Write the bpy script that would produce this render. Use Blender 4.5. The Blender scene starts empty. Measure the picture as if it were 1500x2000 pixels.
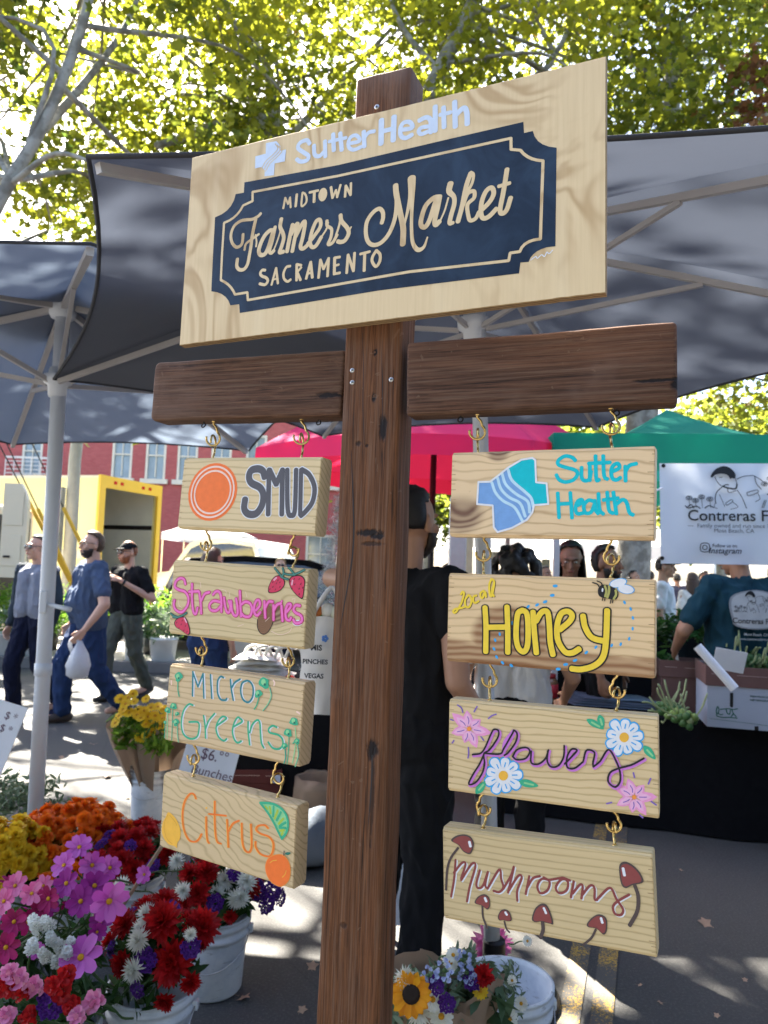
import bpy, bmesh, math, random
import numpy as np
from mathutils import Vector, Matrix, Quaternion
C = bpy.context.scene
COL = C.collection
R = math.radians
random.seed(7); rng = np.random.default_rng(11)

# ---------------------------------------------------------------- camera, sky, sun, exposure
CAMZ, F = 1.6, 1445.0
cd = bpy.data.cameras.new('camera'); cam = bpy.data.objects.new('camera', cd); COL.objects.link(cam)
cd.sensor_fit = 'VERTICAL'; cd.sensor_height = 36.0; cd.lens = 36.0*F/2000.0
cd.clip_start = 0.05; cd.clip_end = 800
CR = Matrix.Rotation(R(90+4.35), 4, 'X') @ Matrix.Rotation(R(2.1), 4, 'Z')
cam.matrix_world = Matrix.Translation((0, 0, CAMZ)) @ CR
cd.dof.use_dof = True; cd.dof.focus_distance = 1.25; cd.dof.aperture_fstop = 7.5
C.camera = cam
W = bpy.data.worlds.new('World'); C.world = W; W.use_nodes = True
wn = W.node_tree.nodes; wl = W.node_tree.links
bg = wn['Background']; sky = wn.new('ShaderNodeTexSky'); sky.sky_type = 'NISHITA'; sky.sun_disc = False
SUN = Vector((-0.44, 0.66, 0.86)).normalized()
sky.sun_elevation = math.asin(SUN.z); sky.sun_rotation = math.atan2(SUN.x, SUN.y)
sky.air_density = 0.8; sky.dust_density = 2.5; sky.ozone_density = 0.3
wl.new(sky.outputs[0], bg.inputs[0]); bg.inputs[1].default_value = 0.06
sd = bpy.data.lights.new('sun', 'SUN'); sd.energy = 5.0; sd.angle = R(0.5); sd.color = (1, 0.93, 0.8)
so = bpy.data.objects.new('sun', sd); COL.objects.link(so)
so.rotation_euler = SUN.to_track_quat('Z', 'Y').to_euler(); so.location = SUN*60
C.view_settings.view_transform = 'Standard'; C.view_settings.look = 'None'
C.view_settings.exposure = 3.7; C.view_settings.gamma = 1.0
C.render.engine = 'CYCLES'

# ---------------------------------------------------------------- helpers
CR3 = np.array(CR.to_3x3())
def ray(u, v): return CR3 @ np.array([(u-750)/F, (1000-v)/F, -1.0])
def at(u, v, Y):                                   # point of pixel (u, v) of the photo on the plane y = Y
    d = ray(u, v); t = Y/d[1]; return Vector((d[0]*t, Y, CAMZ+d[2]*t))
def gp(u, v, z=0.0):                               # ground point of a pixel
    d = ray(u, v); t = (z-CAMZ)/d[2]; return Vector((d[0]*t, d[1]*t, z))
def xa(u, Y, v=1100): return at(u, v, Y).x
def za(u, v, Y): return at(u, v, Y).z

def srgb(*c):
    return tuple((x/255/12.92 if x/255 <= .04045 else ((x/255+.055)/1.055)**2.4) for x in c)+(1,)

def tag(o, label=None, cat=None, group=None, kind=None):
    if label: o['label'] = label
    if cat: o['category'] = cat
    if group: o['group'] = group
    if kind: o['kind'] = kind
    return o
def thing(name, loc, label, cat, group=None, rz=0):
    o = bpy.data.objects.new(name, None); COL.objects.link(o); o.location = loc; o.rotation_euler = (0, 0, rz)
    o.empty_display_size = .05
    return tag(o, label, cat, group)
def copy_tree(o, parent=None, top=True):
    c = o.copy(); COL.objects.link(c); c.parent = parent
    for ch in list(o.children): copy_tree(ch, c)
    return c

def catmull(P, n=6, closed=False):
    P = [np.array(p, float) for p in P]
    if len(P) < 3: return P
    out = []
    m = len(P); rngi = range(m if closed else m-1)
    for i in rngi:
        p1, p2 = P[i], P[(i+1) % m]
        p0 = P[i-1] if (i > 0 or closed) else 2*p1-p2
        p3 = P[(i+2) % m] if (i+2 < m or closed) else 2*p2-p1
        for k in range(n):
            t = k/n
            out.append(.5*((2*p1)+(-p0+p2)*t+(2*p0-5*p1+4*p2-p3)*t*t+(-p0+3*p1-3*p2+p3)*t**3))
    if not closed: out.append(P[-1])
    return out

def pts(st):
    out = []
    for a in st.replace(';', ' ').split(): out.append([float(q) for q in a.split(',')])
    return out

class MB:
    def __init__(s): s.v = []; s.f = []; s.m = []
    def add(s, V, Fc, m=0):
        b = len(s.v); s.v.extend([tuple(x) for x in V])
        s.f.extend([tuple(b+i for i in f) for f in Fc]); s.m.extend([m]*len(Fc)); return s
    def box(s, c, sz, rz=0, m=0, M=None):
        x, y, z = [a/2 for a in sz]
        V = [Vector((i*x, j*y, k*z)) for i in (-1, 1) for j in (-1, 1) for k in (-1, 1)]
        T = M if M is not None else Matrix.Rotation(rz, 4, 'Z')
        V = [T @ p + Vector(c) for p in V]
        return s.add(V, [(0, 1, 3, 2), (4, 6, 7, 5), (0, 4, 5, 1), (2, 3, 7, 6), (0, 2, 6, 4), (1, 5, 7, 3)], m)
    def bbox(s, c, sz, b=.004, seg=2, rz=0, m=0, M=None):
        bm = bmesh.new(); bmesh.ops.create_cube(bm, size=1)
        for q in bm.verts: q.co = Vector((q.co.x*sz[0], q.co.y*sz[1], q.co.z*sz[2]))
        bmesh.ops.bevel(bm, geom=bm.edges[:], offset=b, segments=seg, affect='EDGES', profile=.5)
        T = M if M is not None else Matrix.Rotation(rz, 4, 'Z')
        bm.verts.index_update()
        V = [T @ q.co + Vector(c) for q in bm.verts]; Fc = [[q.index for q in f.verts] for f in bm.faces]
        bm.free(); return s.add(V, Fc, m)
    def quad(s, a, b, c, d, m=0): return s.add([a, b, c, d], [(0, 1, 2, 3)], m)
    def poly(s, P, m=0): return s.add(P, [tuple(range(len(P)))], m)
    def tube(s, P, r, n=8, m=0, caps=True, closed=False):
        P = [Vector(p) for p in P]; k = len(P)
        rr = [r]*k if not hasattr(r, '__len__') else list(r)
        V = []; up = None
        for i, p in enumerate(P):
            if closed: t = P[(i+1) % k]-P[i-1]
            else: t = P[min(i+1, k-1)]-P[max(i-1, 0)]
            if t.length < 1e-9: t = Vector((0, 0, 1))
            t.normalize()
            if up is None:
                up = Vector((0, 0, 1)) if abs(t.z) < .9 else Vector((1, 0, 0))
            a = up-t*up.dot(t)
            if a.length < 1e-6: a = t.orthogonal()
            a.normalize(); up = a; b = t.cross(a)
            for j in range(n):
                w = 2*math.pi*j/n; V.append(p+(a*math.cos(w)+b*math.sin(w))*rr[i])
        Fc = []
        for i in range(k if closed else k-1):
            i2 = (i+1) % k
            for j in range(n): Fc.append((i*n+j, i*n+(j+1) % n, i2*n+(j+1) % n, i2*n+j))
        if caps and not closed: Fc += [tuple(range(n-1, -1, -1)), tuple((k-1)*n+j for j in range(n))]
        return s.add(V, Fc, m)
    def lathe(s, prof, c=(0, 0, 0), n=24, m=0, M=None, wob=0):
        V = []; k = len(prof); c = Vector(c)
        for r, z in prof:
            for j in range(n):
                w = 2*math.pi*j/n; q = Vector((r*math.cos(w), r*math.sin(w), z))
                V.append((M @ q if M is not None else q)+c)
        Fc = [(i*n+j, i*n+(j+1) % n, (i+1)*n+(j+1) % n, (i+1)*n+j) for i in range(k-1) for j in range(n)]
        if prof[0][0] > 1e-6: Fc.append(tuple(range(n-1, -1, -1)))
        if prof[-1][0] > 1e-6: Fc.append(tuple((k-1)*n+j for j in range(n)))
        return s.add(V, Fc, m)
    def ell(s, c, r, nu=14, nv=9, m=0, M=None):
        if not hasattr(r, '__len__'): r = (r, r, r)
        c = Vector(c); V = []
        for i in range(nv+1):
            a = math.pi*i/nv
            for j in range(nu):
                w = 2*math.pi*j/nu
                q = Vector((r[0]*math.sin(a)*math.cos(w), r[1]*math.sin(a)*math.sin(w), r[2]*math.cos(a)))
                V.append((M @ q if M is not None else q)+c)
        Fc = [(i*nu+j, (i+1)*nu+j, (i+1)*nu+(j+1) % nu, i*nu+(j+1) % nu) for i in range(nv) for j in range(nu)]
        return s.add(V, Fc, m)
    def cap(s, a, b, r0, r1, n=10, m=0):
        a = Vector(a); b = Vector(b); d = b-a; L = max(d.length, 1e-6); t = d/L
        P = []; rr = []
        for k in range(5):
            w = math.pi/2*k/4; P.append(a-t*r0*math.cos(w)); rr.append(max(r0*math.sin(w), r0*.03))
        for k in range(5):
            w = math.pi/2*(1-k/4); P.append(b+t*r1*math.cos(w)); rr.append(max(r1*math.sin(w), r1*.03))
        return s.tube(P, rr, n, m)
    def mesh(s, name, off=None):
        me = bpy.data.meshes.new(name)
        V = np.array(s.v, dtype=np.float64)
        if off is not None and len(V): V = V-np.array(off)
        me.from_pydata([tuple(p) for p in V], [], s.f); return me
    def build(s, name, mats, parent=None, smooth=False, local=False, M=None):
        off = None
        if parent is not None and not local: off = tuple(parent.location)
        me = s.mesh(name, off)
        if not isinstance(mats, (list, tuple)): mats = [mats]
        for q in mats: me.materials.append(q)
        if len(mats) > 1: me.polygons.foreach_set('material_index', s.m)
        me.polygons.foreach_set('use_smooth', [smooth]*len(me.polygons))
        me.update()
        o = bpy.data.objects.new(name, me); COL.objects.link(o)
        if parent is not None: o.parent = parent
        if M is not None: o.matrix_world = M
        return o

def remesh(mb, name, mats, parent, voxel=.007, smooth=2, local=False, fold=0):
    o = mb.build('tmp', [], parent=None)
    m = o.modifiers.new('r', 'REMESH'); m.mode = 'VOXEL'; m.voxel_size = voxel
    k = o.modifiers.new('s', 'SMOOTH'); k.factor = .5; k.iterations = smooth
    dg = bpy.context.evaluated_depsgraph_get()
    me = bpy.data.meshes.new_from_object(o.evaluated_get(dg)); me.name = name
    bpy.data.objects.remove(o, do_unlink=True)
    if fold:
        from mathutils import noise as _n
        n = len(me.vertices); co = np.empty(n*3, np.float32); me.vertices.foreach_get('co', co); no = np.empty(n*3, np.float32); me.vertex_normals.foreach_get('vector', no); co = co.reshape(-1, 3); no = no.reshape(-1, 3)
        h = np.array([1-abs(_n.noise(Vector((c[0]*13+c[2]*4, c[1]*13, c[2]*7-c[0]*3))))*2.2+.5*_n.noise(Vector((c[0]*30, c[1]*30, c[2]*16))) for c in co])
        co += no*((h-.5)*fold)[:, None]; me.vertices.foreach_set('co', co.reshape(-1)); me.update()
    me.materials.clear()
    me.materials.append(mats)
    if parent is not None and not local:
        me.transform(Matrix.Translation(-parent.location))
    me.polygons.foreach_set('use_smooth', [True]*len(me.polygons))
    o = bpy.data.objects.new(name, me); COL.objects.link(o)
    if parent is not None: o.parent = parent
    return o

# ---------------------------------------------------------------- materials
class NT:
    def __init__(s, name):
        s.m = bpy.data.materials.new(name); s.m.use_nodes = True; s.t = s.m.node_tree
        s.b = s.t.nodes['Principled BSDF']; s.o = s.t.nodes['Material Output']
    def n(s, ty, **kw):
        q = s.t.nodes.new(ty)
        for k, v in kw.items(): setattr(q, k, v)
        return q
    def l(s, a, b): s.t.links.new(a, b)
    def math(s, op, a, b=None, clamp=False):
        q = s.n('ShaderNodeMath', operation=op); q.use_clamp = clamp
        for i, x in enumerate((a, b)):
            if x is None: continue
            if isinstance(x, (int, float)): q.inputs[i].default_value = x
            else: s.l(x, q.inputs[i])
        return q.outputs[0]
    def mix(s, f, a, b, mode='MIX'):
        q = s.n('ShaderNodeMix', data_type='RGBA', blend_type=mode)
        for i, x in ((0, f), (6, a), (7, b)):
            if isinstance(x, (int, float)): q.inputs[i].default_value = x
            elif isinstance(x, tuple): q.inputs[i].default_value = x
            else: s.l(x, q.inputs[i])
        return q.outputs[2]
    def coord(s, scale=(1, 1, 1), rot=(0, 0, 0), loc=(0, 0, 0), out='Object'):
        c = s.n('ShaderNodeTexCoord'); mp = s.n('ShaderNodeMapping')
        mp.inputs['Scale'].default_value = scale; mp.inputs['Rotation'].default_value = rot; mp.inputs['Location'].default_value = loc
        s.l(c.outputs[out], mp.inputs[0]); return mp.outputs[0]
    def noise(s, vec, scale, detail=4, rough=.55, out=0, dist=0):
        q = s.n('ShaderNodeTexNoise'); q.inputs['Scale'].default_value = scale; q.inputs['Detail'].default_value = detail
        q.inputs['Roughness'].default_value = rough; q.inputs['Distortion'].default_value = dist
        if vec is not None: s.l(vec, q.inputs['Vector'])
        return q.outputs[out]
    def ramp(s, f, stops):
        q = s.n('ShaderNodeValToRGB'); e = q.color_ramp.elements
        while len(e) < len(stops): e.new(.5)
        for i, (p, c) in enumerate(stops):
            e[i].position = p; e[i].color = c if len(c) == 4 else tuple(c)+(1,)
        s.l(f, q.inputs[0]); return q.outputs[0]
    def step(s, x, lo, hi):
        q = s.n('ShaderNodeMapRange'); q.interpolation_type = 'SMOOTHSTEP'
        q.inputs[1].default_value = lo; q.inputs[2].default_value = hi
        s.l(x, q.inputs[0]); return q.outputs[0]
    def bump(s, h, strength=.3, dist=.01):
        q = s.n('ShaderNodeBump'); q.inputs['Strength'].default_value = strength; q.inputs['Distance'].default_value = dist
        s.l(h, q.inputs['Height']); s.l(q.outputs[0], s.b.inputs['Normal'])

def c4(c): return tuple(c) if len(c) == 4 else tuple(c)+(1,)
def sc(c, k): return tuple(min(1, x*k) for x in c[:3])+(1,)
_mc = {}
def mat(name, col, rough=.6, var=.12, scale=12, bump=0, metal=0, spec=.4, trans=0, tcol=None, dist=.004):
    if name in _mc: return _mc[name]
    N = NT(name); col = c4(col); v = N.coord()
    f = N.noise(v, scale, 5)
    base = N.mix(f, sc(col, 1-var*1.6), sc(col, 1+var*1.6))
    N.l(base, N.b.inputs['Base Color'])
    rr = N.math('ADD', N.math('MULTIPLY', N.noise(v, scale*2.3, 3), .2), rough-.1, True); N.l(rr, N.b.inputs['Roughness'])
    N.b.inputs['Metallic'].default_value = metal; N.b.inputs['Specular IOR Level'].default_value = spec
    if bump: N.bump(N.noise(v, scale*4, 4), bump, dist)
    if trans:
        t = N.n('ShaderNodeBsdfTranslucent'); t.inputs[0].default_value = c4(tcol or col)
        mx = N.n('ShaderNodeMixShader'); mx.inputs[0].default_value = trans
        N.l(N.b.outputs[0], mx.inputs[1]); N.l(t.outputs[0], mx.inputs[2]); N.l(mx.outputs[0], N.o.inputs[0])
    _mc[name] = N.m; return N.m

def leafmat(name, c1, c2, c3=None, trans=.55, tboost=2.2, p3=.12, rough=.5, patch=0):
    """colour differs leaf by leaf (random per island); light shines through the blade"""
    N = NT(name); g = N.n('ShaderNodeNewGeometry').outputs['Random Per Island']
    if patch: g = N.math('ADD', N.math('MULTIPLY', g, 1-patch), N.math('MULTIPLY', N.step(N.noise(N.coord(), .55, 4, .6), .34, .66), patch))
    stops = [(0, c4(c1)), (1-p3-.02 if c3 else 1, c4(c2))]
    if c3: stops.append((1, c4(c3)))
    col = N.ramp(g, stops)
    N.l(col, N.b.inputs['Base Color']); N.b.inputs['Roughness'].default_value = rough
    N.b.inputs['Specular IOR Level'].default_value = .35
    tc = N.mix(1.0, col, (tboost, tboost, tboost, 1), 'MULTIPLY')
    t = N.n('ShaderNodeBsdfTranslucent'); N.l(tc, t.inputs[0])
    mx = N.n('ShaderNodeMixShader'); mx.inputs[0].default_value = trans
    N.l(N.b.outputs[0], mx.inputs[1]); N.l(t.outputs[0], mx.inputs[2]); N.l(mx.outputs[0], N.o.inputs[0])
    return N.m

def paintmat(name, col):
    return mat('paint_'+name, col, rough=.5, var=.08, scale=85, bump=.3, spec=.35, dist=.0006)

def pine(name, seed, base=(.60, .44, .22), line=(.36, .24, .10), freq=110, amp=.012, knots=(), heart=None, tilt=0.0, warm=0):
    """sawn softwood: growth rings along the board (local x), bent round knots"""
    N = NT(name); tc = N.n('ShaderNodeTexCoord'); sx = N.n('ShaderNodeSeparateXYZ'); N.l(tc.outputs['Object'], sx.inputs[0])
    X, Y, Z = sx.outputs
    low = N.noise(N.coord((4.5, 9, 7), loc=(seed, seed*.7, 0)), 1.0, 3, .5)
    h = N.math('ADD', Z, N.math('MULTIPLY', N.math('SUBTRACT', low, .5), amp*6))
    h = N.math('ADD', h, N.math('MULTIPLY', X, tilt))
    h = N.math('ADD', h, N.math('MULTIPLY', Y, .8))
    kd = None
    for (kx, kz, kr) in knots:
        dx = N.math('MULTIPLY', N.math('SUBTRACT', X, kx), .8); dz = N.math('SUBTRACT', Z, kz)
        d = N.math('SQRT', N.math('ADD', N.math('MULTIPLY', dx, dx), N.math('MULTIPLY', dz, dz)))
        g = N.math('POWER', 2.718, N.math('MULTIPLY', N.math('MULTIPLY', d, d), -1/(kr*kr*2.2)))
        h = N.math('ADD', h, N.math('MULTIPLY', g, kr*1.6))
        kd = g if kd is None else N.math('MAXIMUM', kd, g)
    fq = N.math('MULTIPLY', h, freq*2*math.pi)
    fq = N.math('ADD', fq, N.math('MULTIPLY', N.noise(N.coord((10, 30, 60), loc=(seed, 0, 1)), 1, 3), 3.2))
    s = N.math('ADD', N.math('MULTIPLY', N.math('SINE', fq), .5), .5)
    ln = N.math('POWER', s, 7.0)
    ln = N.math('MULTIPLY', ln, N.math('ADD', .25, N.noise(N.coord((3, 20, 25), loc=(0, seed, 0)), 1, 2)))
    fib = N.noise(N.coord((14, 300, 420), loc=(seed, 2, 0)), 1, 4, .6)
    col = N.mix(N.noise(N.coord((3, 10, 12), loc=(seed, 5, 5)), 1.2, 3), sc(base, .86), sc(base, 1.12))
    col = N.mix(N.math('MULTIPLY', fib, .30), col, sc(line, 1.5))
    col = N.mix(N.math('MULTIPLY', ln, .85, True), col, c4(line))
    if kd is not None:
        kk = N.step(kd, .30, .80); ring = N.math('ADD', .55, N.math('MULTIPLY', s, .4))
        col = N.mix(N.math('MULTIPLY', kk, ring), col, (.15, .075, .05, 1))
    if heart:
        hx, hz, hr, hline = heart
        e = N.math('SUBTRACT', N.math('MULTIPLY', low, .05), N.math('SUBTRACT', Z, hline))
        low2 = N.step(e, .012, .026)
        dx = N.math('MULTIPLY', N.math('SUBTRACT', X, hx), .75); dz = N.math('SUBTRACT', Z, hz)
        d = N.math('SQRT', N.math('ADD', N.math('MULTIPLY', dx, dx), N.math('MULTIPLY', dz, dz)))
        d = N.math('ADD', d, N.math('MULTIPLY', N.math('SUBTRACT', low, .5), .05))
        bl = N.math('SUBTRACT', 1, N.step(d, hr*.75, hr))
        mk = N.math('MAXIMUM', bl, low2)
        col = N.mix(N.math('MULTIPLY', mk, N.math('ADD', .55, N.math('MULTIPLY', s, .35))), col, (.24, .105, .045, 1))
    spk = N.step(N.noise(N.coord((60, 60, 60), loc=(seed, 0, 0)), 1, 2), .73, .80)
    col = N.mix(N.math('MULTIPLY', spk, .25), col, sc(line, .6))
    N.l(col, N.b.inputs['Base Color']); N.b.inputs['Roughness'].default_value = .62; N.b.inputs['Specular IOR Level'].default_value = .3
    N.bump(N.math('ADD', N.math('MULTIPLY', ln, -.6), fib), .25, .0012)
    return N.m

def oldwood(name, axis, col=(.085, .046, .030), spots=(), seed=0):
    """weathered reclaimed timber; grain runs along `axis` (0 = local x, 2 = local z)"""
    N = NT(name); tc = N.n('ShaderNodeTexCoord'); sx = N.n('ShaderNodeSeparateXYZ'); N.l(tc.outputs['Object'], sx.inputs[0])
    def S(a, b): return (a, b, b) if axis == 0 else (b, b, a)
    g1 = N.noise(N.coord(S(5, 190), loc=(seed, 0, 0)), 1, 6, .65, dist=.3)
    g2 = N.noise(N.coord(S(2.2, 46), loc=(0, seed, 0)), 1, 4, .6, dist=.6)
    g3 = N.noise(N.coord(S(11, 430), loc=(seed, 4, 2)), 1, 5, .7)
    blot = N.noise(N.coord((5, 5, 5), loc=(seed, seed, 3)), 1, 4, .6)
    col0 = N.mix(N.step(g2, .25, .75), sc(col, .72), sc(col, 1.35)); col0 = N.mix(N.step(g3, .35, .65), sc(col, .50), col0)
    col1 = N.mix(N.math('MULTIPLY', N.step(g1, .44, .74), .60), col0, (.20, .125, .085, 1))
    col2 = N.mix(N.math('MULTIPLY', N.step(g1, .45, .32), .9), col1, (.016, .009, .007, 1))
    col2 = N.mix(N.math('MULTIPLY', N.step(blot, .52, .72), .55), col2, (.16, .10, .075, 1))
    red = N.noise(N.coord(S(1.2, 9), loc=(seed, 9, 1)), 1, 3)
    col2 = N.mix(N.math('MULTIPLY', N.step(red, .5, .75), .5), col2, (.16, .062, .026, 1))
    H = g1
    for (a, b, ra, rb, k) in spots:              # dark knots and gouges in the face: local (x, z), half sizes
        dx = N.math('DIVIDE', N.math('SUBTRACT', sx.outputs[0], a), ra)
        dz = N.math('DIVIDE', N.math('SUBTRACT', sx.outputs[2], b), rb)
        d = N.math('SQRT', N.math('ADD', N.math('MULTIPLY', dx, dx), N.math('MULTIPLY', dz, dz)))
        d = N.math('ADD', d, N.math('MULTIPLY', N.math('SUBTRACT', N.noise(N.coord(S(60, 160)), 1, 3), .5), 1.3))
        mk = N.math('SUBTRACT', 1, N.step(d, .45, 1.0))
        col2 = N.mix(N.math('MULTIPLY', mk, k), col2, (.012, .008, .008, 1))
        H = N.math('SUBTRACT', H, N.math('MULTIPLY', mk, 1.6))
    # scratches running across the grain
    scr = N.step(N.noise(N.coord((26, 9, 26) if axis == 2 else (22, 9, 30), rot=(0, .7, 0)), 1, 2, .5, dist=2.5), .700, .715)
    col2 = N.mix(N.math('MULTIPLY', scr, .25), col2, (.24, .16, .11, 1))
    N.l(col2, N.b.inputs['Base Color']); N.b.inputs['Roughness'].default_value = .72; N.b.inputs['Specular IOR Level'].default_value = .25
    N.bump(N.math('ADD', H, N.math('MULTIPLY', g3, .7)), .6, .0022)
    return N.m

white_pl = mat('white_plastic', (.72, .74, .76), .45, .10, 9, .05)
black_cloth = mat('black_cloth', (.008, .008, .01), .95, .2, 20, .2, spec=.1)
pole_white = mat('painted_pole', (.62, .65, .70), .4, .05, 6)
steel = mat('zinc_steel', (.55, .55, .56), .3, .15, 60, 0, metal=1)
brass = mat('brass', (.62, .43, .16), .25, .15, 60, 0, metal=1)
darkmetal = mat('dark_metal', (.03, .028, .028), .4, .2, 40, 0, metal=.7)
card_white = mat('white_card', (.78, .80, .84), .6, .04, 10)
ink = mat('black_ink', (.015, .017, .02), .6, .1, 30)
glass_dark = mat('dark_glass', (.015, .018, .022), .08, .1, 4, spec=.7)
rubber = mat('tyre_rubber', (.015, .015, .016), .8, .1, 20)
kraft = mat('kraft_paper', (.33, .23, .16), .75, .14, 9, .25, trans=.2)
stem_g = mat('stem_green', (.05, .11, .03), .55, .2, 30)
# ================================================================ the setting: street, pavement, building
def asphalt():
    N = NT('asphalt'); v = N.coord((1, 1, 1))
    big = N.noise(v, .8, 4, .6); fine = N.noise(v, 90, 4, .7); agg = N.noise(v, 240, 2)
    c = N.mix(big, (.048, .048, .050, 1), (.092, .090, .087, 1))
    c = N.mix(N.math('MULTIPLY', N.step(fine, .45, .75), .5), c, (.17, .165, .155, 1)); c = N.mix(N.math('MULTIPLY', N.step(agg, .56, .72), .45), c, (.04, .04, .042, 1))
    vo = N.n('ShaderNodeTexVoronoi', feature='DISTANCE_TO_EDGE'); vo.inputs['Scale'].default_value = .28
    N.l(N.coord((1, 1, 1), loc=(.3, .2, 0)), vo.inputs['Vector'])
    ck = N.math('SUBTRACT', 1, N.step(vo.outputs['Distance'], .0003, .0022)); c = N.mix(N.math('MULTIPLY', ck, .22), c, (.03, .03, .032, 1))
    st = N.step(N.noise(v, 2.7, 3), .62, .72); c = N.mix(N.math('MULTIPLY', st, .35), c, (.06, .058, .056, 1))
    N.l(c, N.b.inputs[0]); N.b.inputs['Roughness'].default_value = .85; N.b.inputs['Specular IOR Level'].default_value = .25
    N.bump(N.math('ADD', fine, agg), .7, .004); return N.m
g = MB(); g.quad((-300, -120, 0), (300, -120, 0), (300, 400, 0), (-300, 400, 0)); tag(g.build('street', asphalt()), kind='structure')
# raised pavement strip behind the walkers
concrete = mat('concrete', (.30, .29, .27), .85, .16, 3, .3)
kerbm = mat('kerb_stone', (.13, .125, .12), .85, .25, 5, .3)
g = MB(); g.box((-9.0, 12.2, .07), (13.4, 2.9, .14)); tag(g.build('pavement', concrete), kind='structure')
g = MB(); g.bbox((-9.0, 10.68, .078), (13.4, .15, .156), .012); tag(g.build('kerb', kerbm), kind='structure')
# double yellow line, worn
def roadpaint(nm, col):
    N = NT(nm); v = N.coord(); n = N.noise(v, 130, 3, .7); n2 = N.noise(v, 6, 3)
    k = N.step(N.math('ADD', n, N.math('MULTIPLY', n2, .6)), .62, .80)
    N.l(N.mix(k, col, (.09, .085, .08, 1)), N.b.inputs[0]); N.b.inputs['Roughness'].default_value = .8; N.bump(n, .6, .003); return N.m
a0, a1 = gp(1090, 1985), gp(1200, 1985); b0, b1 = gp(1168, 1585), gp(1232, 1590)
g = MB(); d = (b0-a0); far = 2.6
for (p, q) in ((a0, b0), (a1-(a1-a0)*.42, b1-(b1-b0)*.42)):
    w = (a1-a0)*.40; dd = (q-p).normalized()
    A = p-dd*3; B = p+dd*22; g = MB()
    g.quad(A+Vector((0, 0, .004)), A+w+Vector((0, 0, .004)), B+w+Vector((0, 0, .004)), B+Vector((0, 0, .004)))
    tag(g.build('yellow_road_line', roadpaint('road_yellow', (.55, .33, .04, 1))), kind='structure')

# ---- red brick building across the street
def brick():
    N = NT('red_brick'); b = N.n('ShaderNodeTexBrick'); v = N.coord(out='Object')
    sx = N.n('ShaderNodeSeparateXYZ'); N.l(v, sx.inputs[0]); cx = N.n('ShaderNodeCombineXYZ')
    N.l(sx.outputs[0], cx.inputs[0]); N.l(sx.outputs[2], cx.inputs[1]); N.l(cx.outputs[0], b.inputs['Vector'])
    b.inputs['Scale'].default_value = 1; b.inputs['Brick Width'].default_value = .24; b.inputs['Row Height'].default_value = .085; b.inputs['Mortar Size'].default_value = .008
    b.inputs['Color1'].default_value = (.34, .055, .055, 1); b.inputs['Color2'].default_value = (.42, .085, .08, 1); b.inputs['Mortar'].default_value = (.30, .11, .10, 1)
    n = N.noise(v, .5, 4); N.l(N.mix(N.math('MULTIPLY', n, .35), b.outputs[0], (.30, .10, .10, 1)), N.b.inputs[0]); N.b.inputs['Roughness'].default_value = .8; return N.m
trim = mat('cream_trim', (.62, .58, .48), .6, .08, 4); pane = mat('window_pane', (.20, .26, .30), .12, .3, 1.5, spec=.6); curtain = mat('curtain', (.55, .55, .52), .8, .1, 6)
BY = 38.0
bld = thing('brick_building', (-12, BY, 0), 'long red brick building with cream sash windows across the street', 'building')
wins = []
for u in (62, 238, 304, 366, 432, 500, 560, 640): wins.append((xa(u, BY, 900), 5.75, 1.05, 2.5))
for u in (-60, -150): wins.append((xa(u, BY, 900), 5.75, 1.05, 2.5))
for x in (-9.2, -8.1, -3.2, -12.5, -15): wins.append((x, 1.2, 1.5, 2.0))
m = MB(); x0, x1, H = -40, -1.2, 13.0
xs = sorted(set([x0, x1]+[w[0]-w[2]/2 for w in wins]+[w[0]+w[2]/2 for w in wins])); zs = sorted(set([0, H]+[w[1] for w in wins]+[w[1]+w[3] for w in wins]))
for i in range(len(xs)-1):
    for j in range(len(zs)-1):
        cx, cz = (xs[i]+xs[i+1])/2, (zs[j]+zs[j+1])/2
        if any(abs(cx-w[0]) < w[2]/2 and w[1] < cz < w[1]+w[3] for w in wins): continue
        m.quad((xs[i], BY, zs[j]), (xs[i+1], BY, zs[j]), (xs[i+1], BY, zs[j+1]), (xs[i], BY, zs[j+1]))
m.box((x0+.1, BY+6, H/2), (.2, 11.9, H)); m.box((x1-.1, BY+6, H/2), (.2, 11.9, H)); m.box(((x0+x1)/2, BY+12, H/2), (x1-x0, .2, H))
m.build('wall', brick(), bld)
m = MB(); m.box(((x0+x1)/2, BY+6, H+.15), (x1-x0+.6, 12.8, .3)); m.build('roof', concrete, bld)
for (wx, wz, ww, wh) in wins:
    m = MB(); f = .12
    for sx in (-1, 1): m.box((wx+sx*(ww/2-f/2), BY+.06, wz+wh/2), (f, .1, wh))
    m.box((wx, BY+.06, wz+wh-f/2), (ww-2*f, .1, f)); m.box((wx, BY+.06, wz+wh*.5), (ww-2*f, .08, .07)); m.box((wx, BY+.07, wz+wh/2), (.05, .06, wh-2*f))
    fr = m.build('window', trim, bld)
    m = MB(); m.quad((wx-ww/2, BY+.12, wz), (wx+ww/2, BY+.12, wz), (wx+ww/2, BY+.12, wz+wh), (wx-ww/2, BY+.12, wz+wh)); q = m.build('pane', pane, bld); q.parent = fr
    m = MB(); m.box((wx, BY-.06, wz-.12), (ww+.35, .26, .24)); q = m.build('sill', trim, bld); q.parent = fr
    for o in (q,): o.matrix_parent_inverse = Matrix.Identity(4)
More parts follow.
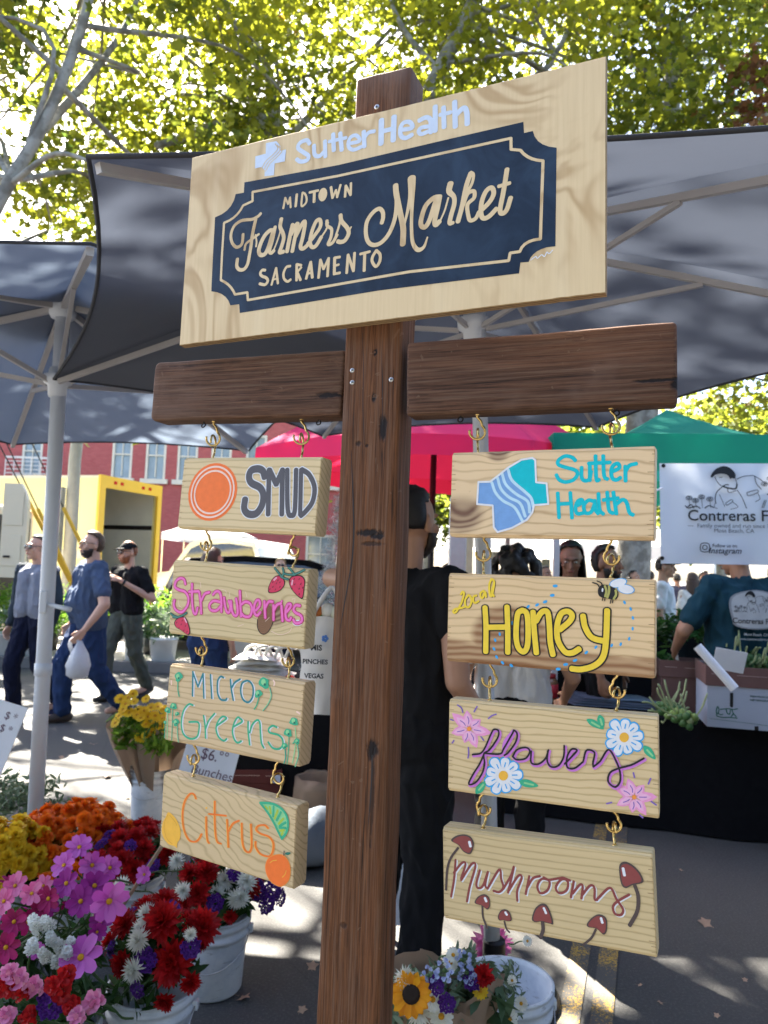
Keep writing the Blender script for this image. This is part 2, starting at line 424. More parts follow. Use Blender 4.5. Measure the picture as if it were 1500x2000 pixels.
# fire escape on the building's left part
fx0, fx1 = xa(12, BY-1, 900), xa(112, BY-1, 900)
fe = thing('fire_escape', (fx0, BY-.7, 5.5), 'pale metal fire escape balcony on the red brick wall', 'fire escape')
m = MB(); m.box(((fx0+fx1)/2, BY-.55, 5.35), (fx1-fx0, 1.0, .08)); m.build('platform', mat('pale_iron', (.62, .6, .56), .5, .1, 5), fe)
m = MB()
for k in range(6): m.box(((fx0+fx1)/2, BY-1.05, 5.5+k*.2), (fx1-fx0, .04, .04 if k < 5 else .1))
for k in range(7): m.box((fx0+(fx1-fx0)*k/6, BY-1.05, 5.95), (.04, .03, 1.2))
m.build('railing', mat('pale_iron', (.6, .6, .6)), fe)
# tall grey street pole with guy wires in yellow sleeves
px_ = at(146, 900, 14.5); pole = thing('street_pole', (at(134, 1150, 14.5).x, 14.5, 0), 'grey wooden utility pole beside the yellow box truck', 'pole')
m = MB(); m.tube([(pole.location.x, 14.5, 0), (px_.x, 14.5, px_.z), (px_.x+.25, 14.5, 9)], [.13, .115, .10], 14); m.build('shaft', mat('grey_pole', (.30, .31, .30), .8, .15, 6), pole, True)
m = MB(); m.box((px_.x-.28, 14.4, 2.3), (.30, .2, 1.3)); m.build('meter_cabinet', mat('grey_pole', (.4, .4, .4)), pole)
for i, (a, b) in enumerate((((52, 972), (108, 1080)), ((74, 994), (120, 1090)), ((124, 992), (176, 1098)))):
    A, B = at(*a, 13.2), at(*b, 13.2); d = (B-A); k = (B.z-.14)/-d.z if d.z else 1
    G = B+d*k; T = A-d*5.0
    gy = thing('guy_wire', G, ['taut guy wire in yellow sleeve, lowest left of the pole', 'taut guy wire in yellow sleeve, middle one by the pole', 'taut guy wire in yellow sleeve just right of white umbrella pole'][i], 'guy wire', 'guy wires with yellow sleeves')
    m = MB(); m.tube([G, T], .012, 6); m.build('wire', darkmetal, gy)
    m = MB(); m.tube([G, A], .035, 8); m.build('sleeve', mat('yellow_sleeve', (.55, .33, .02), .5), gy)
# ================================================================ sycamores: limbs through the photo's branches, leaves in clumps
def barkmat():
    N = NT('sycamore_bark'); v = N.coord(); n = N.noise(v, 5, 4, .5); n2 = N.noise(v, 16, 4, .6)
    c = N.mix(N.step(n, .42, .60), (.26, .25, .22, 1), (.14, .13, .11, 1)); c = N.mix(N.math('MULTIPLY', N.step(n2, .55, .68), .6), c, (.12, .11, .085, 1))
    N.l(c, N.b.inputs[0]); N.b.inputs['Roughness'].default_value = .85; N.bump(n2, .5, .02); return N.m
bark = barkmat()
leafA = leafmat('sycamore_leaf', (.022, .045, .010), (.235, .235, .014), (.19, .08, .018), .60, 1.75, .03, patch=.5)
leafB = leafmat('far_leaf', (.06, .09, .012), (.14, .15, .015), None, .55, 2.0)
T5 = []
for k in range(10):
    a = math.pi/2+2*math.pi*k/10; r = (.56 if k % 2 == 0 else .30); T5.append((r*math.cos(a), r*math.sin(a)))
T5[5] = (0, -.34)
T5 = np.array(T5)
def leaves(centers, n, sig, size, tmpl=T5, flat=.5, droop=True, clip=None):
    """n leaf blades scattered round clump centres -> vertices (N, k, 3)"""
    c = np.array(centers); idx = rng.integers(0, len(c), n)
    P = c[idx]+rng.normal(0, 1, (n, 3))*np.array([sig, sig, sig*.75])
    nr = rng.normal(0, 1, (n, 3)); nr[:, 2] = np.abs(nr[:, 2])+flat; nr /= np.linalg.norm(nr, axis=1)[:, None]
    t = rng.normal(0, 1, (n, 3)); t[:, 2] -= .6 if droop else 0; t -= nr*(t*nr).sum(1)[:, None]; t /= np.linalg.norm(t, axis=1)[:, None]
    b = np.cross(nr, t); s = rng.uniform(.65, 1.25, n)[:, None, None]*size
    k = len(tmpl)
    cup = (np.abs(tmpl[:, 0])*.35)[None, :, None]
    V = P[:, None, :]+s*(tmpl[None, :, 0, None]*b[:, None, :]-tmpl[None, :, 1, None]*t[:, None, :]+cup*nr[:, None, :])
    return V
# gaps in the foliage through which the sun reaches the street
SPOTS = [(gp(140, 1500), .50), (gp(60, 1515), .32), (gp(215, 1525), .32), (gp(150, 1440), .16), (gp(205, 1368), .14), (gp(275, 1562), .22), (gp(335, 1572), .26), (gp(560, 1800), .42), (gp(575, 1730), .30), (gp(540, 1860), .22), (gp(395, 1340), .18), (gp(110, 1462), .16), (gp(310, 1420), .14), (gp(60, 1420), .12), (gp(330, 1345), .16), (gp(840, 1830), .14), (gp(1180, 1895), .10), (gp(1180, 1600), .12)]
SPOTS += [(Vector((rng.uniform(-8, -1.0), rng.uniform(6.0, 16), 0)), rng.uniform(.06, .26)) for _ in range(60)]
def sungaps(V):
    c = V.mean(1); keep = np.ones(len(c), bool); S = np.array(SUN)
    for p, r in SPOTS:
        d = c-np.array(p); d = d-np.outer(d @ S, S); keep &= (d*d).sum(1) > (r+.07)**2
    return V[keep]
def leafmesh(name, V, material, parent, kind=None):
    n, k, _ = V.shape
    me = bpy.data.meshes.new(name); me.vertices.add(n*k); me.loops.add(n*k); me.polygons.add(n)
    off = np.array(parent.location) if parent is not None else 0
    me.vertices.foreach_set('co', (V-off).reshape(-1).astype(np.float32))
    me.loops.foreach_set('vertex_index', np.arange(n*k, dtype=np.int32))
    me.polygons.foreach_set('loop_start', np.arange(0, n*k, k, dtype=np.int32))
    me.update(calc_edges=True); me.validate(); me.materials.append(material)
    o = bpy.data.objects.new(name, me); COL.objects.link(o)
    if parent is not None: o.parent = parent
    return o
def tree(label, base, trunk, limbs, crown, nl, size=.17, ncl=150, mt=None, sig=.42, name='sycamore_tree', extra=(), hole=None):
    root = thing(name, base, label, 'tree', 'trees over the market')
    m = MB(); tp, tr = trunk
    m.tube(catmull(tp, 5), list(np.interp(np.linspace(0, 1, len(catmull(tp, 5))), np.linspace(0, 1, len(tr)), tr)), 14)
    cl = []
    (cx, cy, cz), (rx, ry, rz) = crown
    while len(cl) < ncl:
        q = rng.normal(0, 1, 3); q /= np.linalg.norm(q); q *= rng.uniform(.25, 1)**.45
        p = np.array([cx+q[0]*rx, cy+q[1]*ry, cz+q[2]*rz])
        if p[2] < (1.2 if name == 'added_shade_tree' else 3.6) or (hole and hole(p)): continue
        cl.append(p)
    cl += [np.array(e) for e in extra]
    br = MB()
    for P, r0, r1 in limbs:
        Q = catmull(P, 5); br.tube(Q, list(np.linspace(r0, r1, len(Q))), 9)
    T = np.array([tuple(p) for p in catmull(tp, 8)]); T = T[T[:, 2] > 3.0]
    for e in cl[::4]:
        s = T[np.argmin(((T-e)**2).sum(1)+rng.uniform(0, 6, len(T)))]
        mid = (s+e)/2+rng.normal(0, .35, 3)+np.array([0, 0, .4]); Q = catmull([s, mid, e], 5)
        br.tube(Q, list(np.linspace(.040, .010, len(Q))), 6, caps=False)
    t = m.build('trunk', bark, root, True)
    b = br.build('branches', bark, root, True)
    leafmesh('crown', sungaps(leaves(cl, nl, sig, size)), mt or leafA, root)
    return root
# left: pale leaning trunk
Y = 8.5
tp = [(-5.9, 8.9, 0), tuple(at(-110, 640, Y)), tuple(at(0, 390, Y)), tuple(at(75, 262, Y)), tuple(at(140, 110, Y)), tuple(at(178, -20, Y)), tuple(at(215, -220, Y+.6))]
tree('leaning pale barked tree at far left, its trunk crossing the foliage', (-5.9, 8.9, 0), (tp, [.20, .11, .078, .068, .060, .052, .04]),
     [([tuple(at(75, 262, Y)), tuple(at(150, 180, Y+.6)), tuple(at(240, 60, Y+1.2)), tuple(at(290, -60, Y+2))], .06, .03), ([tuple(at(20, 360, Y)), tuple(at(110, 300, Y-.3)), tuple(at(210, 330, Y-.6))], .04, .015), ([tuple(at(-110, 640, Y)), tuple(at(-40, 520, Y+.8)), tuple(at(90, 450, Y+2))], .06, .02)],
     ((-5.2, 11.5, 8.6), (4.6, 3.6, 4.6)), 20000, .145, 170, hole=lambda p: p[1] < 9.3 and abs(p[0]+5) < 1.0 and p[2] < 8)
# centre: forked tree behind the plywood board
Y = 13.0
fk = tuple(at(548, 285, Y))
tp = [(-.75, 13.2, 0), tuple(at(690, 900, Y)), tuple(at(610, 540, Y)), fk, tuple(at(522, 130, Y)), tuple(at(512, -30, Y)), tuple(at(520, -250, Y))]
tree('broad sycamore with forking grey limbs above the plywood board', (-.75, 13.2, 0), (tp, [.22, .19, .17, .15, .07, .06, .04]),
     [([fk, tuple(at(500, 242, Y)), tuple(at(440, 236, Y)), tuple(at(380, 262, Y-.3)), tuple(at(305, 285, Y-.8))], .12, .06), ([tuple(at(530, 262, Y)), tuple(at(505, 215, Y)), tuple(at(470, 170, Y+.2)), tuple(at(410, 152, Y+.5))], .09, .05),
      ([tuple(at(460, 232, Y)), tuple(at(430, 198, Y+.2)), tuple(at(360, 184, Y+.4)), tuple(at(320, 195, Y+.4))], .05, .025), ([tuple(at(410, 152, Y+.5)), tuple(at(340, 90, Y+.8)), tuple(at(280, 30, Y+1))], .05, .02), ([fk, tuple(at(640, 190, Y+1)), tuple(at(760, 60, Y+1.4))], .09, .04)],
     ((-1.3, 14.5, 10.2), (4.6, 3.6, 5.4)), 19500, .15, 170)
Y = 11.5
tp = [(.55, 12.0, 0), tuple(at(735, 700, Y)), tuple(at(800, 300, Y)), tuple(at(858, 140, Y)), tuple(at(915, 25, Y)), tuple(at(965, -120, Y)), tuple(at(1000, -320, Y))]
tree('slender pale tree rising behind the top of the timber post', (.55, 12, 0), (tp, [.18, .17, .15, .13, .11, .08, .05]),
     [([tuple(at(1070, 130, 12)), tuple(at(1110, 60, 12.2)), tuple(at(1150, -30, 12.4))], .05, .03), ([tuple(at(800, 300, Y)), tuple(at(960, 200, 12)), tuple(at(1075, 125, 12)), tuple(at(1060, 60, 12)), tuple(at(1035, 20, 12))], .08, .02), ([tuple(at(858, 140, Y)), tuple(at(790, 60, Y+.4)), tuple(at(740, -50, Y+.8))], .06, .03)],
     ((2.4, 13.4, 9.9), (3.8, 3.4, 5.0)), 17500, .145, 150)
Y = 12.5
tp = [(4.3, 12.9, 0), tuple(at(1255, 800, Y)), tuple(at(1300, 400, Y)), tuple(at(1310, 150, Y)), tuple(at(1270, -60, Y)), tuple(at(1240, -300, Y))]
tree('dense darker tree at right with clusters of brown dry leaves', (4.3, 12.9, 0), (tp, [.3, .26, .2, .12, .09, .05]),
     [([tuple(at(1300, 400, Y)), tuple(at(1440, 300, Y)), tuple(at(1520, 180, Y+.5))], .1, .04), ([tuple(at(1310, 200, Y)), tuple(at(1240, 120, Y)), tuple(at(1180, 40, Y+.5))], .07, .03), ([tuple(at(1470, 250, Y-1)), tuple(at(1500, 205, Y-1))], .03, .02)],
     ((7.0, 12.8, 9.4), (4.4, 3.8, 5.0)), 22000, .145, 190,
     mt=leafmat('sycamore_leaf_dark', (.020, .044, .012), (.18, .19, .014), (.20, .075, .03), .55, 1.75, .06, patch=.5))
dr = thing('dry_leaf_cluster', at(1465, 230, 10.2), 'hanging cluster of brown dead leaves at the right edge of the foliage', 'dry leaves')
leafmesh('dead_leaves', leaves([tuple(at(u, v, 10.2)) for u, v in ((1460, 130), (1475, 200), (1455, 260), (1490, 300), (1440, 320), (1495, 150))], 420, .16, .13), leafmat('dead_leaf', (.15, .06, .025), (.24, .11, .045), None, .35, 1.3), dr)
# farther trees
for i, (u, Yt, h, r, lab) in enumerate(((1400, 27, 8.6, 2.6, 'far yellowish tree seen above the green canopy'), (1120, 26, 7.5, 3.0, 'far tree behind the red umbrella stall'), (960, 30, 8.0, 3.0, 'far tree glimpsed behind the dark curly hair'), (1060, 34, 6.2, 3.6, 'low dark tree far behind the crowd, left of the white tents'), (1250, 36, 6.4, 4.0, 'low dark tree far behind the white tents at right'), (1500, 33, 6.6, 3.8, 'low tree far behind the stall worker in teal'), (830, 33, 6.0, 3.0, 'low tree far behind the man in black'))):
    x = xa(u, Yt, 1000)
    tree(lab, (x, Yt, 0), ([(x, Yt, 0), (x+.2, Yt, h*.4), (x, Yt, h*.8)], [.25, .18, .06]), [], ((x, Yt, h*.62), (r, r, h*.36)), 5200, .26, 60, leafB, .55)
# overhead boughs behind the frame's top that throw the dappled shade
tree('tall sycamore beyond the left edge whose boughs shade the street', (-10.5, 14.5, 0), ([(-10.5, 14.5, 0), (-10.2, 14.3, 4), (-9.5, 14, 8), (-9, 14, 11)], [.35, .3, .2, .08]), [], ((-9.4, 14.2, 9.5), (4.4, 4.4, 4.4)), 9000, .19, 120)
# unseen trees added behind the camera to keep low sky light off the ground
for x, y, lab in ((-10.5, -6.5, 'unseen dark evergreen added behind the camera to block sky light, far left one'), (-5.2, -7.0, 'unseen dark evergreen added behind the camera to block sky light, left of the middle'), (.2, -7.5, 'unseen dark evergreen added straight behind the camera to block sky light'), (5.4, -7.0, 'unseen dark evergreen added behind the camera to block sky light, right of the middle'), (10.4, -5.5, 'unseen dark evergreen added behind the camera to block sky light, far right one')):
    tree(lab, (x, y, 0), ([(x, y, 0), (x+.1, y, 3), (x, y, 7)], [.3, .24, .08]), [], ((x, y, 4.6), (3.1, 1.8, 3.0)), 5200, .42, 90, leafmat('evergreen_leaf', (.012, .03, .008), (.035, .06, .014), None, .2, 1.0), .5, name='added_shade_tree')
# ================================================================ market umbrellas and canopies
def fabric(name, col, tcol, tr=.35):
    N = NT(name); v = N.coord(); n = N.noise(v, 1.6, 3); w = N.noise(v, 260, 2)
    N.l(N.mix(n, sc(c4(col), .85), sc(c4(col), 1.15)), N.b.inputs[0]); N.b.inputs['Roughness'].default_value = .8; N.b.inputs['Specular IOR Level'].default_value = .25
    N.bump(N.math('ADD', N.noise(v, 5, 3), N.math('MULTIPLY', w, .15)), .25, .012)
    t = N.n('ShaderNodeBsdfTranslucent'); t.inputs[0].default_value = c4(tcol)
    mx = N.n('ShaderNodeMixShader'); mx.inputs[0].default_value = tr
    N.l(N.b.outputs[0], mx.inputs[1]); N.l(t.outputs[0], mx.inputs[2]); N.l(mx.outputs[0], N.o.inputs[0]); return N.m
greyfab = fabric('grey_canvas', (.145, .158, .19), (.06, .07, .095), .26)
greyfab2 = fabric('pale_grey_canvas', (.17, .19, .24), (.12, .15, .20), .34)
hemm = mat('canvas_hem', (.035, .037, .045), .85, .1, 30)
ribm = mat('rib_tube', (.42, .40, .40), .45, .06, 5)
def umbrella(name, label, base, crown, corners, fab, polem, pr, ribmat, bow=.12, sag=.05, hub_drop=.42, cat='umbrella', runner=True, valance=None, vcol=None, nseg=12, group=None, rib_r=.012, collar=None):
    root = thing(name, base, label, cat, group); n = len(corners); cr = Vector(crown); cs = [Vector(c) for c in corners]
    m = MB(); hem = []
    for i in range(n):
        a, b = cs[i], cs[(i+1) % n]
        def P(t, s):
            e = a.lerp(b, t); q = 4*t*(1-t); e = e+(cr-e)*bow*q*.6
            p = cr.lerp(e, s); p.z -= sag*q*math.sin(math.pi*min(1, s))*1.0-.03*math.sin(math.pi*s)*(1-q)
            return p
        V = [P(t/nseg, .05+.95*s/nseg) for s in range(nseg+1) for t in range(nseg+1)]; k = nseg+1
        m.add(V, [(s*k+t, s*k+t+1, (s+1)*k+t+1, (s+1)*k+t) for s in range(nseg) for t in range(nseg)])
        hem += [P(t/nseg, 1) for t in range(nseg)]
        if valance:
            V = []
            for t in range(nseg+1):
                p = P(t/nseg, 1); V += [p, p+Vector((0, 0, -valance))+(p-cr).normalized()*.01]
            m.add(V, [(2*t, 2*t+2, 2*t+3, 2*t+1) for t in range(nseg)])
    cv = m.build('canopy', fab, root, True)
    if not valance:
        h = MB(); h.tube(hem, .007, 6, closed=True); q = h.build('hem', hemm, root, True)
    # small vent cap over the crown
    v = MB(); vc = cr+Vector((0, 0, .09)); ring = [cr.lerp(c, .24)+Vector((0, 0, .055)) for c in cs]
    for i in range(n): v.add([vc, ring[i], ring[(i+1) % n]], [(0, 1, 2)])
    v.build('vent_cap', fab, root, True)
    hb = cr+Vector((0, 0, -hub_drop)); off = Vector((0, 0, -.022))
    for c in cs:
        d = (c-cr); r = MB(); p0 = cr+d*.03+off; p1 = cr+d*.985+off
        M = d.to_track_quat('X', 'Z').to_matrix().to_4x4()
        r.box((p0+p1)/2, ((p1-p0).length, rib_r*2.1, rib_r*2.4), M=M); r.build('rib', ribmat, root)
        s = MB(); q = cr+d*.50+off*1.6; p0 = hb+(q-hb)*.06
        M = (q-p0).to_track_quat('X', 'Z').to_matrix().to_4x4(); s.box((p0+q)/2, ((q-p0).length, rib_r*1.5, rib_r*1.9), M=M); s.build('strut', ribmat, root)
    m = MB(); b = Vector(base); m.tube([b+Vector((0, 0, .02)), b.lerp(cr, .5), cr+Vector((0, 0, -.02))], pr, 18); m.build('pole', polem, root, True)
    m = MB(); u = (cr-b).normalized(); Mq = u.to_track_quat('Z', 'Y').to_matrix().to_4x4()
    m.lathe([(pr+.004, -.06), (pr+.008, -.05), (pr+.012, .0), (pr+.032, .012), (pr+.034, .05), (pr+.012, .058), (pr+.004, .09)], hb, 18, M=Mq)
    m.build('runner_hub', polem, root, True)
    m = MB(); m.lathe([(pr+.02, -.05), (pr+.03, -.03), (pr+.03, .02), (pr, .05)], cr+Vector((0, 0, -.03)), 18, M=Mq); m.build('top_hub', polem, root, True)
    m = MB(); m.lathe([(.24, 0), (.25, .012), (.24, .03), (.07, .045), (pr+.012, .06), (pr+.012, .20), (pr+.002, .21)], b, 28); m.build('base_plate', darkmetal, root)
    if collar:
        m = MB(); m.lathe([(pr+.001, -.03), (pr+.005, -.028), (pr+.005, .03), (pr+.001, .032)], b.lerp(cr, collar[0]), 18, M=Mq); m.build('collar', polem, root, True)
        k = b.lerp(cr, collar[1]); m = MB()
        m.bbox(k+Vector((0, -pr, 0)), (.035, .02, .11), .006); m.build('crank_plate', polem, root)
        m = MB(); m.tube([k+Vector((.01, -pr*.6, -.01)), k+Vector((.10, -pr-.01, -.025)), k+Vector((.145, -pr-.03, -.03))], [.010, .011, .013], 10); m.build('crank_handle', polem, root, True)
    return root
# umbrella over the sign (right pole)
YB = 2.94
crB = at(930, 452, YB); bB = gp(966, 2062); bB = Vector((at(964, 1890, YB).x, YB, 0))
rim = lambda u, v, Y: at(u, v, Y)
C1, C2, C3, C4 = rim(172, 306, 1.58), rim(105, 740, 3.50), rim(630, 851, 4.76), rim(1168, 834, 4.20)
C5, C6 = Vector((1.94, 2.34, 2.44)), Vector((1.36, 1.30, 2.515))
umbB = umbrella('market_umbrella', 'large dark grey market umbrella shading the sign, its corner jutting out at left', bB, crB, [C1, C2, C3, C4, C5, C6], greyfab, pole_white, .031, ribm, bow=.10, sag=.03, hub_drop=.42, group='grey market umbrellas', collar=None, rib_r=.0095)
# umbrella at left
YA = 3.70
crA = at(124, 592, YA); bA = Vector((at(78, 1660, YA).x-.03, YA, 0))
cA = crA.copy(); zr = crA.z-.47
hexA = [at(486, 880, 4.95), at(24, 868, 5.2), Vector((crA.x-1.95, 3.8, zr)), Vector((crA.x-.95, 2.3, zr+.2)), at(178, 476, 2.42), Vector((crA.x+1.65, 3.8, zr+.32))]
umbA = umbrella('market_umbrella', 'grey market umbrella on the white pole behind the flower buckets at left', bA, crA, hexA, greyfab2, pole_white, .036, ribm, bow=.08, sag=.05, hub_drop=.43, group='grey market umbrellas', collar=(.36, .475))
# red umbrella behind
redfab = fabric('red_canvas', (.82, .05, .20), (.98, .03, .08), .55)
YR = 6.6
crR = at(852, 715, YR); bR = Vector((at(842, 1120, YR).x, YR, 0)); zR = at(850, 893, YR-1.4).z+.10
cR = []
for k in range(8):
    a = R(22.5+45*k); cR.append(Vector((crR.x+1.62*math.cos(a)*1.0, YR+1.5*math.sin(a), zR+.05)))
umbrella('market_umbrella', 'red market umbrella with dark ribs behind the timber post', bR, crR, cR, redfab, darkmetal, .028, darkmetal, bow=.06, sag=.03, hub_drop=.36, valance=.15, nseg=8)
# green pop-up canopy
def popup(label, FL, FR, BR, BL, peak, zt, vh, fab, legm, name='canopy_tent', group='pop-up canopy tents'):
    c = (FL+FR+BR+BL)/4; root = thing(name, (c.x, c.y, 0), label, 'canopy', group); cs = [Vector((q.x, q.y, zt)) for q in (FL, FR, BR, BL)]; pk = Vector(peak); m = MB(); n = 10
    for i in range(4):
        a, b = cs[i], cs[(i+1) % 4]; V = []
        for s in range(n+1):
            for t in range(n+1):
                p = pk.lerp(a.lerp(b, t/n), s/n); p.z -= .16*math.sin(math.pi*s/n)*(1-.3*4*(t/n)*(1-t/n)); V.append(p)
        k = n+1; m.add(V, [(s*k+t, s*k+t+1, (s+1)*k+t+1, (s+1)*k+t) for s in range(n) for t in range(n)])
    m.build('roof', fab, root, True)
    for i in range(4):
        a, b = cs[i], cs[(i+1) % 4]; nn = (b-a).cross(Vector((0, 0, 1))).normalized()
        v = MB(); V = []
        for t in range(19):
            p = a.lerp(b, t/18); w = .008*math.sin(t*1.9+i); V += [p, p+Vector((0, 0, -vh*.5))+nn*w, p+Vector((0, 0, -vh))+nn*w*2.2]
        v.add(V, [(3*t+j, 3*t+3+j, 3*t+4+j, 3*t+1+j) for t in range(18) for j in (0, 1)]); v.build('valance', fab, root, True)
        L = MB(); q = a+(c-Vector((a.x, a.y, 0)))*.03; q.z = 0; L.box((q.x, q.y, zt/2), (.04, .04, zt-.03)); L.build('leg', legm, root)
    return root
greenf = fabric('green_canvas', (.02, .26, .19), (.05, .45, .33), .55)
tent = popup('green pop-up canopy tent over the produce stall with a white banner', Vector((1.22, 5.35, 0)), Vector((3.95, 4.95, 0)), Vector((4.25, 7.7, 0)), Vector((1.3, 8.0, 0)), at(1302, 800, 6.5), at(1190, 846, 5.3).z, .27, greenf, mat('tent_leg', (.5, .5, .52), .4, .05))
whitef = fabric('white_canvas', (.70, .70, .72), (.6, .6, .6), .4)
popup('small white pop-up tent beside the yellow truck', Vector((xa(312, 27), 27, 0)), Vector((xa(312, 27)+3, 27, 0)), Vector((xa(312, 27)+3, 30, 0)), Vector((xa(312, 27), 30, 0)), (xa(312, 27)+1.4, 28.5, za(330, 1008, 27)+.5), za(330, 1040, 27), .25, whitef, steel)
popup('white pop-up tent far behind the crowd at right', Vector((3.6, 15, 0)), Vector((6.8, 15, 0)), Vector((6.8, 18, 0)), Vector((3.6, 18, 0)), (5.2, 16.5, 3.15), 2.25, .28, whitef, steel)
popup('white pop-up tent behind the woman with dark hair', Vector((1.9, 19, 0)), Vector((5.2, 19, 0)), Vector((5.2, 22, 0)), Vector((1.9, 22, 0)), (3.5, 20.5, 3.3), 2.5, .28, whitef, steel)

# ---- banner hung from the green canopy
def text_mesh(body, size, bold=0, shear=0, name='t'):
    cu = bpy.data.curves.new(name, 'FONT'); cu.body = body; cu.size = size; cu.align_x = 'CENTER'; cu.align_y = 'CENTER'; cu.offset = bold; cu.shear = shear; cu.resolution_u = 3
    o = bpy.data.objects.new(name, cu); COL.objects.link(o); dg = bpy.context.evaluated_depsgraph_get(); dg.update()
    me = bpy.data.meshes.new_from_object(o.evaluated_get(dg)); bpy.data.objects.remove(o, do_unlink=True); return me
def put_text(MBo, body, size, cx, cz, y=-.002, bold=0, rot=0, shear=0, sx=1, m=0, flip=False):
    me = text_mesh(body, size, bold, shear); c, s = math.cos(rot), math.sin(rot)
    V = [(cx+(v.co.x*sx*c-v.co.y*s), y, cz+(v.co.x*sx*s+v.co.y*c)) for v in me.vertices]
    MBo.add(V, [tuple(p.vertices) for p in me.polygons], m); bpy.data.meshes.remove(me)
def flat_ribbon(MBo, P, w, y, m=0):
    P = catmull([np.array(p, float) for p in P], 4) if len(P) > 2 else [np.array(p, float) for p in P]
    V = []
    for i, p in enumerate(P):
        t = P[min(i+1, len(P)-1)]-P[max(i-1, 0)]; t = t/(np.hypot(*t)+1e-9); nn = np.array([-t[1], t[0]])*w/2
        V += [(p[0]+nn[0], y, p[1]+nn[1]), (p[0]-nn[0], y, p[1]-nn[1])]
    MBo.add(V, [(2*i, 2*i+2, 2*i+3, 2*i+1) for i in range(len(P)-1)], m)
def farm_logo(mb, X, y):
    """farmer bending over flowers, drawn in black line (crop units of the photographed print -> X())"""
    def line(st, w): flat_ribbon(mb, [X(*q) for q in pts(st)], w*1.6, y)
    def blob(st):
        P = [X(*q) for q in pts(st)]; Q = catmull(P, 4, True); bm = bmesh.new(); f = bm.faces.new([bm.verts.new((q[0], y-.0003, q[1])) for q in Q]); bmesh.ops.triangulate(bm, faces=[f]); bm.verts.index_update()
        mb.add([v.co for v in bm.verts], [[v.index for v in q.verts] for q in bm.faces]); bm.free()
    s = abs(X(1, 0)[0]-X(0, 0)[0])
    blob("660,905 690,850 745,812 800,803 850,825 885,865 895,895 880,925 860,900 845,930 825,895 790,880 745,878 700,890 680,912")
    for st, w in (("700,905 715,945 745,985 775,1000", 4), ("740,915 770,912", 4), ("775,1000 800,985 830,985", 6), ("775,1000 815,1015 880,1025 900,1010 905,975", 9), ("890,915 905,975", 4), ("845,890 862,895 855,925", 4),
     ("775,1000 720,1050 700,1110 705,1170", 5), ("905,930 960,905 1050,893 1080,905", 4), ("1070,900 1120,930 1160,965 1185,975", 4), ("1070,900 1085,970 1130,1030", 4), ("815,1020 830,1060 900,1040", 4), ("905,1035 950,1110 990,1215", 4), ("995,1060 1085,1035 1095,1060 1010,1090 995,1060", 4), ("1095,1060 1115,1120 1070,1150", 3),
     ("800,1160 850,1130 860,1150 805,1185 800,1160", 4), ("860,1150 910,1200 840,1225", 3), ("740,1080 790,1200", 3), ("1130,1210 1160,1130", 4), ("1145,1210 1175,1130", 4), ("700,1160 690,1200 720,1220", 3)): line(st, w*s*1.1)
    for cx, cy in ((455, 1115), (515, 1140), (572, 1105), (650, 1125), (1215, 925), (1235, 980), (1160, 975), (1245, 1030)):
        for rr in (30, 18, 7): line(' '.join('%f,%f' % (cx+rr*math.cos(a), cy+rr*.7*math.sin(a)) for a in np.linspace(0, 6.28, 10)), 3.4*s)
        if cx < 700: line('%f,%f %f,%f' % (cx, cy+25, cx+8, 1210), 3*s)
    for st in ("415,1190 450,1215 520,1195 560,1218", "600,1215 640,1190 690,1210", "430,1215 470,1180 500,1215", "1180,1080 1230,1060 1250,1110"): line(st, 6*s)
bnO = at(1288, 905, 4.92); bnS = 4.92/F/5.0      # metres per unit of the 5x crop at (1250, 750)
ban = thing('farm_banner', bnO, 'white vinyl banner with a farmer drawing hanging from the green canopy', 'banner'); ban.rotation_euler = (0, R(-1.2), R(-6))
X = lambda x, y: ((x-187)*bnS, -(y-772)*bnS)
m = MB(); nx, nz = 24, 14; Wb, Hb = 1500*bnS, 985*bnS
m.add([(Wb*i/nx, .012*math.sin(i*.8)*math.sin(j*.3), -Hb*j/nz) for j in range(nz+1) for i in range(nx+1)], [(j*(nx+1)+i, j*(nx+1)+i+1, (j+1)*(nx+1)+i+1, (j+1)*(nx+1)+i) for j in range(nz) for i in range(nx)])
m.build('vinyl_sheet', mat('banner_vinyl', (.72, .76, .82), .4, .04, 3, trans=.12), ban, True, local=True)
m = MB(); farm_logo(m, X, -.018); m.build('farmer_drawing', ink, ban, local=True)
m = MB()
def bt(body, x, y, h, **k): put_text(m, body, h*bnS, *X(x, y), y=-.018, **k)
bt('Contreras Farm', 935, 1290, 150, bold=.0012, sx=1.02); bt('\u2014  Family owned and run since 1980  \u2014', 905, 1385, 56); bt('Moss Beach, CA', 868, 1433, 56); bt('Follow us on', 780, 1578, 44, bold=.0006); bt('Instagram', 780, 1628, 78, bold=.0006, shear=.25)
flat_ribbon(m, [X(*q) for q in ((560, 1560), (595, 1552), (630, 1560), (640, 1595), (630, 1632), (595, 1640), (560, 1632), (552, 1595), (560, 1560))], 9*bnS, -.018)
flat_ribbon(m, [X(595+22*math.cos(a), 1596+22*math.sin(a)) for a in np.linspace(0, 6.4, 12)], 8*bnS, -.018)
m.build('banner_text', ink, ban, local=True)
for q in ((220, 798), (195, 1705)):
    g = MB(); a = X(*q); g.lathe([(9*bnS, 0), (20*bnS, .001), (20*bnS, -.002)], (a[0], -.013, a[1]), 12, M=Matrix.Rotation(R(90), 4, 'X')); g.build('grommet', darkmetal, ban, local=True)
cl = MB(); a0 = at(1252, 970, 4.9); cl.tube([a0, at(1294, 953, 4.9)], .006, 6)
cl.build('tie_strap', white_pl, ban)

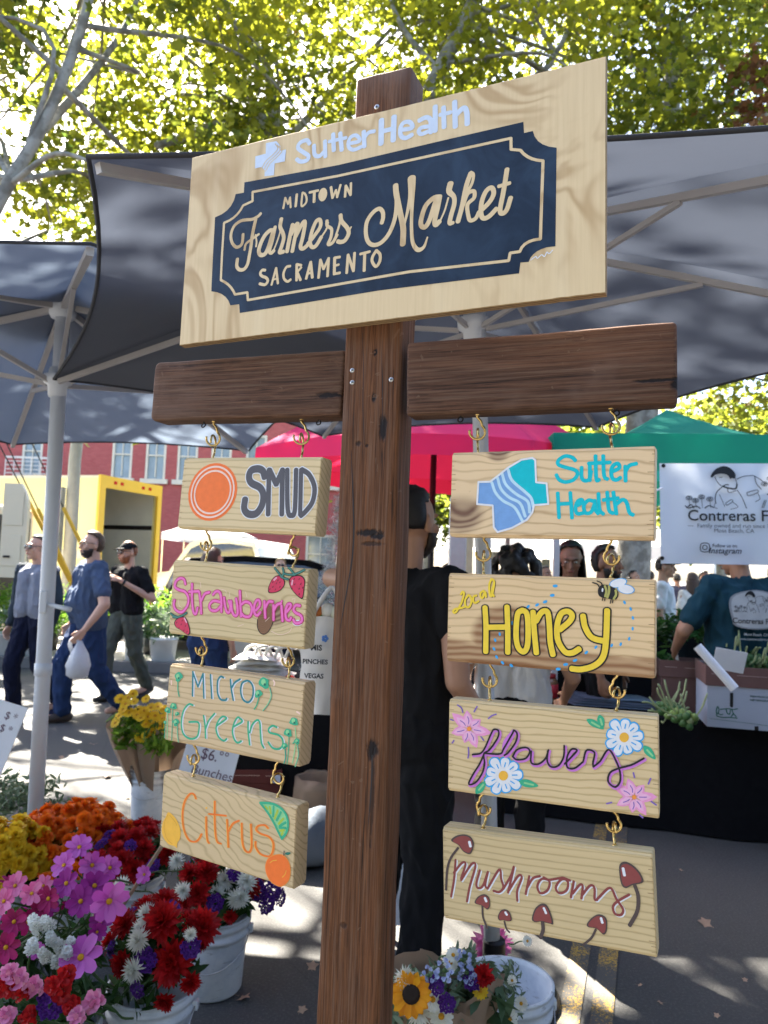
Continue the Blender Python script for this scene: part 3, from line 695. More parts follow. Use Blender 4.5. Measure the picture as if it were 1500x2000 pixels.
# unseen stall added beyond the right edge, its dark curtains block light from there
darkf = fabric('navy_canvas', (.02, .025, .05), (.01, .012, .02), .1)
shade_stall = popup('dark navy pop-up canopy added out of view beyond the right edge to block light', Vector((2.75, .4, 0)), Vector((5.8, .2, 0)), Vector((6.1, 4.2, 0)), Vector((2.95, 4.35, 0)), (4.4, 2.3, 3.1), 2.35, .3, darkf, steel)
m = MB()
for (a, b) in (((2.78, .45), (2.96, 4.25)), ((2.96, 4.3), (6.0, 4.15))):
    V = []
    for i in range(31):
        t = i/30; x, y = a[0]+(b[0]-a[0])*t, a[1]+(b[1]-a[1])*t; w = .03*math.sin(i*1.6); nn = Vector((b[1]-a[1], a[0]-b[0], 0)).normalized(); V += [Vector((x, y, 2.3))+nn*w*.3, Vector((x, y, .03))+nn*w]
    m.add(V, [(2*i, 2*i+2, 2*i+3, 2*i+1) for i in range(30)])
m.build('light_block_curtain', darkf, shade_stall, True)
# ================================================================ the sign post with its boards
FIT = {
'big': (-0.0424, 1.2472, 2.2116, -23.33, -1.82, -0.89, 0.7914, 0.3845, .018),
'smud': (-0.2586, 1.3744, 1.7281, -27.17, -1.65, 1.72, 0.3186, 0.1403, .038),
'straw': (-0.2681, 1.3786, 1.5266, -24.19, 0.79, 1.44, 0.3010, 0.1419, .038),
'micro': (-0.2670, 1.3781, 1.3270, -27.66, -1.65, 0.69, 0.3116, 0.1441, .038),
'citrus': (-0.2681, 1.3785, 1.1215, -30.48, 0.66, 0.41, 0.3187, 0.1387, .038),
'sutter': (0.2532, 1.1508, 1.7258, -25.27, -0.19, 0.09, 0.3176, 0.1397, .038),
'honey': (0.2551, 1.1500, 1.5255, -24.09, 0.20, -0.24, 0.3176, 0.1427, .038),
'flowers': (0.2623, 1.1468, 1.3257, -22.39, -0.24, -1.04, 0.3146, 0.1433, .038),
'mush': (0.2584, 1.1485, 1.1305, -25.21, -1.14, -3.2, 0.3168, 0.1395, .038),
'beamL': (-0.2811, 1.3842, 1.9324, -23.00, -0.95, 1.30, 0.4232, 0.1207, .050),
'beamR': (0.2324, 1.1599, 1.9227, -19.87, 0.55, -0.44, 0.4233, 0.1252, .050),
'post': (-0.0307, 1.2608, 1.6953, -23.4, -1.5, -0.69, 0.1092, 1.6168, .066)}
class Board:                                        # local x along the board, y into it, z up; origin in the middle of its front face
    def __init__(s, k):
        x, y, z, yw, ti, ro, s.w, s.h, s.t = FIT[k]
        s.M = Matrix.Translation((x, y, z)) @ Matrix.Rotation(R(yw), 4, 'Z') @ Matrix.Rotation(R(ti), 4, 'X') @ Matrix.Rotation(R(ro), 4, 'Y')
        s.I = s.M.inverted(); s.D = y
        s.o = np.array((s.I @ Vector((0, 0, CAMZ))))
        s.R3 = np.array(s.I.to_3x3())
    def lp(s, u, v):
        d = s.R3 @ ray(u, v); t = -s.o[1]/d[1]; return s.o[0]+d[0]*t, s.o[2]+d[2]*t
    def W(s, x, y, z): return s.M @ Vector((x, y, z))

class Paint:
    """flat brush strokes and fills lying on the face of a board; shapes are given as the painter's outline on that face"""
    def __init__(s, board, crop):
        s.b = board; s.u0, s.v0, s.s = crop; s.layers = {}; s.k = 0
    def L(s, x, y): return s.b.lp(s.u0+x/s.s, s.v0+y/s.s)
    def mb(s, key):
        if key not in s.layers: s.layers[key] = MB()
        return s.layers[key]
    def y(s, lay):
        s.k += 1; return -(.0003+lay*.00028+s.k*2.0e-6)
    def stroke(s, key, st, w, lay=0, sm=True, off=(0, 0), closed=False):
        P = pts(st) if isinstance(st, str) else [list(p) for p in st]
        P = [[p[0]+off[0], p[1]+off[1]]+([p[2]] if len(p) > 2 else [w]) for p in P]
        k = 1.10*s.b.D/F/s.s
        Q = [np.array([*s.L(p[0], p[1]), p[2]*k]) for p in P]
        if closed: Q.append(Q[0]); 
        if sm and len(Q) > 2: Q = catmull(Q, 6)
        elif len(Q) > 2:                            # sharp corners: separate round-ended pieces
            for a, b in zip(Q[:-1], Q[1:]): s._rib(key, [a, b], lay)
            return
        s._rib(key, Q, lay)
    def _rib(s, key, Q, lay):
        y0 = s.y(lay); m = s.mb(key); n = len(Q); V = []; Fc = []
        def T(i):
            a = Q[min(i+1, n-1)][:2]-Q[max(i-1, 0)][:2]; l = np.hypot(*a); return a/l if l > 1e-9 else np.array([1., 0])
        for i in range(n):
            t = T(i); nn = np.array([-t[1], t[0]]); h = Q[i][2]/2; yy = y0-i*1.2e-6
            for sg in (1, -1):
                p = Q[i][:2]+nn*h*sg; V.append((p[0], yy, p[1]))
        for i in range(n-1): Fc.append((2*i, 2*i+2, 2*i+3, 2*i+1))
        for e in (0, n-1):                           # round ends
            t = T(e)*(-1 if e == 0 else 1); nn = np.array([-t[1], t[0]]); h = Q[e][2]/2; b = len(V); yy = y0-e*1.2e-6
            for j in range(7):
                a = -math.pi/2+math.pi*j/6; p = Q[e][:2]+(t*math.cos(a)*.75+nn*math.sin(a))*h; V.append((p[0], yy, p[1]))
            Fc.append(tuple(range(b, b+7)) if e else tuple(range(b+6, b-1, -1)))
        m.add(V, Fc)
    def fill(s, key, st, lay=0, sm=True, off=(0, 0)):
        P = pts(st) if isinstance(st, str) else st
        Q = [np.array(s.L(p[0]+off[0], p[1]+off[1])) for p in P]
        if sm: Q = catmull(Q, 5, True)
        yy = s.y(lay); c = sum(Q)/len(Q)
        from mathutils.geometry import tessellate_polygon as tess
        V = [Vector((q[0], yy, q[1])) for q in Q]; s.mb(key).add(V, [tuple(t) for t in tess([[Vector((q[0], q[1], 0)) for q in Q]])])
    def disc(s, key, cx, cy, rx, ry, lay=0, sh=(0, 0), n=28):
        s.fill(key, [(cx+rx*math.cos(2*math.pi*i/n)+sh[0]*math.sin(2*math.pi*i/n), cy+ry*math.sin(2*math.pi*i/n)+sh[1]*math.cos(2*math.pi*i/n)) for i in range(n)], lay, False)
    def ring(s, key, cx, cy, rx, ry, w, lay=0, sh=(0, 0), n=28):
        s.stroke(key, [(cx+rx*math.cos(2*math.pi*i/n)+sh[0]*math.sin(2*math.pi*i/n), cy+ry*math.sin(2*math.pi*i/n)+sh[1]*math.cos(2*math.pi*i/n)) for i in range(n+1)], w, lay)
    def done(s, root, names):
        groups = {}
        for (part, colr), mb in s.layers.items():
            groups.setdefault('painted_lettering' if 'letter' in part else 'painted_picture', []).append((names[colr], mb))
        for nm, L in groups.items():
            J = MB(); mats = []
            for ma, mb in L:
                if ma not in mats: mats.append(ma)
                J.add(mb.v, mb.f, mats.index(ma))
            J.build(nm, mats, root, local=True)

PC = dict(white=paintmat('white', (.74, .76, .80)), paleblue=paintmat('pale_blue', (.60, .70, .86)), navy=None, grey=paintmat('grey', (.085, .082, .095)),
 orange=paintmat('orange', (.85, .17, .025)), orange2=paintmat('light_orange', (.85, .30, .05)), cream=paintmat('cream', (.85, .62, .52)),
 pink=paintmat('pink', (.82, .17, .52)), dpink=paintmat('deep_pink', (.55, .03, .18)), red=paintmat('strawberry', (.62, .035, .10)), lpink=paintmat('light_pink', (.80, .38, .50)),
 black=paintmat('black', (.012, .012, .016)), teal=paintmat('teal', (.012, .20, .24)), green=paintmat('green', (.035, .40, .22)), dgreen=paintmat('dark_green', (.01, .15, .11)),
 lgreen=paintmat('light_green', (.25, .60, .28)), leaf=paintmat('leaf_green', (.06, .22, .18)), yellow=paintmat('yellow', (.86, .62, .05)), lemon=paintmat('lemon', (.83, .45, .05)), dlemon=paintmat('dark_lemon', (.60, .30, .03)),
 cyan=paintmat('cyan', (.0, .50, .58)), blue=paintmat('blue', (.18, .36, .68)), sky=paintmat('sky_blue', (.50, .72, .86)), azure=paintmat('azure', (.04, .38, .78)),
 brown=paintmat('brown_red', (.24, .05, .048)), stemgrey=paintmat('stem_grey', (.075, .052, .05)), violet=paintmat('violet', (.20, .12, .46)), orchid=paintmat('orchid', (.55, .18, .60)),
 palepink=paintmat('pale_pink', (.82, .45, .66)), olive=paintmat('olive', (.42, .40, .12)), knot=None, lime=paintmat('lime', (.38, .52, .06)))
def navy_mat():
    N = NT('paint_navy'); v = N.coord((7, 7, 7)); f = N.noise(v, 1.4, 5, .6, dist=1.0); g = N.noise(N.coord((70, 70, 14)), 1, 3)
    a = N.mix(N.step(f, .35, .75), (.007, .018, .040, 1), (.022, .045, .085, 1))
    N.l(N.mix(N.math('MULTIPLY', N.step(g, .5, .75), .5), a, (.012, .025, .055, 1)), N.b.inputs[0])
    N.b.inputs['Roughness'].default_value = .5; N.b.inputs['Specular IOR Level'].default_value = .3; N.bump(g, .25, .001); return N.m
PC['navy'] = navy_mat()
def knot_mat():
    N = NT('wood_knot'); w = N.n('ShaderNodeTexWave'); w.wave_type = 'RINGS'; w.rings_direction = 'Y'
    w.inputs['Scale'].default_value = 90; w.inputs['Distortion'].default_value = 3
    N.l(N.coord((1.4, 1, 1), loc=(-.085, 0, .03)), w.inputs[0])
    N.l(N.mix(w.outputs[1], (.16, .07, .03, 1), (.26, .13, .06, 1)), N.b.inputs[0]); N.b.inputs['Roughness'].default_value = .6; return N.m
PC['knot'] = knot_mat()

# ---- main post, the beams and the plywood
sign = thing('sign_post', (0, 0, 0), 'tall dark weathered timber post with crossbeam and plywood market sign, holding the hanging planks', 'sign')
sign.location = (FIT['post'][0], FIT['post'][1]+.03, 0)
Bp = Board('post')
zb = -(Bp.M.translation.z)/Bp.M.to_3x3()[2][2]-.004
def timber(board, x0, x1, z0, z1, t, b, nx, nz, seed, name, material, corner=0):
    """a sawn timber with worn, slightly wavy faces and rounded arrises"""
    bm = bmesh.new(); bmesh.ops.create_cube(bm, size=1)
    for v in bm.verts: v.co = Vector(((x0+x1)/2+v.co.x*(x1-x0), t/2+v.co.y*t, (z0+z1)/2+v.co.z*(z1-z0)))
    if corner:
        ed = [e for e in bm.edges if abs(e.verts[0].co.y-e.verts[1].co.y) > t*.5 and (e.verts[0].co.x > (x0+x1)/2) == (corner > 0)]
        bmesh.ops.bevel(bm, geom=ed, offset=.014 if corner < 0 else .006, segments=4, affect='EDGES', profile=.5)
    bmesh.ops.bevel(bm, geom=[e for e in bm.edges if e.calc_face_angle(0) > .5], offset=b, segments=3, affect='EDGES', profile=.5)
    for ax, n in ((0, nx), (2, nz)):
        lo, hi = (x0, x1) if ax == 0 else (z0, z1)
        for k in range(1, n):
            co = [0, 0, 0]; no = [0, 0, 0]; co[ax] = lo+(hi-lo)*k/n; no[ax] = 1
            bmesh.ops.bisect_plane(bm, geom=bm.verts[:]+bm.edges[:]+bm.faces[:], plane_co=co, plane_no=no)
    from mathutils import noise as mn
    for v in bm.verts:
        q = v.co*9+Vector((seed, 0, 0)); d = mn.noise_vector(q)
        if nz > nx: d.z = 0
        v.co += d*.0016
        inx = min(v.co.x-x0, x1-v.co.x); inz = min(v.co.z-z0, z1-v.co.z)
        e = mn.noise(v.co*38+Vector((0, seed, 0)))
        if inx < .006 or inz < .006: v.co.y += max(0, e)*.004*(1 if v.co.y < t/2 else -1)
    me = bpy.data.meshes.new(name); bm.to_mesh(me); bm.free(); me.materials.append(material)
    me.polygons.foreach_set('use_smooth', [True]*len(me.polygons))
    o = bpy.data.objects.new(name, me); COL.objects.link(o); o.parent = sign
    o.matrix_local = Matrix.Translation(-sign.location) @ board.M
    return o
lx = lambda B, u, v: B.lp(u, v)
def spot(B, u, v, ra, rb, k=1.0):
    a, b = B.lp(u, v); return (a, b, ra, rb, k)
psp = [spot(Bp, 748, 836, .010, .028), spot(Bp, 733, 688, .006, .008), spot(Bp, 731, 775, .006, .012), spot(Bp, 722, 1040, .030, .008), spot(Bp, 738, 1048, .014, .006), spot(Bp, 726, 1062, .026, .005, .7),
       spot(Bp, 728, 1463, .013, .022), spot(Bp, 700, 866, .007, .006, .8), spot(Bp, 717, 870, .004, .004, .8), spot(Bp, 672, 1808, .008, .006, .6), spot(Bp, 727, 1560, .004, .10, .7)]
post = timber(Bp, -Bp.w/2, Bp.w/2, zb, Bp.h/2, Bp.t, .006, 5, 60, 1.0, 'post', oldwood('post_timber', 2, (.150, .058, .021), psp, 1.3))
BL, BR = Board('beamL'), Board('beamR')
timber(BL, -BL.w/2, BL.w/2+.004, -BL.h/2, BL.h/2, BL.t, .006, 20, 5, 4.0, 'crossbeam', oldwood('beam_timber_left', 0, (.118, .055, .030), [spot(BL, 640, 772, .035, .007)], 2.2), -1)
timber(BR, -BR.w/2-.004, BR.w/2, -BR.h/2, BR.h/2, BR.t, .006, 20, 5, 7.0, 'crossbeam', oldwood('beam_timber_right', 0, (.112, .052, .029), [spot(BR, 1295, 742, .060, .0035), spot(BR, 1322, 748, .012, .012)], 5.1), 1)
# long drying crack in the post face
ck = MB(); P = [(686, 880), (688, 930), (690, 985), (691, 1040), (688, 1090), (680, 1140), (671, 1190), (664, 1230)]
pk = Paint(Bp, (0, 0, 1)); pk.stroke(('crack', 'black'), [(a, b, w) for (a, b), w in zip(P, (.5, 1.6, 2.2, 2.6, 2.2, 2.0, 1.6, .6))], 2, 0)
pk.stroke(('crack', 'black'), [(708, 650, .5), (710, 720, .9), (709, 800, 1.2), (712, 870, .5)], 1, 0)
pk.stroke(('crack', 'black'), [(727, 1475, 2), (726, 1520, 2.4), (722, 1580, 1.6), (719, 1620, .5)], 1, 0)
pk.stroke(('crack', 'black'), [(745, 650, .4), (747, 760, 1.0), (748, 830, .9)], 1, 0)
def attach(mb, name, m, B, smooth=True):
    o = mb.build(name, m, None, smooth=smooth); o.parent = sign
    o.matrix_local = Matrix.Translation(-sign.location) @ B.M; return o
pk.layers[('crack', 'black')].m = [0]*len(pk.layers[('crack', 'black')].f)
attach(pk.layers[('crack', 'black')], 'crack', ink, Bp)
def screw(B, u, v, r=.0045, y=0):
    a, b = B.lp(u, v); m = MB()
    m.lathe([(0, .0018), (r*.6, .0016), (r, .0006), (r, -.002)], (a, y, b), 14, M=Matrix.Rotation(R(90), 4, 'X'))
    o = attach(m, 'screw', steel, B)
    x = MB()
    for w in (.5, .5+math.pi/2): x.box((a, y-.00195, b), (r*1.1, .0002, r*.26), M=Matrix.Rotation(w, 4, 'Y'))
    q = x.build('screw_slot', darkmetal, None); q.parent = o
for u, v in ((688, 723.5), (688, 747), (764, 741.5)): screw(Bp, u, v)
screw(Bp, 736, 209, .0052)
for u, v in ((732, 688), (731, 773)):
    a, b = Bp.lp(u, v); m = MB(); m.lathe([(0, .001), (.002, .0008), (.0026, -.001)], (a, 0, b), 10, M=Matrix.Rotation(R(90), 4, 'X'))
    attach(m, 'rusty_nail', mat('rust', (.10, .045, .025), .8, .3, 90), Bp)
# small dark screw eyes under the beam
for B, u, v in ((BL, 383, 838), (BL, 611, 826), (BR, 893, 818), (BR, 1203, 803)):
    a, b = B.lp(u, v); m = MB(); zz = -B.h/2
    m.tube([(a, .022, zz+.004), (a, .022, zz-.003)], .0012, 6)
    m.tube([(a+.0042*math.cos(w*.4), .022+.0015*math.sin(w*.4), zz-.0065+.0042*math.sin(w*.4)) for w in range(16)], .0012, 6, closed=True)
    attach(m, 'screw_eye', darkmetal, B)

# plywood
def ply_mat():
    N = NT('plywood_face'); v = N.coord((1.5, 1, 1.1), loc=(3.1, 0, 1.2))
    f = N.noise(v, 2.6, 3, .45, dist=1.3)
    rings = N.math('ADD', N.math('MULTIPLY', N.math('SINE', N.math('MULTIPLY', f, 62)), .5), .5)
    zone = N.step(N.noise(N.coord((2.2, 1, 1.6), loc=(1.7, 0, 0)), 1.5, 2), .46, .60)
    gr = N.noise(N.coord((150, 40, 6)), 1, 5, .6)
    base = N.mix(gr, (.64, .48, .27, 1), (.82, .65, .40, 1))
    base = N.mix(N.math('MULTIPLY', N.math('MULTIPLY', N.math('POWER', rings, 2.0), zone), .62), base, (.40, .24, .10, 1))
    band = N.step(N.noise(N.coord((11, 1, .5)), 1, 2), .55, .65)
    base = N.mix(N.math('MULTIPLY', band, .22), base, (.82, .69, .46, 1))
    sp = N.step(N.noise(N.coord((50, 50, 35)), 1, 2), .745, .775); base = N.mix(N.math('MULTIPLY', sp, .5), base, (.16, .10, .06, 1))
    N.l(base, N.b.inputs[0]); N.b.inputs['Roughness'].default_value = .55; N.b.inputs['Specular IOR Level'].default_value = .35
    N.bump(gr, .2, .001); return N.m
def ply_edge():
    N = NT('plywood_edge'); tc = N.n('ShaderNodeTexCoord'); sx = N.n('ShaderNodeSeparateXYZ'); N.l(tc.outputs['Object'], sx.inputs[0])
    b = N.math('SINE', N.math('MULTIPLY', sx.outputs[1], 2*math.pi/.0065)); n = N.noise(N.coord((90, 200, 90)), 1, 4)
    c = N.mix(N.math('ADD', N.math('MULTIPLY', b, .4), n, True), (.13, .075, .035, 1), (.42, .28, .13, 1))
    N.l(c, N.b.inputs[0]); N.b.inputs['Roughness'].default_value = .8; return N.m
Bg = Board('big'); m = MB(); hw, hh = Bg.w/2, Bg.h/2
from mathutils import noise as mno
def edge(n, f): return [f(i/n) for i in range(n)]
def chip(t, k): return .0010*mno.noise(Vector((t*60, k, 0)))-max(0, mno.noise(Vector((t*34, k, 5)))-.55)*.008
ring = [(-hw+2*hw*t, hh-abs(chip(t, 1))) for t in np.linspace(0, 1, 60)[:-1]]+[(hw-abs(chip(t, 2))*.4, hh-2*hh*t) for t in np.linspace(0, 1, 30)[:-1]] + \
       [(hw-2*hw*t, -hh+abs(chip(t, 3))*1.6) for t in np.linspace(0, 1, 90)[:-1]]+[(-hw+abs(chip(t, 4))*.4, -hh+2*hh*t) for t in np.linspace(0, 1, 30)[:-1]]
n = len(ring); e = .0009
V = [(x*(1-e/hw), 0, z*(1-e/hh)) for x, z in ring]+[(x, e, z) for x, z in ring]+[(x, Bg.t-e, z) for x, z in ring]+[(x*(1-e/hw), Bg.t, z*(1-e/hh)) for x, z in ring]
m.add(V, [tuple(range(n-1, -1, -1))], 0)
m.f += [(r*n+i, r*n+(i+1) % n, (r+1)*n+(i+1) % n, (r+1)*n+i) for r in range(3) for i in range(n)]; m.m += [1]*(3*n)
m.f.append(tuple(3*n+i for i in range(n))); m.m.append(0)
plyM, plyE = ply_mat(), ply_edge()
ply = m.build('plywood_board', [plyM, plyE], None); ply.parent = sign
ply.matrix_local = Matrix.Translation(-sign.location) @ Bg.M

p = Paint(Bg, (340, 100, 1.744))
NV = ('navy_panel', 'navy'); WD = ('bare_wood_lettering', 'wood')
def arc(a, b, c, n=6):                               # quadratic arc a -> c bulging to b
    return [((1-t)**2*a[0]+2*t*(1-t)*b[0]+t*t*c[0], (1-t)**2*a[1]+2*t*(1-t)*b[1]+t*t*c[1]) for t in np.linspace(0, 1, n)]
out = [(240, 447), (560, 388), (900, 308), (1190, 241), (1192, 279)]+arc((1222, 272), (1232, 325), (1303, 329))+[(1301, 500), (1299, 665)]+arc((1270, 668), (1218, 682), (1208, 718))+[(1180, 720), (1175, 757), (700, 815), (440, 858), (224, 892), (222, 862)]+arc((192, 866), (180, 822), (127, 818))+[(133, 690), (140, 566)]+arc((140, 566), (200, 545), (210, 487))+[(238, 482)]
p.fill(NV, out, 0, False)
inn = [(268, 511), (268, 480), (560, 425), (900, 351), (1148, 297), (1148, 335), (1180, 338)]+arc((1180, 338), (1205, 372), (1257, 374))+[(1252, 520), (1248, 640)]+arc((1248, 640), (1190, 645), (1178, 683))+[(1145, 688), (1140, 714), (800, 752), (500, 805), (252, 848), (250, 822), (208, 829)]+arc((208, 829), (195, 795), (160, 780))+[(164, 690), (171, 585)]+arc((171, 585), (215, 570), (236, 526))+[(268, 511)]
for a, b in zip(inn[:-1], inn[1:]): p.stroke(('bare_wood_border', 'wood'), [a, b], 9, 1, False)
p.u0, p.v0, p.s = 430, 340, 4.5455
for st, w in (("205,535 200,600 185,635 145,650 108,610 98,540 125,465 180,420 230,408 290,402 340,375 362,352", 30),
 ("318,405 300,480 285,560 275,640 262,720 245,800 215,845 175,850 150,820 155,755", 34), ("218,675 232,620 290,575 345,535", 24), ("315,540 325,600 320,645", 18),
 ("468,500 440,505 400,545 365,610 345,680 360,718 400,710 430,650 455,570 475,500", 40), ("490,470 465,590 440,680 455,702 480,680", 34), ("470,690 500,620 530,530 540,470", 16),
 ("545,398 535,470 560,530 565,580 545,650 530,695 565,690", 38), ("645,450 620,560 595,690", 40), ("630,540 675,455 690,452 665,570 642,688", 38), ("670,560 735,435 755,440 735,560 715,645 740,662 790,620", 38),
 ("780,620 830,560 890,470 888,410 855,420 820,500 800,590 812,645 850,640 900,560", 36), ("900,560 945,490 960,430", 18), ("950,415 952,460 990,490 985,560 960,625 1000,610 1040,540", 30),
 ("1030,545 1060,450 1072,375", 22), ("1070,365 1080,420 1130,480 1142,530 1110,590 1070,605 1045,598", 38), ("1130,540 1165,470", 14)): p.stroke(WD, st, w, 1)
for st, w in (("562,305 580,212", 22), ("580,212 605,268", 18), ("605,268 622,208", 18), ("622,208 628,298", 20), ("682,182 672,288", 26), ("795,165 872,147", 24), ("838,160 835,248", 28), ("985,118 1000,213", 26), ("1000,213 1030,142", 20), ("1030,142 1040,208", 20), ("1040,208 1070,98", 22),
 ("1110,203 1117,105", 24), ("1117,105 1160,188", 24), ("1160,188 1163,82", 22)): p.stroke(WD, st, w, 1, False)
p.stroke(WD, "732,168 724,282 760,262 770,220 755,178 732,166", 20, 1); p.disc(WD, 913, 184, 38, 60, 1, (-8, 0))
for st, w in (("402,855 375,855 358,885 375,908 410,922 425,950 400,983 352,975", 27), ("625,818 590,828 565,880 570,930 600,955 628,938", 24), ("1388,680 1355,735 1352,780 1385,822 1418,775 1420,715 1388,680", 27)): p.stroke(WD, st, w, 1)
for st, w in (("458,985 498,835", 22), ("498,835 515,972", 24), ("472,938 512,928", 18), ("680,945 682,802", 26), ("682,802 722,812", 24), ("722,830 685,872", 22), ("685,872 715,942", 26), ("765,930 805,782", 26), ("805,782 820,920", 28), ("775,888 815,876", 18),
 ("875,922 892,762", 26), ("892,762 920,845", 24), ("920,845 965,748", 24), ("965,748 955,908", 26), ("1065,738 1018,745", 24), ("1018,745 1015,890", 28), ("1015,888 1065,878", 24), ("1020,815 1055,805", 22), ("1125,880 1137,718", 26), ("1137,718 1185,862", 26), ("1185,862 1195,702", 26), ("1245,712 1330,690", 24), ("1285,705 1280,860", 28)): p.stroke(WD, st, w, 1, False)
p.u0, p.v0, p.s = 700, 310, 4.6875
for st, w in (("215,590 228,540 222,485 188,460 130,500 80,580 70,680 90,760 140,792 210,770 280,690 330,570 350,450 352,350", 38), ("342,245,50 350,330,52 385,500,50 412,640,52 408,785,52", 48), ("490,180,74 487,330,58 455,470,30 420,620,18", 40), ("497,300,46 490,480,32 488,640,30 500,770,34 545,835,40 600,810,28 634,720,14", 30),
 ("740,350 690,362 620,430 580,540 575,610 610,628 650,570 690,450 715,370", 42), ("748,345 725,460 700,570 710,608 745,575", 42), ("745,580 790,480 825,360", 16), ("845,228,54 832,300,50 875,350,40 878,420,40 850,520,40 838,590,40 870,588,30", 40),
 ("912,578 950,440 990,250 1030,135", 42), ("1030,125 1055,150 1040,230 985,330", 26), ("960,430 1000,325 1058,300 1060,360 1000,425 1010,535 1030,568 1075,548 1105,490", 34), ("1110,490 1200,400 1240,320 1220,268 1170,300 1130,400 1125,510 1150,548 1200,528 1265,460", 40), ("1362,98 1330,300 1298,470 1320,503 1360,468 1395,358", 40)): p.stroke(WD, st, w, 1)
p.stroke(WD, "1285,255 1387,225", 32, 1)
HB = ('health_lettering', 'paleblue')
p.u0, p.v0, p.s = 480, 180, 3.261
for st, w in (("408,330 388,307 345,325 335,358 370,385 400,407 390,435 350,443 325,428", 28), ("435,340 440,398 470,408 500,380", 28), ("650,330 725,312 705,277 670,287 655,320 660,355 690,368 735,350", 25), ("760,285 785,258 820,250", 26), ("985,242 1060,228 1045,192 1005,197 985,235 990,280 1020,293 1060,272", 28), ("1105,182 1150,162 1178,182 1180,258", 30), ("1175,218 1120,227 1102,250 1120,268 1170,248", 26), ("1340,145 1388,102 1408,130 1411,205", 32)): p.stroke(HB, st, w, 0)
for st, w in (("505,312 508,412", 28), ("557,268 562,372", 30), ("530,316 640,292", 24), ("602,262 612,370", 30), ("752,252 756,348", 30), ("865,178 862,330", 36), ("945,157 940,308", 36), ("865,252 945,232", 30), ("1207,92 1207,248", 32), ("1260,97 1264,225", 30), ("1237,146 1305,130", 26), ("1331,62 1335,222", 32)): p.stroke(HB, st, w, 0, False)
EM = ('cross_emblem', 'paleblue')
p.fill(EM, "130,325 196,313 212,330 225,350 222,375 258,365 250,442 185,455 180,530 120,537 122,500 100,478 60,487 62,410 128,392", 0, False)
for dx, dy in ((0, 0), (14, 8), (27, 14)): p.stroke(('emblem_stripes', 'wood'), "188,330 205,362 172,402 130,440 100,492", 5, 1, True, (dx, dy))
p.u0, p.v0, p.s = 340, 100, 1.744
p.stroke(('painter_signature', 'white'), "1215,712 1232,700 1238,706 1252,694 1262,700 1270,685 1278,690 1290,678", 3, 0)
for (part, colr), mb in p.layers.items():
    o = mb.build(part, plyM if colr == 'wood' else PC[colr], ply, local=True)

# ---- hanging planks
def plank(key, label, matl):
    B = Board(key); m = MB()
    bm = bmesh.new(); bmesh.ops.create_cube(bm, size=1)
    for v in bm.verts: v.co = Vector((v.co.x*B.w, B.t/2+v.co.y*B.t, v.co.z*B.h))
    bmesh.ops.bevel(bm, geom=[e for e in bm.edges if abs(e.verts[0].co.x-e.verts[1].co.x) > .1], offset=.0035, segments=3, affect='EDGES')
    bmesh.ops.bevel(bm, geom=[e for e in bm.edges if e.calc_face_angle(0) > 1.0], offset=.0012, segments=2, affect='EDGES')
    me = bpy.data.meshes.new('hanging_plank'); bm.to_mesh(me); bm.free(); me.materials.append(matl)
    o = bpy.data.objects.new('hanging_plank', me); COL.objects.link(o); o.matrix_world = B.M
    tag(o, label, 'sign', 'painted planks hanging in two columns from the crossbeam')
    # tear-out splinters along the sawn ends
    t = MB()
    for sx in (-1, 1):
        for z in np.linspace(-B.h/2+.006, B.h/2-.006, 17):
            if rng.random() < .62:
                L = rng.uniform(.003, .010); w = rng.uniform(.0004, .0009)
                t.box((sx*(B.w/2-L/2), -.00012, z+rng.uniform(-.002, .002)), (L, .0003, w))
    t.build('saw_mark', sawm, o, local=True)
    return o, B
sawm = mat('saw_marks', (.30, .20, .10), .8, .3, 40)
planks = {}
PB = {}
for k, lab, mm in (
 ('smud', 'pine plank painted with an orange disc and bold grey letters', pine('pine_a', 1.0, (0.702, 0.557, 0.330), (.42, .31, .15), 78, .003)),
 ('straw', 'pine plank with pink strawberry lettering and three strawberries', pine('pine_b', 4.3, (0.667, 0.534, 0.310), (.40, .30, .14), 88, .010, [(.085, -.012, .018)])),
 ('micro', 'pine plank with teal and green micro greens lettering and sprouts', pine('pine_c', 2.6, (0.643, 0.486, 0.290), (.38, .26, .12), 92, .004)),
 ('citrus', 'pine plank with orange citrus lettering, a lemon, a lime wedge and an orange', pine('pine_d', 7.7, (0.620, 0.474, 0.277), (.36, .26, .12), 85, .018, tilt=.22)),
 ('sutter', 'knotty pine plank with a blue and turquoise cross and turquoise letters', pine('pine_e', 9.2, (0.772, 0.581, 0.356), (.46, .31, .16), 62, .010, [(-.140, -.034, .024), (-.080, .068, .012)])),
 ('honey', 'pine plank with reddish heartwood, yellow honey lettering and a bee', pine('pine_f', 5.5, (0.772, 0.569, 0.330), (.44, .29, .13), 88, .007, [], (-.058, -.030, .052, -.046))),
 ('flowers', 'pine plank with purple flowers script, daisies and pink blossoms', pine('pine_g', 3.4, (0.702, 0.545, 0.317), (.42, .30, .13), 105, .007)),
 ('mush', 'pine plank with brown mushrooms script and six brown mushrooms', pine('pine_h', 6.1, (0.608, 0.474, 0.264), (.38, .28, .13), 98, .002))):
    planks[k], PB[k] = plank(k, lab, mm)

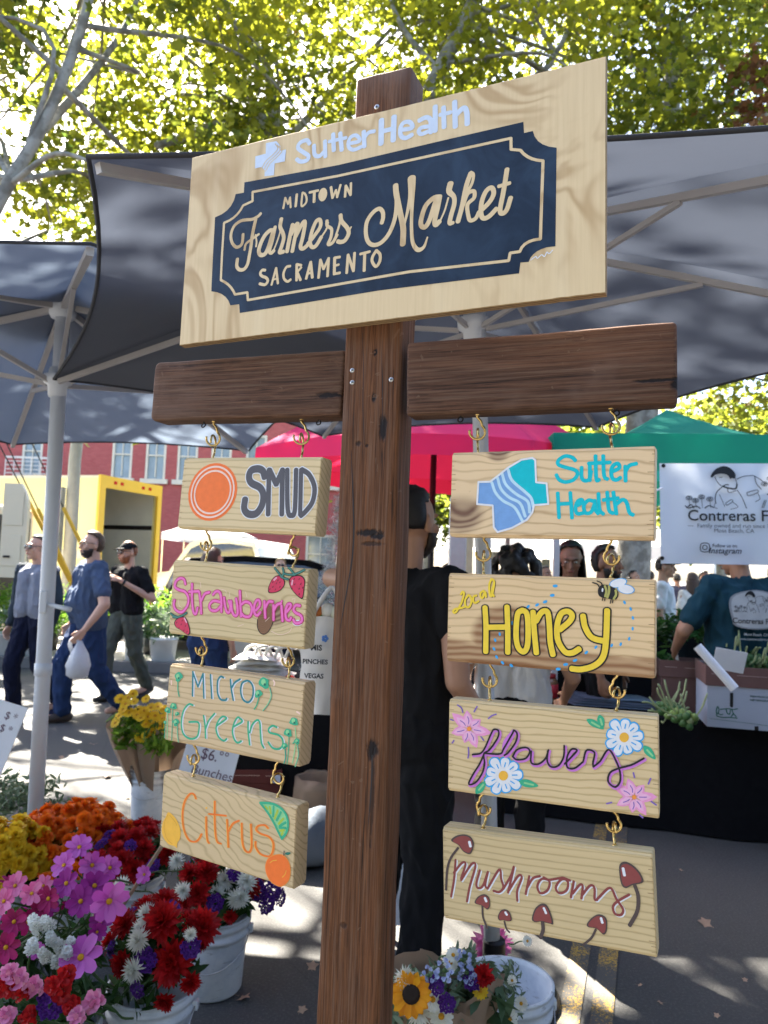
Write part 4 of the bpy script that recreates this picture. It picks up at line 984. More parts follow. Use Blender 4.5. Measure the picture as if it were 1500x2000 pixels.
# SMUD plank
p = Paint(PB['smud'], (355, 890, 5.357))
p.disc(('orange_disc', 'orange'), 325, 380, 256, -302, 0, (22, -19)); sh = (20, -17)
p.ring(('disc_ring', 'cream'), 325, 380, 222, -264, 18, 1, sh); p.ring(('disc_ring', 'cream'), 325, 382, 188, -222, 18, 1, (17, -14))
SL = [("870,225 850,162 800,138 730,155 705,220 730,285 820,335 855,410 840,520 780,605 700,610 655,555 665,455", 72, 1), ("915,145 905,615", 54, 0), ("920,150 990,300", 56, 0), ("990,300 1055,150", 56, 0), ("1055,145 1048,615", 54, 0), ("1105,145 1110,560 1150,625 1185,560 1198,145", 49, 1), ("1250,145 1240,620", 46, 0), ("1255,145 1335,200 1390,330 1370,480 1300,580 1245,630", 49, 1)]
for st, w, sm in SL: p.stroke(('letter_outline', 'white'), st, w+20, 0, bool(sm))
for st, w, sm in SL: p.stroke(('lettering', 'grey'), st, w, 1, bool(sm))
p.done(planks['smud'], PC)
# Sutter plank
p = Paint(PB['sutter'], (880, 870, 3.75))
sh = "205,268 290,266 345,225 420,165 520,105 600,92 622,108 628,270 705,278 717,430 612,438 600,490 560,545 450,605 345,635 318,600 310,440 195,430"
P = pts(sh)
p.fill(('cross_emblem', 'blue'), P, 0, False)
for a, b in zip(P, P[1:]+P[:1]): p.stroke(('emblem_outline', 'white'), [a, b], 13, 2, False)
p.fill(('emblem_half', 'cyan'), "420,168 520,108 600,95 616,110 622,276 700,284 710,428 612,433 598,390 545,330 485,285 445,225", 1, False)
for st in ("422,178 450,255 540,335 590,385 607,450", "378,205 405,285 480,355 565,410 580,490", "345,238 370,318 430,380 510,425 548,520", "303,272 330,345 385,405 470,455 528,555"): p.stroke(('emblem_stripes', 'sky'), st, 20, 1)
for st in ("915,112 890,88 840,78 792,108 790,140 840,160 910,180 930,210 900,252 840,268 795,250 775,215", "960,160 960,230 980,258 1015,248 1030,190", "1020,145 1020,258", "1062,75 1068,245 1090,252", "1118,75 1125,220 1150,248", "1010,132 1170,125", "1180,195 1235,165 1225,132 1190,150 1177,190 1185,240 1215,253 1245,235", "1280,152 1282,262", "1282,190 1310,148 1362,133",
 "785,348 795,530", "877,345 890,532", "785,430 882,425", "930,440 965,415 958,397 930,412 915,460 930,500 985,492", "1050,410 1010,402 977,440 987,493 1030,488 1055,430", "1055,402 1062,470 1082,500", "1083,352 1092,470 1120,503", "1147,342 1160,470 1190,498", "1118,400 1228,386", "1192,342 1215,502", "1215,430 1260,398 1290,420 1310,490 1338,510"):
    p.stroke(('lettering', 'cyan'), st, 25, 0)
p.done(planks['sutter'], PC)
# Strawberries plank
p = Paint(PB['straw'], (325, 1090, 5.172))
p.fill(('painted_knot', 'knot'), "925,600 960,540 1020,490 1060,490 1085,560 1080,640 1040,730 990,770 945,750 920,690", 0)
p.stroke(('knot_outline', 'black'), "1085,560 1080,640 1040,730 990,770 945,750 920,690 922,620", 7, 1)
for st in ("345,245 350,300", "210,235 250,230 245,260", "120,420 130,480 160,500", "640,345 640,390", "800,340 815,395", "530,310 600,330 600,380", "1265,705 1240,745 1150,775 1060,740", "720,690 780,670", "1000,640 1040,600", "1270,415 1300,410 1290,460"): p.stroke(('pencil_ghost', 'cream'), st, 4, 0)
p.disc(('letter_shade', 'white'), 1325, 655, 50, 32, 0)
SL = ["195,265 180,215 140,205 100,235 90,290 130,320 190,340 225,400 215,480 160,545 100,525 78,470 85,425", "262,260 262,420 275,540 300,562 318,500", "230,340 328,335", "335,342 350,460 355,560", "355,430 390,362 438,345", "472,370 505,337 543,350 558,430 558,545", "552,445 480,432 438,475 452,523 510,528 555,480", "585,398 595,480 615,543 640,543 648,480 632,432", "655,432 665,530 690,578 720,568 720,490 707,408", "745,332 750,470 757,592", "757,470 800,442 850,460 868,520 845,588 790,588 760,557", "905,530 945,480 943,432 915,428 892,480 892,550 920,578 952,545", "992,435 1002,605", "1002,500 1035,442 1078,442", "1085,475 1085,625", "1092,520 1120,472 1162,457", "1165,482 1176,635", "1215,545 1253,500 1258,468 1230,468 1207,530 1212,608 1245,628 1263,600", "1353,482 1310,478 1287,520 1310,553 1360,580 1373,628 1340,656 1302,652 1284,620"]
for st in SL: p.stroke(('letter_outline', 'dpink'), st, 35, 1)
for st in SL: p.stroke(('lettering', 'pink'), st, 22, 2)
p.disc(('letter_outline', 'dpink'), 1168, 436, 12, 14, 1); p.disc(('lettering', 'pink'), 1168, 436, 8, 10, 2)
for sh, hl, seeds in (("1035,350 1030,300 1065,220 1110,178 1160,180 1198,230 1193,280 1150,330 1090,352", "1090,222 1115,198", "1078,245 1115,255 1150,245 1080,290 1105,318 1150,290 1048,315 1130,225"),
 ("1238,240 1258,190 1310,172 1370,178 1402,222 1398,290 1383,400 1360,410 1310,370 1262,310", "1270,270 1278,225", "1295,210 1345,212 1300,265 1360,262 1270,310 1345,310 1345,365 1380,300 1260,235"),
 ("80,655 102,615 150,590 195,600 225,660 243,740 230,778 200,768 150,730 100,700", "185,605 208,650", "108,650 165,630 155,670 198,685 130,705 180,730 212,745")):
    p.fill(('strawberry_outline', 'black'), sh, 1); c = np.mean(pts(sh), 0)
    p.fill(('strawberry', 'red'), [c+(np.array(q)-c)*.90 for q in pts(sh)], 2); p.stroke(('strawberry_highlight', 'lpink'), hl, 16, 3)
    for a in pts(seeds): p.stroke(('strawberry_seeds', 'black'), [(a[0]-4, a[1]+6), (a[0]+4, a[1]-6)], 6, 3)
for st in ("1168,188 1130,140 1098,100", "1172,188 1188,150 1180,100", "1160,188 1195,205 1232,215", "1300,168 1250,105 1235,98", "1300,168 1240,168 1198,158", "1300,165 1360,140 1400,118", "120,598 75,580 45,558", "110,600 70,595", "120,598 165,580 210,553"):
    p.stroke(('leaf_outline', 'black'), st, 24, 3); p.stroke(('strawberry_leaf', 'leaf'), st, 15, 4)
p.done(planks['straw'], PC)
# Micro greens plank
p = Paint(PB['micro'], (315, 1295, 5))
A = ["310,82 306,322", "310,90 360,232", "360,232 410,102", "410,102 418,342", "482,112 495,345", "610,142 580,132 552,180 552,290 580,353 628,362 642,345", "677,158 685,250 705,362", "690,240 720,190 772,157", "838,170 792,195 777,270 797,350 850,383 893,330 898,240 870,185 836,170"]
Bq = ["312,412 270,402 217,470 197,590 217,690 280,738 340,728 365,680 365,582 272,575", "415,512 430,620 435,732", "435,640 465,562 523,492", "545,610 620,557 637,535 600,522 557,570 537,640 560,718 610,758 640,740", "710,620 790,572 770,540 745,532 712,590 697,670 717,748 750,778 783,760", "850,572 850,660 865,798", "865,680 890,602 935,557 963,580 970,680 980,780 1003,828", "1130,627 1090,612 1052,640 1060,678 1140,700 1183,740 1188,800 1150,838 1090,828 1045,772"]
for st in A+Bq: p.stroke(('letter_shade', 'white'), st, 15, 0, True, (12, 4))
for st in A: p.stroke(('lettering', 'teal'), st, 17, 1)
for st in Bq: p.stroke(('lettering', 'green'), st, 17, 1)
ST = ["165,170 165,260 178,325", "1060,240 1075,320 1045,400 995,465", "955,340 935,410 910,450", "65,490 60,738", "115,455 105,752", "158,610 160,700 170,775", "40,600 35,732", "1310,630 1318,760 1285,978", "1250,720 1245,850 1230,985", "1330,800 1340,900 1310,1010", "1210,840 1215,920 1200,980"]
for i, st in enumerate(ST): p.stroke(('sprout_stems', 'lgreen' if i % 2 else 'green'), st, 9 if i > 2 else 12, 2)
for i in (1, 5, 9, 10): p.stroke(('sprout_shade', 'teal'), ST[i], 4, 3, True, (6, 0))
for (x, y, r) in ((172, 135, 38), (1010, 195, 50), (950, 300, 36), (68, 460, 28), (125, 420, 32), (158, 495, 20), (147, 580, 30), (42, 580, 15), (1300, 570, 40), (1243, 680, 38), (1330, 765, 26), (1208, 810, 26), (1295, 778, 11)):
    p.fill(('sprout_heads', 'green'), [(x+r*(1+.22*math.sin(a*3+x))*math.cos(a), y+r*1.1*(1+.2*math.cos(a*2+x))*math.sin(a)) for a in np.linspace(0, 6.28, 10)[:-1]], 3)
    p.fill(('sprout_lights', 'lgreen'), [(x-r*.15+r*.45*math.cos(a), y-r*.2+r*.6*math.sin(a)) for a in np.linspace(0, 6.28, 8)[:-1]], 4)
    p.fill(('sprout_darks', 'dgreen'), [(x+r*.1+r*.22*math.cos(a), y+r*.3+r*.26*math.sin(a)) for a in np.linspace(0, 6.28, 7)[:-1]], 5)
for st in ("100,172 100,210", "1095,170 1108,190 1102,220", "1325,475 1355,495"): p.stroke(('paint_dab', 'cream'), st, 14, 0)
p.done(planks['micro'], PC)
# Citrus plank
p = Paint(PB['citrus'], (305, 1500, 5))
SL = ["388,300 370,258 330,252 277,330 257,460 272,600 320,700 380,718 420,688 443,642", "488,475 490,600 500,700 516,733", "572,322 572,500 580,650 600,722 632,738", "515,447 680,465", "692,502 700,640 705,772", "702,620 750,542 808,512", "835,537 840,700 860,788 900,822 930,780 930,650 925,547", "1093,587 1060,557 1000,562 977,600 1020,640 1100,670 1143,730 1138,818 1100,862 1020,838 972,770 970,717"]
for st in SL: p.stroke(('letter_shade', 'orange2'), st, 17, 0, True, (7, 2))
for st in SL: p.stroke(('letter_glow', 'lemon'), st, 14, 0, True, (-6, 2))
for st in SL: p.stroke(('lettering', 'orange'), st, 12, 1)
p.disc(('letter_glow', 'lemon'), 492, 390, 10, 9, 0)
lm = "122,430 175,470 215,530 240,610 235,690 210,730 205,780 180,762 120,740 75,680 58,610 68,530 95,480"
p.fill(('lemon', 'lemon'), lm, 1); p.stroke(('lemon_line', 'dlemon'), "120,455 88,520 82,600 110,690 160,740", 4, 2); p.stroke(('lemon_line', 'dlemon'), "135,460 185,520 205,560", 4, 2)
li = "1018,338 1130,345 1215,385 1275,460 1292,560 1270,640 1230,690"
p.fill(('lime_wedge', 'lgreen'), pts(li)+[[1200, 630], [1150, 530], [1090, 430]], 1, False)
for st in (li, "1018,338 1090,430 1150,530 1200,630 1230,690"): p.stroke(('lime_rind', 'green'), st, 20, 3)
for st, c in (("1070,375 1092,400", 'lime'), ("1112,378 1122,440", 'lime'), ("1150,375 1145,470", 'green'), ("1190,412 1160,492", 'lime'), ("1222,430 1180,510", 'green'), ("1245,492 1198,545", 'lime'), ("1268,530 1210,565", 'green'), ("1205,580 1270,585", 'green'), ("1212,612 1252,605", 'lime'), ("1225,650 1240,630", 'lime')): p.stroke(('lime_segments', c), st, 20, 2)
og = "1150,855 1230,850 1285,900 1310,980 1300,1080 1250,1140 1200,1150 1130,1110 1085,1040 1072,960 1095,890"
p.fill(('orange_outline', 'orange2'), [np.array([1192, 1000])+(np.array(q)-[1192, 1000])*1.05 for q in pts(og)], 1); p.fill(('orange', 'orange'), og, 2)
for st in ("1115,925 1140,905 1180,898", "1275,1000 1260,1040 1235,1065"): p.stroke(('orange_highlight', 'lemon'), st, 6, 3)
p.stroke(('orange_stem', 'stemgrey'), "1250,850 1254,808", 8, 3); p.fill(('orange_leaf', 'dgreen'), "1262,838 1280,820 1320,826 1295,848", 3)
p.done(planks['citrus'], PC)
# Honey plank
p = Paint(PB['honey'], (860, 1110, 3.488))
SL = [("305,265 312,400 310,570", 1), ("455,260 460,420 460,575", 1), ("320,402 455,400", 0), ("560,285 527,315 517,450 530,535 568,568 595,520 598,380 588,305 560,285", 1), ("632,295 640,420 655,578", 1), ("652,360 690,300 730,297 743,380 750,500 768,590", 1), ("815,418 880,362 898,320 868,293 822,312 797,390 802,490 850,568 900,575 948,548", 1), ("972,322 987,400 1030,468 1100,492 1130,488", 1), ("1137,285 1130,480 1110,600 1050,662 960,688 893,683", 1)]
for st, k in SL: p.stroke(('letter_outline', 'black'), st, 52, 1)
for st, k in SL: p.stroke(('lettering', 'yellow'), st, 34, 2)
LC = ["140,178 152,160 162,172 148,225 134,255 112,292 95,303 88,290 105,276 135,272 168,262", "192,182 170,215 172,255 195,265 212,230 208,195 192,182", "248,185 228,192 226,225 240,235 262,222", "298,152 275,167 276,195 290,200 305,160 312,195", "350,72 335,110 336,165 350,188 368,95 350,72", "368,95 352,160 366,190"]
for st in LC: p.stroke(('small_letter_shade', 'black'), st, 11, 0, True, (5, 3))
for st in LC: p.stroke(('small_lettering', 'yellow'), st, 14, 1)
for (x, y) in ((783, 120), (763, 184), (714, 228), (660, 249), (598, 261), (490, 373), (405, 448), (374, 489), (366, 549), (384, 604), (424, 643), (484, 662), (803, 686), (854, 655), (918, 627), (995, 573), (1060, 537), (1168, 525), (1229, 517), (1287, 480), (1310, 411), (1312, 338), (1297, 277), (1255, 232)):
    a = math.atan2(y-400, x-800)+1.57
    dx, dy = math.cos(a)*17, math.sin(a)*13
    p.fill(('flight_trail', 'azure'), [(x+dx*math.cos(t)-dy*.6*math.sin(t), y+dy*math.cos(t)+dx*.6*math.sin(t)) for t in np.linspace(0, 6.28, 9)[:-1]], 0)
for (cx, cy, rx, ry) in ((1212, 100, 56, 26), (1265, 142, 54, 30)):
    el = [(cx+rx*math.cos(t)*.96+ry*.3*math.sin(t)*(1 if cy > 120 else 1), cy+ry*math.sin(t)-rx*(.25 if cy < 120 else -.02)*math.cos(t)) for t in np.linspace(0, 6.28, 17)[:-1]]
    p.fill(('wing_outline', 'azure'), [np.array([cx, cy])+(np.array(q)-[cx, cy])*1.13 for q in el], 1); p.fill(('wing', 'white'), el, 2)
p.fill(('bee_body', 'black'), "1085,125 1110,112 1160,120 1205,150 1213,185 1195,212 1150,208 1100,198 1078,180 1074,150", 3)
for st in ("1122,120 1132,155 1124,192", "1150,122 1150,160 1138,200", "1195,150 1198,180 1182,208"): p.stroke(('bee_stripes', 'olive'), st, 13, 4)
p.fill(('bee_eye', 'white'), "1103,135 1112,140 1108,160 1100,155", 4)
for st, w in (("1085,130 1070,108 1037,97", 7), ("1105,118 1095,98 1068,86", 7), ("1110,195 1104,220", 6), ("1122,197 1121,222", 6), ("1166,205 1158,238", 6), ("1179,207 1173,235", 6)): p.stroke(('bee_legs', 'black'), st, w, 3)
p.done(planks['honey'], PC)
# flowers plank
p = Paint(PB['flowers'], (870, 1360, 3.571))
def petal(cx, cy, a, r0, r1, w, pointed):
    d = np.array([math.cos(a), math.sin(a)*.98]); nn = np.array([-d[1], d[0]]); c = np.array([cx, cy])
    if pointed: return [c+d*r0, c+d*(r0+.35*(r1-r0))+nn*w, c+d*(r0+.7*(r1-r0))+nn*w*.7, c+d*r1, c+d*(r0+.7*(r1-r0))-nn*w*.7, c+d*(r0+.35*(r1-r0))-nn*w]
    return [c+d*r0+nn*w*.3, c+d*(r0+.45*(r1-r0))+nn*w*.8, c+d*(r0+.8*(r1-r0))+nn*w, c+d*r1+nn*w*.5, c+d*r1-nn*w*.5, c+d*(r0+.8*(r1-r0))-nn*w, c+d*(r0+.45*(r1-r0))-nn*w*.8, c+d*r0-nn*w*.3]
for cx, cy, a0, rr in ((166, 226, .2, 165), (1317, 702, .0, 175)):
    for i in range(7):
        a = a0+i*2*math.pi/7+.12*math.sin(i*2.1); r1 = rr*(.82+.18*math.sin(i*1.7+1))
        q = petal(cx, cy, a, 12, r1, 38, True); q = [(min(max(x, -30 if cx < 500 else 0), 1478), y) for x, y in q]
        if cx < 500: q = [(max(x, 30), y) for x, y in q]
        p.fill(('pink_petal_edge', 'pink2'), q, 0, False); p.fill(('pink_petal', 'palepink'), [np.array([cx, cy])+(np.array(z)-[cx, cy])*.88 for z in petal(cx, cy, a, 18, min(r1, 138), 30, True)], 1, False)
        d = (math.cos(a), math.sin(a)); p.stroke(('petal_lines', 'violet'), [(cx+d[0]*35, cy+d[1]*35), (cx+d[0]*62+6, cy+d[1]*62), (cx+d[0]*85, cy+d[1]*85)], 5, 2)
    p.disc(('pink_flower_centre', 'orange2'), cx, cy, 15, 16, 2)
for cx, cy, a0 in ((405, 552, -.05), (1247, 285, -.1)):
    for i in range(9):
        a = a0+i*2*math.pi/9; r1 = 128+12*math.sin(i*2.3)
        p.fill(('daisy_outline', 'azure'), petal(cx, cy, a, 18, r1+9, 40, False), 1); p.fill(('daisy_petal', 'white'), petal(cx, cy, a, 22, r1, 30, False), 2)
        d = (math.cos(a), math.sin(a)); p.stroke(('daisy_lines', 'azure'), [(cx+d[0]*62, cy+d[1]*62), (cx+d[0]*92+4, cy+d[1]*92)], 7, 3)
    p.disc(('daisy_centre', 'lemon'), cx, cy, 33, 34, 3)
for a, b, w in (((985, 160), (1105, 228), 22), ((1073, 128), (1100, 222), 24), ((1382, 345), (1465, 438), 26), ((512, 593), (648, 625), 26), ((213, 678), (283, 592), 26)):
    a = np.array(a); b = np.array(b); d = b-a; nn = np.array([-d[1], d[0]])/np.hypot(*d)*w
    p.fill(('leaf', 'green'), [a, a+d*.3+nn, a+d*.7+nn*.8, b, a+d*.7-nn*.8, a+d*.3-nn], 1); p.stroke(('leaf_vein', 'lgreen'), [a+d*.3, a+d*.75], 12, 2)
for st in ("85,60 112,80 122,112", "222,70 200,108", "300,155 325,135 355,124", "35,160 55,167", "48,325 60,307", "160,355 163,395 158,430", "248,280 268,307", "1311,532 1319,566", "1432,572 1415,611", "1125,748 1160,739", "1435,732 1470,757", "1353,825 1377,845"): p.stroke(('accent_marks', 'violet'), st, 9, 1)
SL = ["190,405 260,385 320,260 340,230 372,240 365,290 310,370 270,400 275,470 255,540 210,600 165,610 190,550 240,470 272,400", "270,395 380,400 410,360 470,255 480,235 502,262 490,320 440,390 412,410", "400,395 410,310 470,232", "470,420 500,372 560,355 590,380 562,430 500,440 472,420", "600,380 600,460 650,470 700,430 720,372", "715,380 712,450 740,490 790,480 825,420 830,342", "832,470 900,400 917,372 880,368 850,420 850,490 900,500 960,455", "962,450 985,375 1040,390 1030,460 1032,490", "1032,490 1080,450 1140,370 1200,470 1220,540 1215,600 1180,630 1135,590 1150,530 1210,500 1300,475 1385,430"]
for st in SL: p.stroke(('lettering', 'orchid'), st, 22, 4, True, (7, 8))
for i, st in enumerate(SL):
    if i != 2: p.stroke(('letter_outline', 'black'), st, 11, 5)
PC['pink2'] = paintmat('blossom_pink', (.80, .32, .58))
p.done(planks['flowers'], PC)
# Mushrooms plank
p = Paint(PB['mush'], (860, 1610, 3.488))
SL = ["105,240 95,370 74,492", "92,330 148,262 172,272 142,368", "142,380 212,272 240,282 202,420 182,525", "270,312 247,400 257,433 290,418 325,322", "325,322 307,410 322,438", "322,438 402,307 415,370 430,428 402,460 362,452", "430,438 480,352 502,287", "502,290 462,465", "467,450 530,352 555,362 525,450 525,520", "607,352 582,475", "592,430 632,367 680,352", "740,378 690,372 662,420 682,468 730,448 745,392 705,360", "745,378 830,363", "868,375 822,377 787,430 812,468 860,448 870,392 832,362 885,382", "910,387 890,497", "902,470 950,412 970,422 962,505", "967,480 1020,417 1050,432 1052,508 1070,513", "1070,508 1155,432 1200,508 1245,578 1230,616 1190,607 1177,560 1210,522 1288,477"]
for st in SL: p.stroke(('letter_shade', 'white'), st, 14, 0, True, (8, 8))
for st in SL: p.stroke(('lettering', 'brown'), st, 14, 1)
for capst, stm, w, hl, hw_ in (("78,110 110,80 160,70 205,85 228,130 215,185 195,200 155,180 125,140", "122,160 72,230 48,310 40,445", 15, "200,118 207,148", 18), ("1225,275 1265,257 1320,287 1365,340 1378,393 1310,410 1265,430 1237,408 1223,340", "1325,415 1348,490 1342,590 1290,688", 21, "1246,298 1255,345", 16),
 ("237,533 260,492 300,477 333,500 338,553 320,577 287,553", "287,555 292,630 320,705", 13, "306,500 315,522", 16), ("394,630 410,592 440,579 473,600 486,650 460,658 430,650 407,653", "437,660 450,708 472,735", 11, "445,597 455,614", 14), ("627,640 650,572 695,542 735,565 768,670 740,672 690,660 647,663", "697,665 700,720 682,772", 21, "706,568 722,603", 14), ("1002,675 1040,632 1085,614 1130,642 1133,720 1110,747 1065,708 1012,698", "1060,715 1030,772 972,822", 13, "1096,637 1105,668", 15)):
    p.stroke(('mushroom_stem', 'stemgrey'), stm, w, 1)
    c = np.mean(pts(capst), 0)
    p.fill(('mushroom_outline', 'stemgrey'), [c+(np.array(q)-c)*1.04 for q in pts(capst)], 2); p.fill(('mushroom_cap', 'brown'), [c+(np.array(q)-c)*.88 for q in pts(capst)], 3); p.stroke(('mushroom_highlight', 'white'), hl, hw_, 4)
p.done(planks['mush'], PC)

# ---- brass cup hooks: one screwed into each edge, the two of a pair caught in each other
def hook_curve(L):
    r = L*.30; P = [(0, 0), (.0, L*.10), (L*.12, L*.24), (L*.16, L*.36)]
    c = (-L*.02, L*.66)
    for k in range(10):
        a = R(-50)+k*R(27); P.append((c[0]+r*math.cos(a), c[1]+r*math.sin(a)))
    return P
def hook(parent, M, base, up, side, L):
    m = MB(); base = Vector(base); up = Vector(up); side = Vector(side)
    m.tube(catmull([tuple(base+side*a+up*b) for a, b in hook_curve(L)], 3), .0021, 8)
    ax = up.normalized(); m.tube([base-ax*.004, base+ax*.0006, base+ax*.0012], [.0030, .0042, .0026], 12)
    o = m.build('brass_hook', brass, None, smooth=True); o.parent = parent
    o.matrix_local = Matrix.Identity(4) if parent is not sign else Matrix.Translation(-sign.location) @ M
    return o
def junction(top, bot, u, ut, ub, flip):
    Bt = BL if top == 'L' else BR if top == 'R' else PB[top]; Bb = PB[bot]
    xt = Bt.lp(u, ut)[0]; xb = Bb.lp(u, ub)[0]
    a = Bt.W(xt, .020, -Bt.h/2); b = Bb.W(xb, .019, Bb.h/2)
    g = a-b; L = g.length*.66
    pt = sign if top in 'LR' else planks[top]; It = Bt.I.to_3x3(); Ib = Bb.I.to_3x3()
    dn = (It @ (-g)).normalized(); upv = (Ib @ g).normalized()
    hook(pt, Bt.M, (xt, .020, -Bt.h/2), dn, (flip, 0.15, 0), L)
    hook(planks[bot], Bb.M, (xb, .019, Bb.h/2), upv, (-.35*flip, .93, 0), L)
for a in (('L', 'smud', 404, 838, 890, 1), ('L', 'smud', 578, 830, 890, 1), ('smud', 'straw', 390, 1038, 1094, 1), ('smud', 'straw', 562, 1044, 1106, -1), ('straw', 'micro', 381, 1242, 1300, 1), ('straw', 'micro', 552, 1264, 1322, 1), ('micro', 'citrus', 364, 1456, 1512, 1), ('micro', 'citrus', 530, 1490, 1552, -1),
 ('R', 'sutter', 927, 818, 881, 1), ('R', 'sutter', 1192, 803, 872, 1), ('sutter', 'honey', 938, 1050, 1120, 1), ('sutter', 'honey', 1190, 1054, 1128, -1), ('honey', 'flowers', 951, 1298, 1368, 1), ('honey', 'flowers', 1202, 1320, 1388, -1), ('flowers', 'mush', 937, 1552, 1622, -1), ('flowers', 'mush', 1197, 1590, 1654, 1)): junction(*a)
# ================================================================ people: each body one continuous skin, clothes and hair over it
SK = dict(light=mat('skin_light', (.52, .30, .21), .5, .08, 14, spec=.35), tan=mat('skin_tan', (.40, .215, .135), .5, .08, 14, spec=.35), brown=mat('skin_brown', (.26, .13, .08), .5, .08, 14, spec=.35))
lip = mat('lips', (.30, .09, .08), .5); eyew = mat('eye_white', (.7, .68, .65), .3, .02); eyeb = mat('eye_dark', (.02, .012, .01), .2)
hairm = {k: mat('hair_'+k, c, .55, .35, 60, .5, spec=.4) for k, c in dict(black=(.010, .008, .007), dark=(.022, .013, .009), brown=(.06, .032, .018), blond=(.40, .27, .13), red=(.22, .075, .03), grey=(.3, .3, .3)).items()}
_cloth = {}
def cloth(name, col, b=.5):
    if name in _cloth: return _cloth[name]
    N = NT(name); v = N.coord(); n = N.noise(v, 4, 4, .6); f = N.noise(v, 420, 2)
    N.l(N.mix(n, sc(c4(col), .75), sc(c4(col), 1.25)), N.b.inputs[0]); N.b.inputs['Roughness'].default_value = .9; N.b.inputs['Specular IOR Level'].default_value = .15
    w = N.noise(N.coord((1, 1, .45)), 11, 3, .55, dist=1.2)
    N.bump(N.math('ADD', w, N.math('MULTIPLY', f, .06)), b, .018); _cloth[name] = N.m; return N.m
def person(label, loc, face=0, H=1.75, skin='light', shirt=None, sleeve=.45, sleeve_mat=None, pants=None, shoes=None, hair='short', hcol='dark', beard=None, glasses=None, cap=None, bulk=1.0, arms=None, legs=None, head=(0, 0), vox=.0075, female=False, group='people at the market', long_shirt=.0, watch=False, lean=0):
    """face: turn about z, 0 = looking at the camera (-y). arms: {side: (elbow, wrist)}; legs: {side: (knee, ankle)} for a 1.75 m figure"""
    root = thing('person', loc, label, 'person', group, 0); k = H/1.75
    T = Matrix.Translation(loc) @ Matrix.Rotation(face, 4, 'Z') @ Matrix.Diagonal((k, k, k, 1))
    LM = Matrix.Rotation(lean, 4, 'X')
    def g(p):
        p = Vector(p)
        if lean and p.z > .9: p = Vector((0, 0, .9))+LM @ (p-Vector((0, 0, .9)))
        return T @ p
    sw = .172 if female else .188; b = bulk
    A = {-1: ((-.25*max(1, b*.9), .03, 1.12), (-.255*max(1, b*.95), -.04, .87)), 1: ((.25*max(1, b*.9), .03, 1.12), (.255*max(1, b*.95), -.04, .87))}
    if arms: A.update(arms)
    Lg = {-1: ((-.10, -.02, .50), (-.105, .03, .085)), 1: ((.10, -.02, .50), (.105, .03, .085))}
    if legs: Lg.update(legs)
    hy, hp = head; HM = Matrix.Rotation(hy, 4, 'Z') @ Matrix.Rotation(hp, 4, 'X'); hc = Vector((0, -.015, 1.625)); nk = Vector((0, .01, 1.50))
    hd = lambda x, y, z: g(nk+HM @ (hc+Vector((x, y, z))-nk))
    HR = Matrix.Rotation(face, 4, 'Z') @ LM @ HM
    S = {-1: (-sw, .01, 1.415), 1: (sw, .01, 1.415)}
    B = MB()
    B.ell(hd(0, .012, .022), (.074*k, .092*k, .098*k), 18, 12, M=HR); B.ell(hd(0, -.022, -.035), (.060*k, .066*k, .078*k), 16, 10, M=HR)
    B.ell(hd(0, -.062, -.088), (.028*k, .024*k, .022*k), 10, 8, M=HR)                              # chin
    B.cap(hd(0, -.086, .015), hd(0, -.106, -.022), .010*k, .015*k, 8); B.ell(hd(0, -.078, .034), (.055*k, .018*k, .013*k), 12, 6, M=HR)   # nose, brow
    B.ell(hd(0, -.088, -.053), (.024*k, .012*k, .010*k), 10, 6, M=HR)
    for s in (-1, 1):
        B.ell(hd(s*.044, -.064, -.018), (.022*k, .020*k, .022*k), 8, 6, M=HR); B.ell(hd(s*.078, .018, -.004), (.010*k, .020*k, .033*k), 8, 6, M=HR)   # cheek, ear
    B.cap(hd(0, .02, -.06), g((0, .02, 1.40)), .054*k*max(1, b*.92), .056*k*max(1, b*.92), 14)
    for s in (-1, 1):
        B.cap(g((s*.05, .02, 1.395)), g(S[s]), .050*k, .045*k*b, 12); B.cap(g((s*.070*b, .0, 1.31)), g((s*.07*b, 0, 1.05)), .085*k*b, .085*k*b, 12)
        B.cap(g((s*.075, .0, 1.0)), g((s*.08, .01, .90)), .085*k*b, .085*k, 12)
        e, w = A[s]; B.cap(g(S[s]), g(e), .050*k*b, .041*k*min(b, 1.2), 12); B.cap(g(e), g(w), .040*k*min(b, 1.25), .026*k, 12)
        # hand: palm, four fingers of different length, thumb on the side
        E, Wp = Vector(e), Vector(w); d = (Wp-E).normalized(); sd = Vector((-s, 0, 0)); pn = d.cross(sd)
        if pn.length < .1: pn = d.cross(Vector((0, 1, 0)))
        pn.normalize(); ax = pn.cross(d).normalized()          # palm normal, across the palm
        fw = Vector((0, -1, 0)) if abs(d.y) < .8 else Vector((0, 0, 1)); ac = (fw-d*fw.dot(d)).normalized(); inn = d.cross(ac).normalized()
        if inn.dot(Vector((-s, 0, 0))) < 0: inn = -inn
        B.cap(g(Wp+d*.02+ac*.012), g(Wp+d*.075+ac*.020), .020*k, .017*k, 8); B.cap(g(Wp+d*.02-ac*.012), g(Wp+d*.072-ac*.022), .020*k, .016*k, 8)
        for i, (o, L) in enumerate(((.030, .070), (.010, .080), (-.011, .074), (-.031, .058))):
            p0 = Wp+d*.078+ac*o; p1 = p0+d*L*.5+inn*.010; p2 = p0+d*L*.78+inn*.038
            B.cap(g(p0), g(p1), .0095*k, .0088*k, 7); B.cap(g(p1), g(p2), .0088*k, .0075*k, 7)
        t0 = Wp+d*.030+ac*.028; t1 = t0+d*.034+ac*.024+inn*.008; B.cap(g(t0), g(t1), .0115*k, .010*k, 7); B.cap(g(t1), g(t1+d*.028+ac*.004+inn*.010), .0098*k, .0085*k, 7)
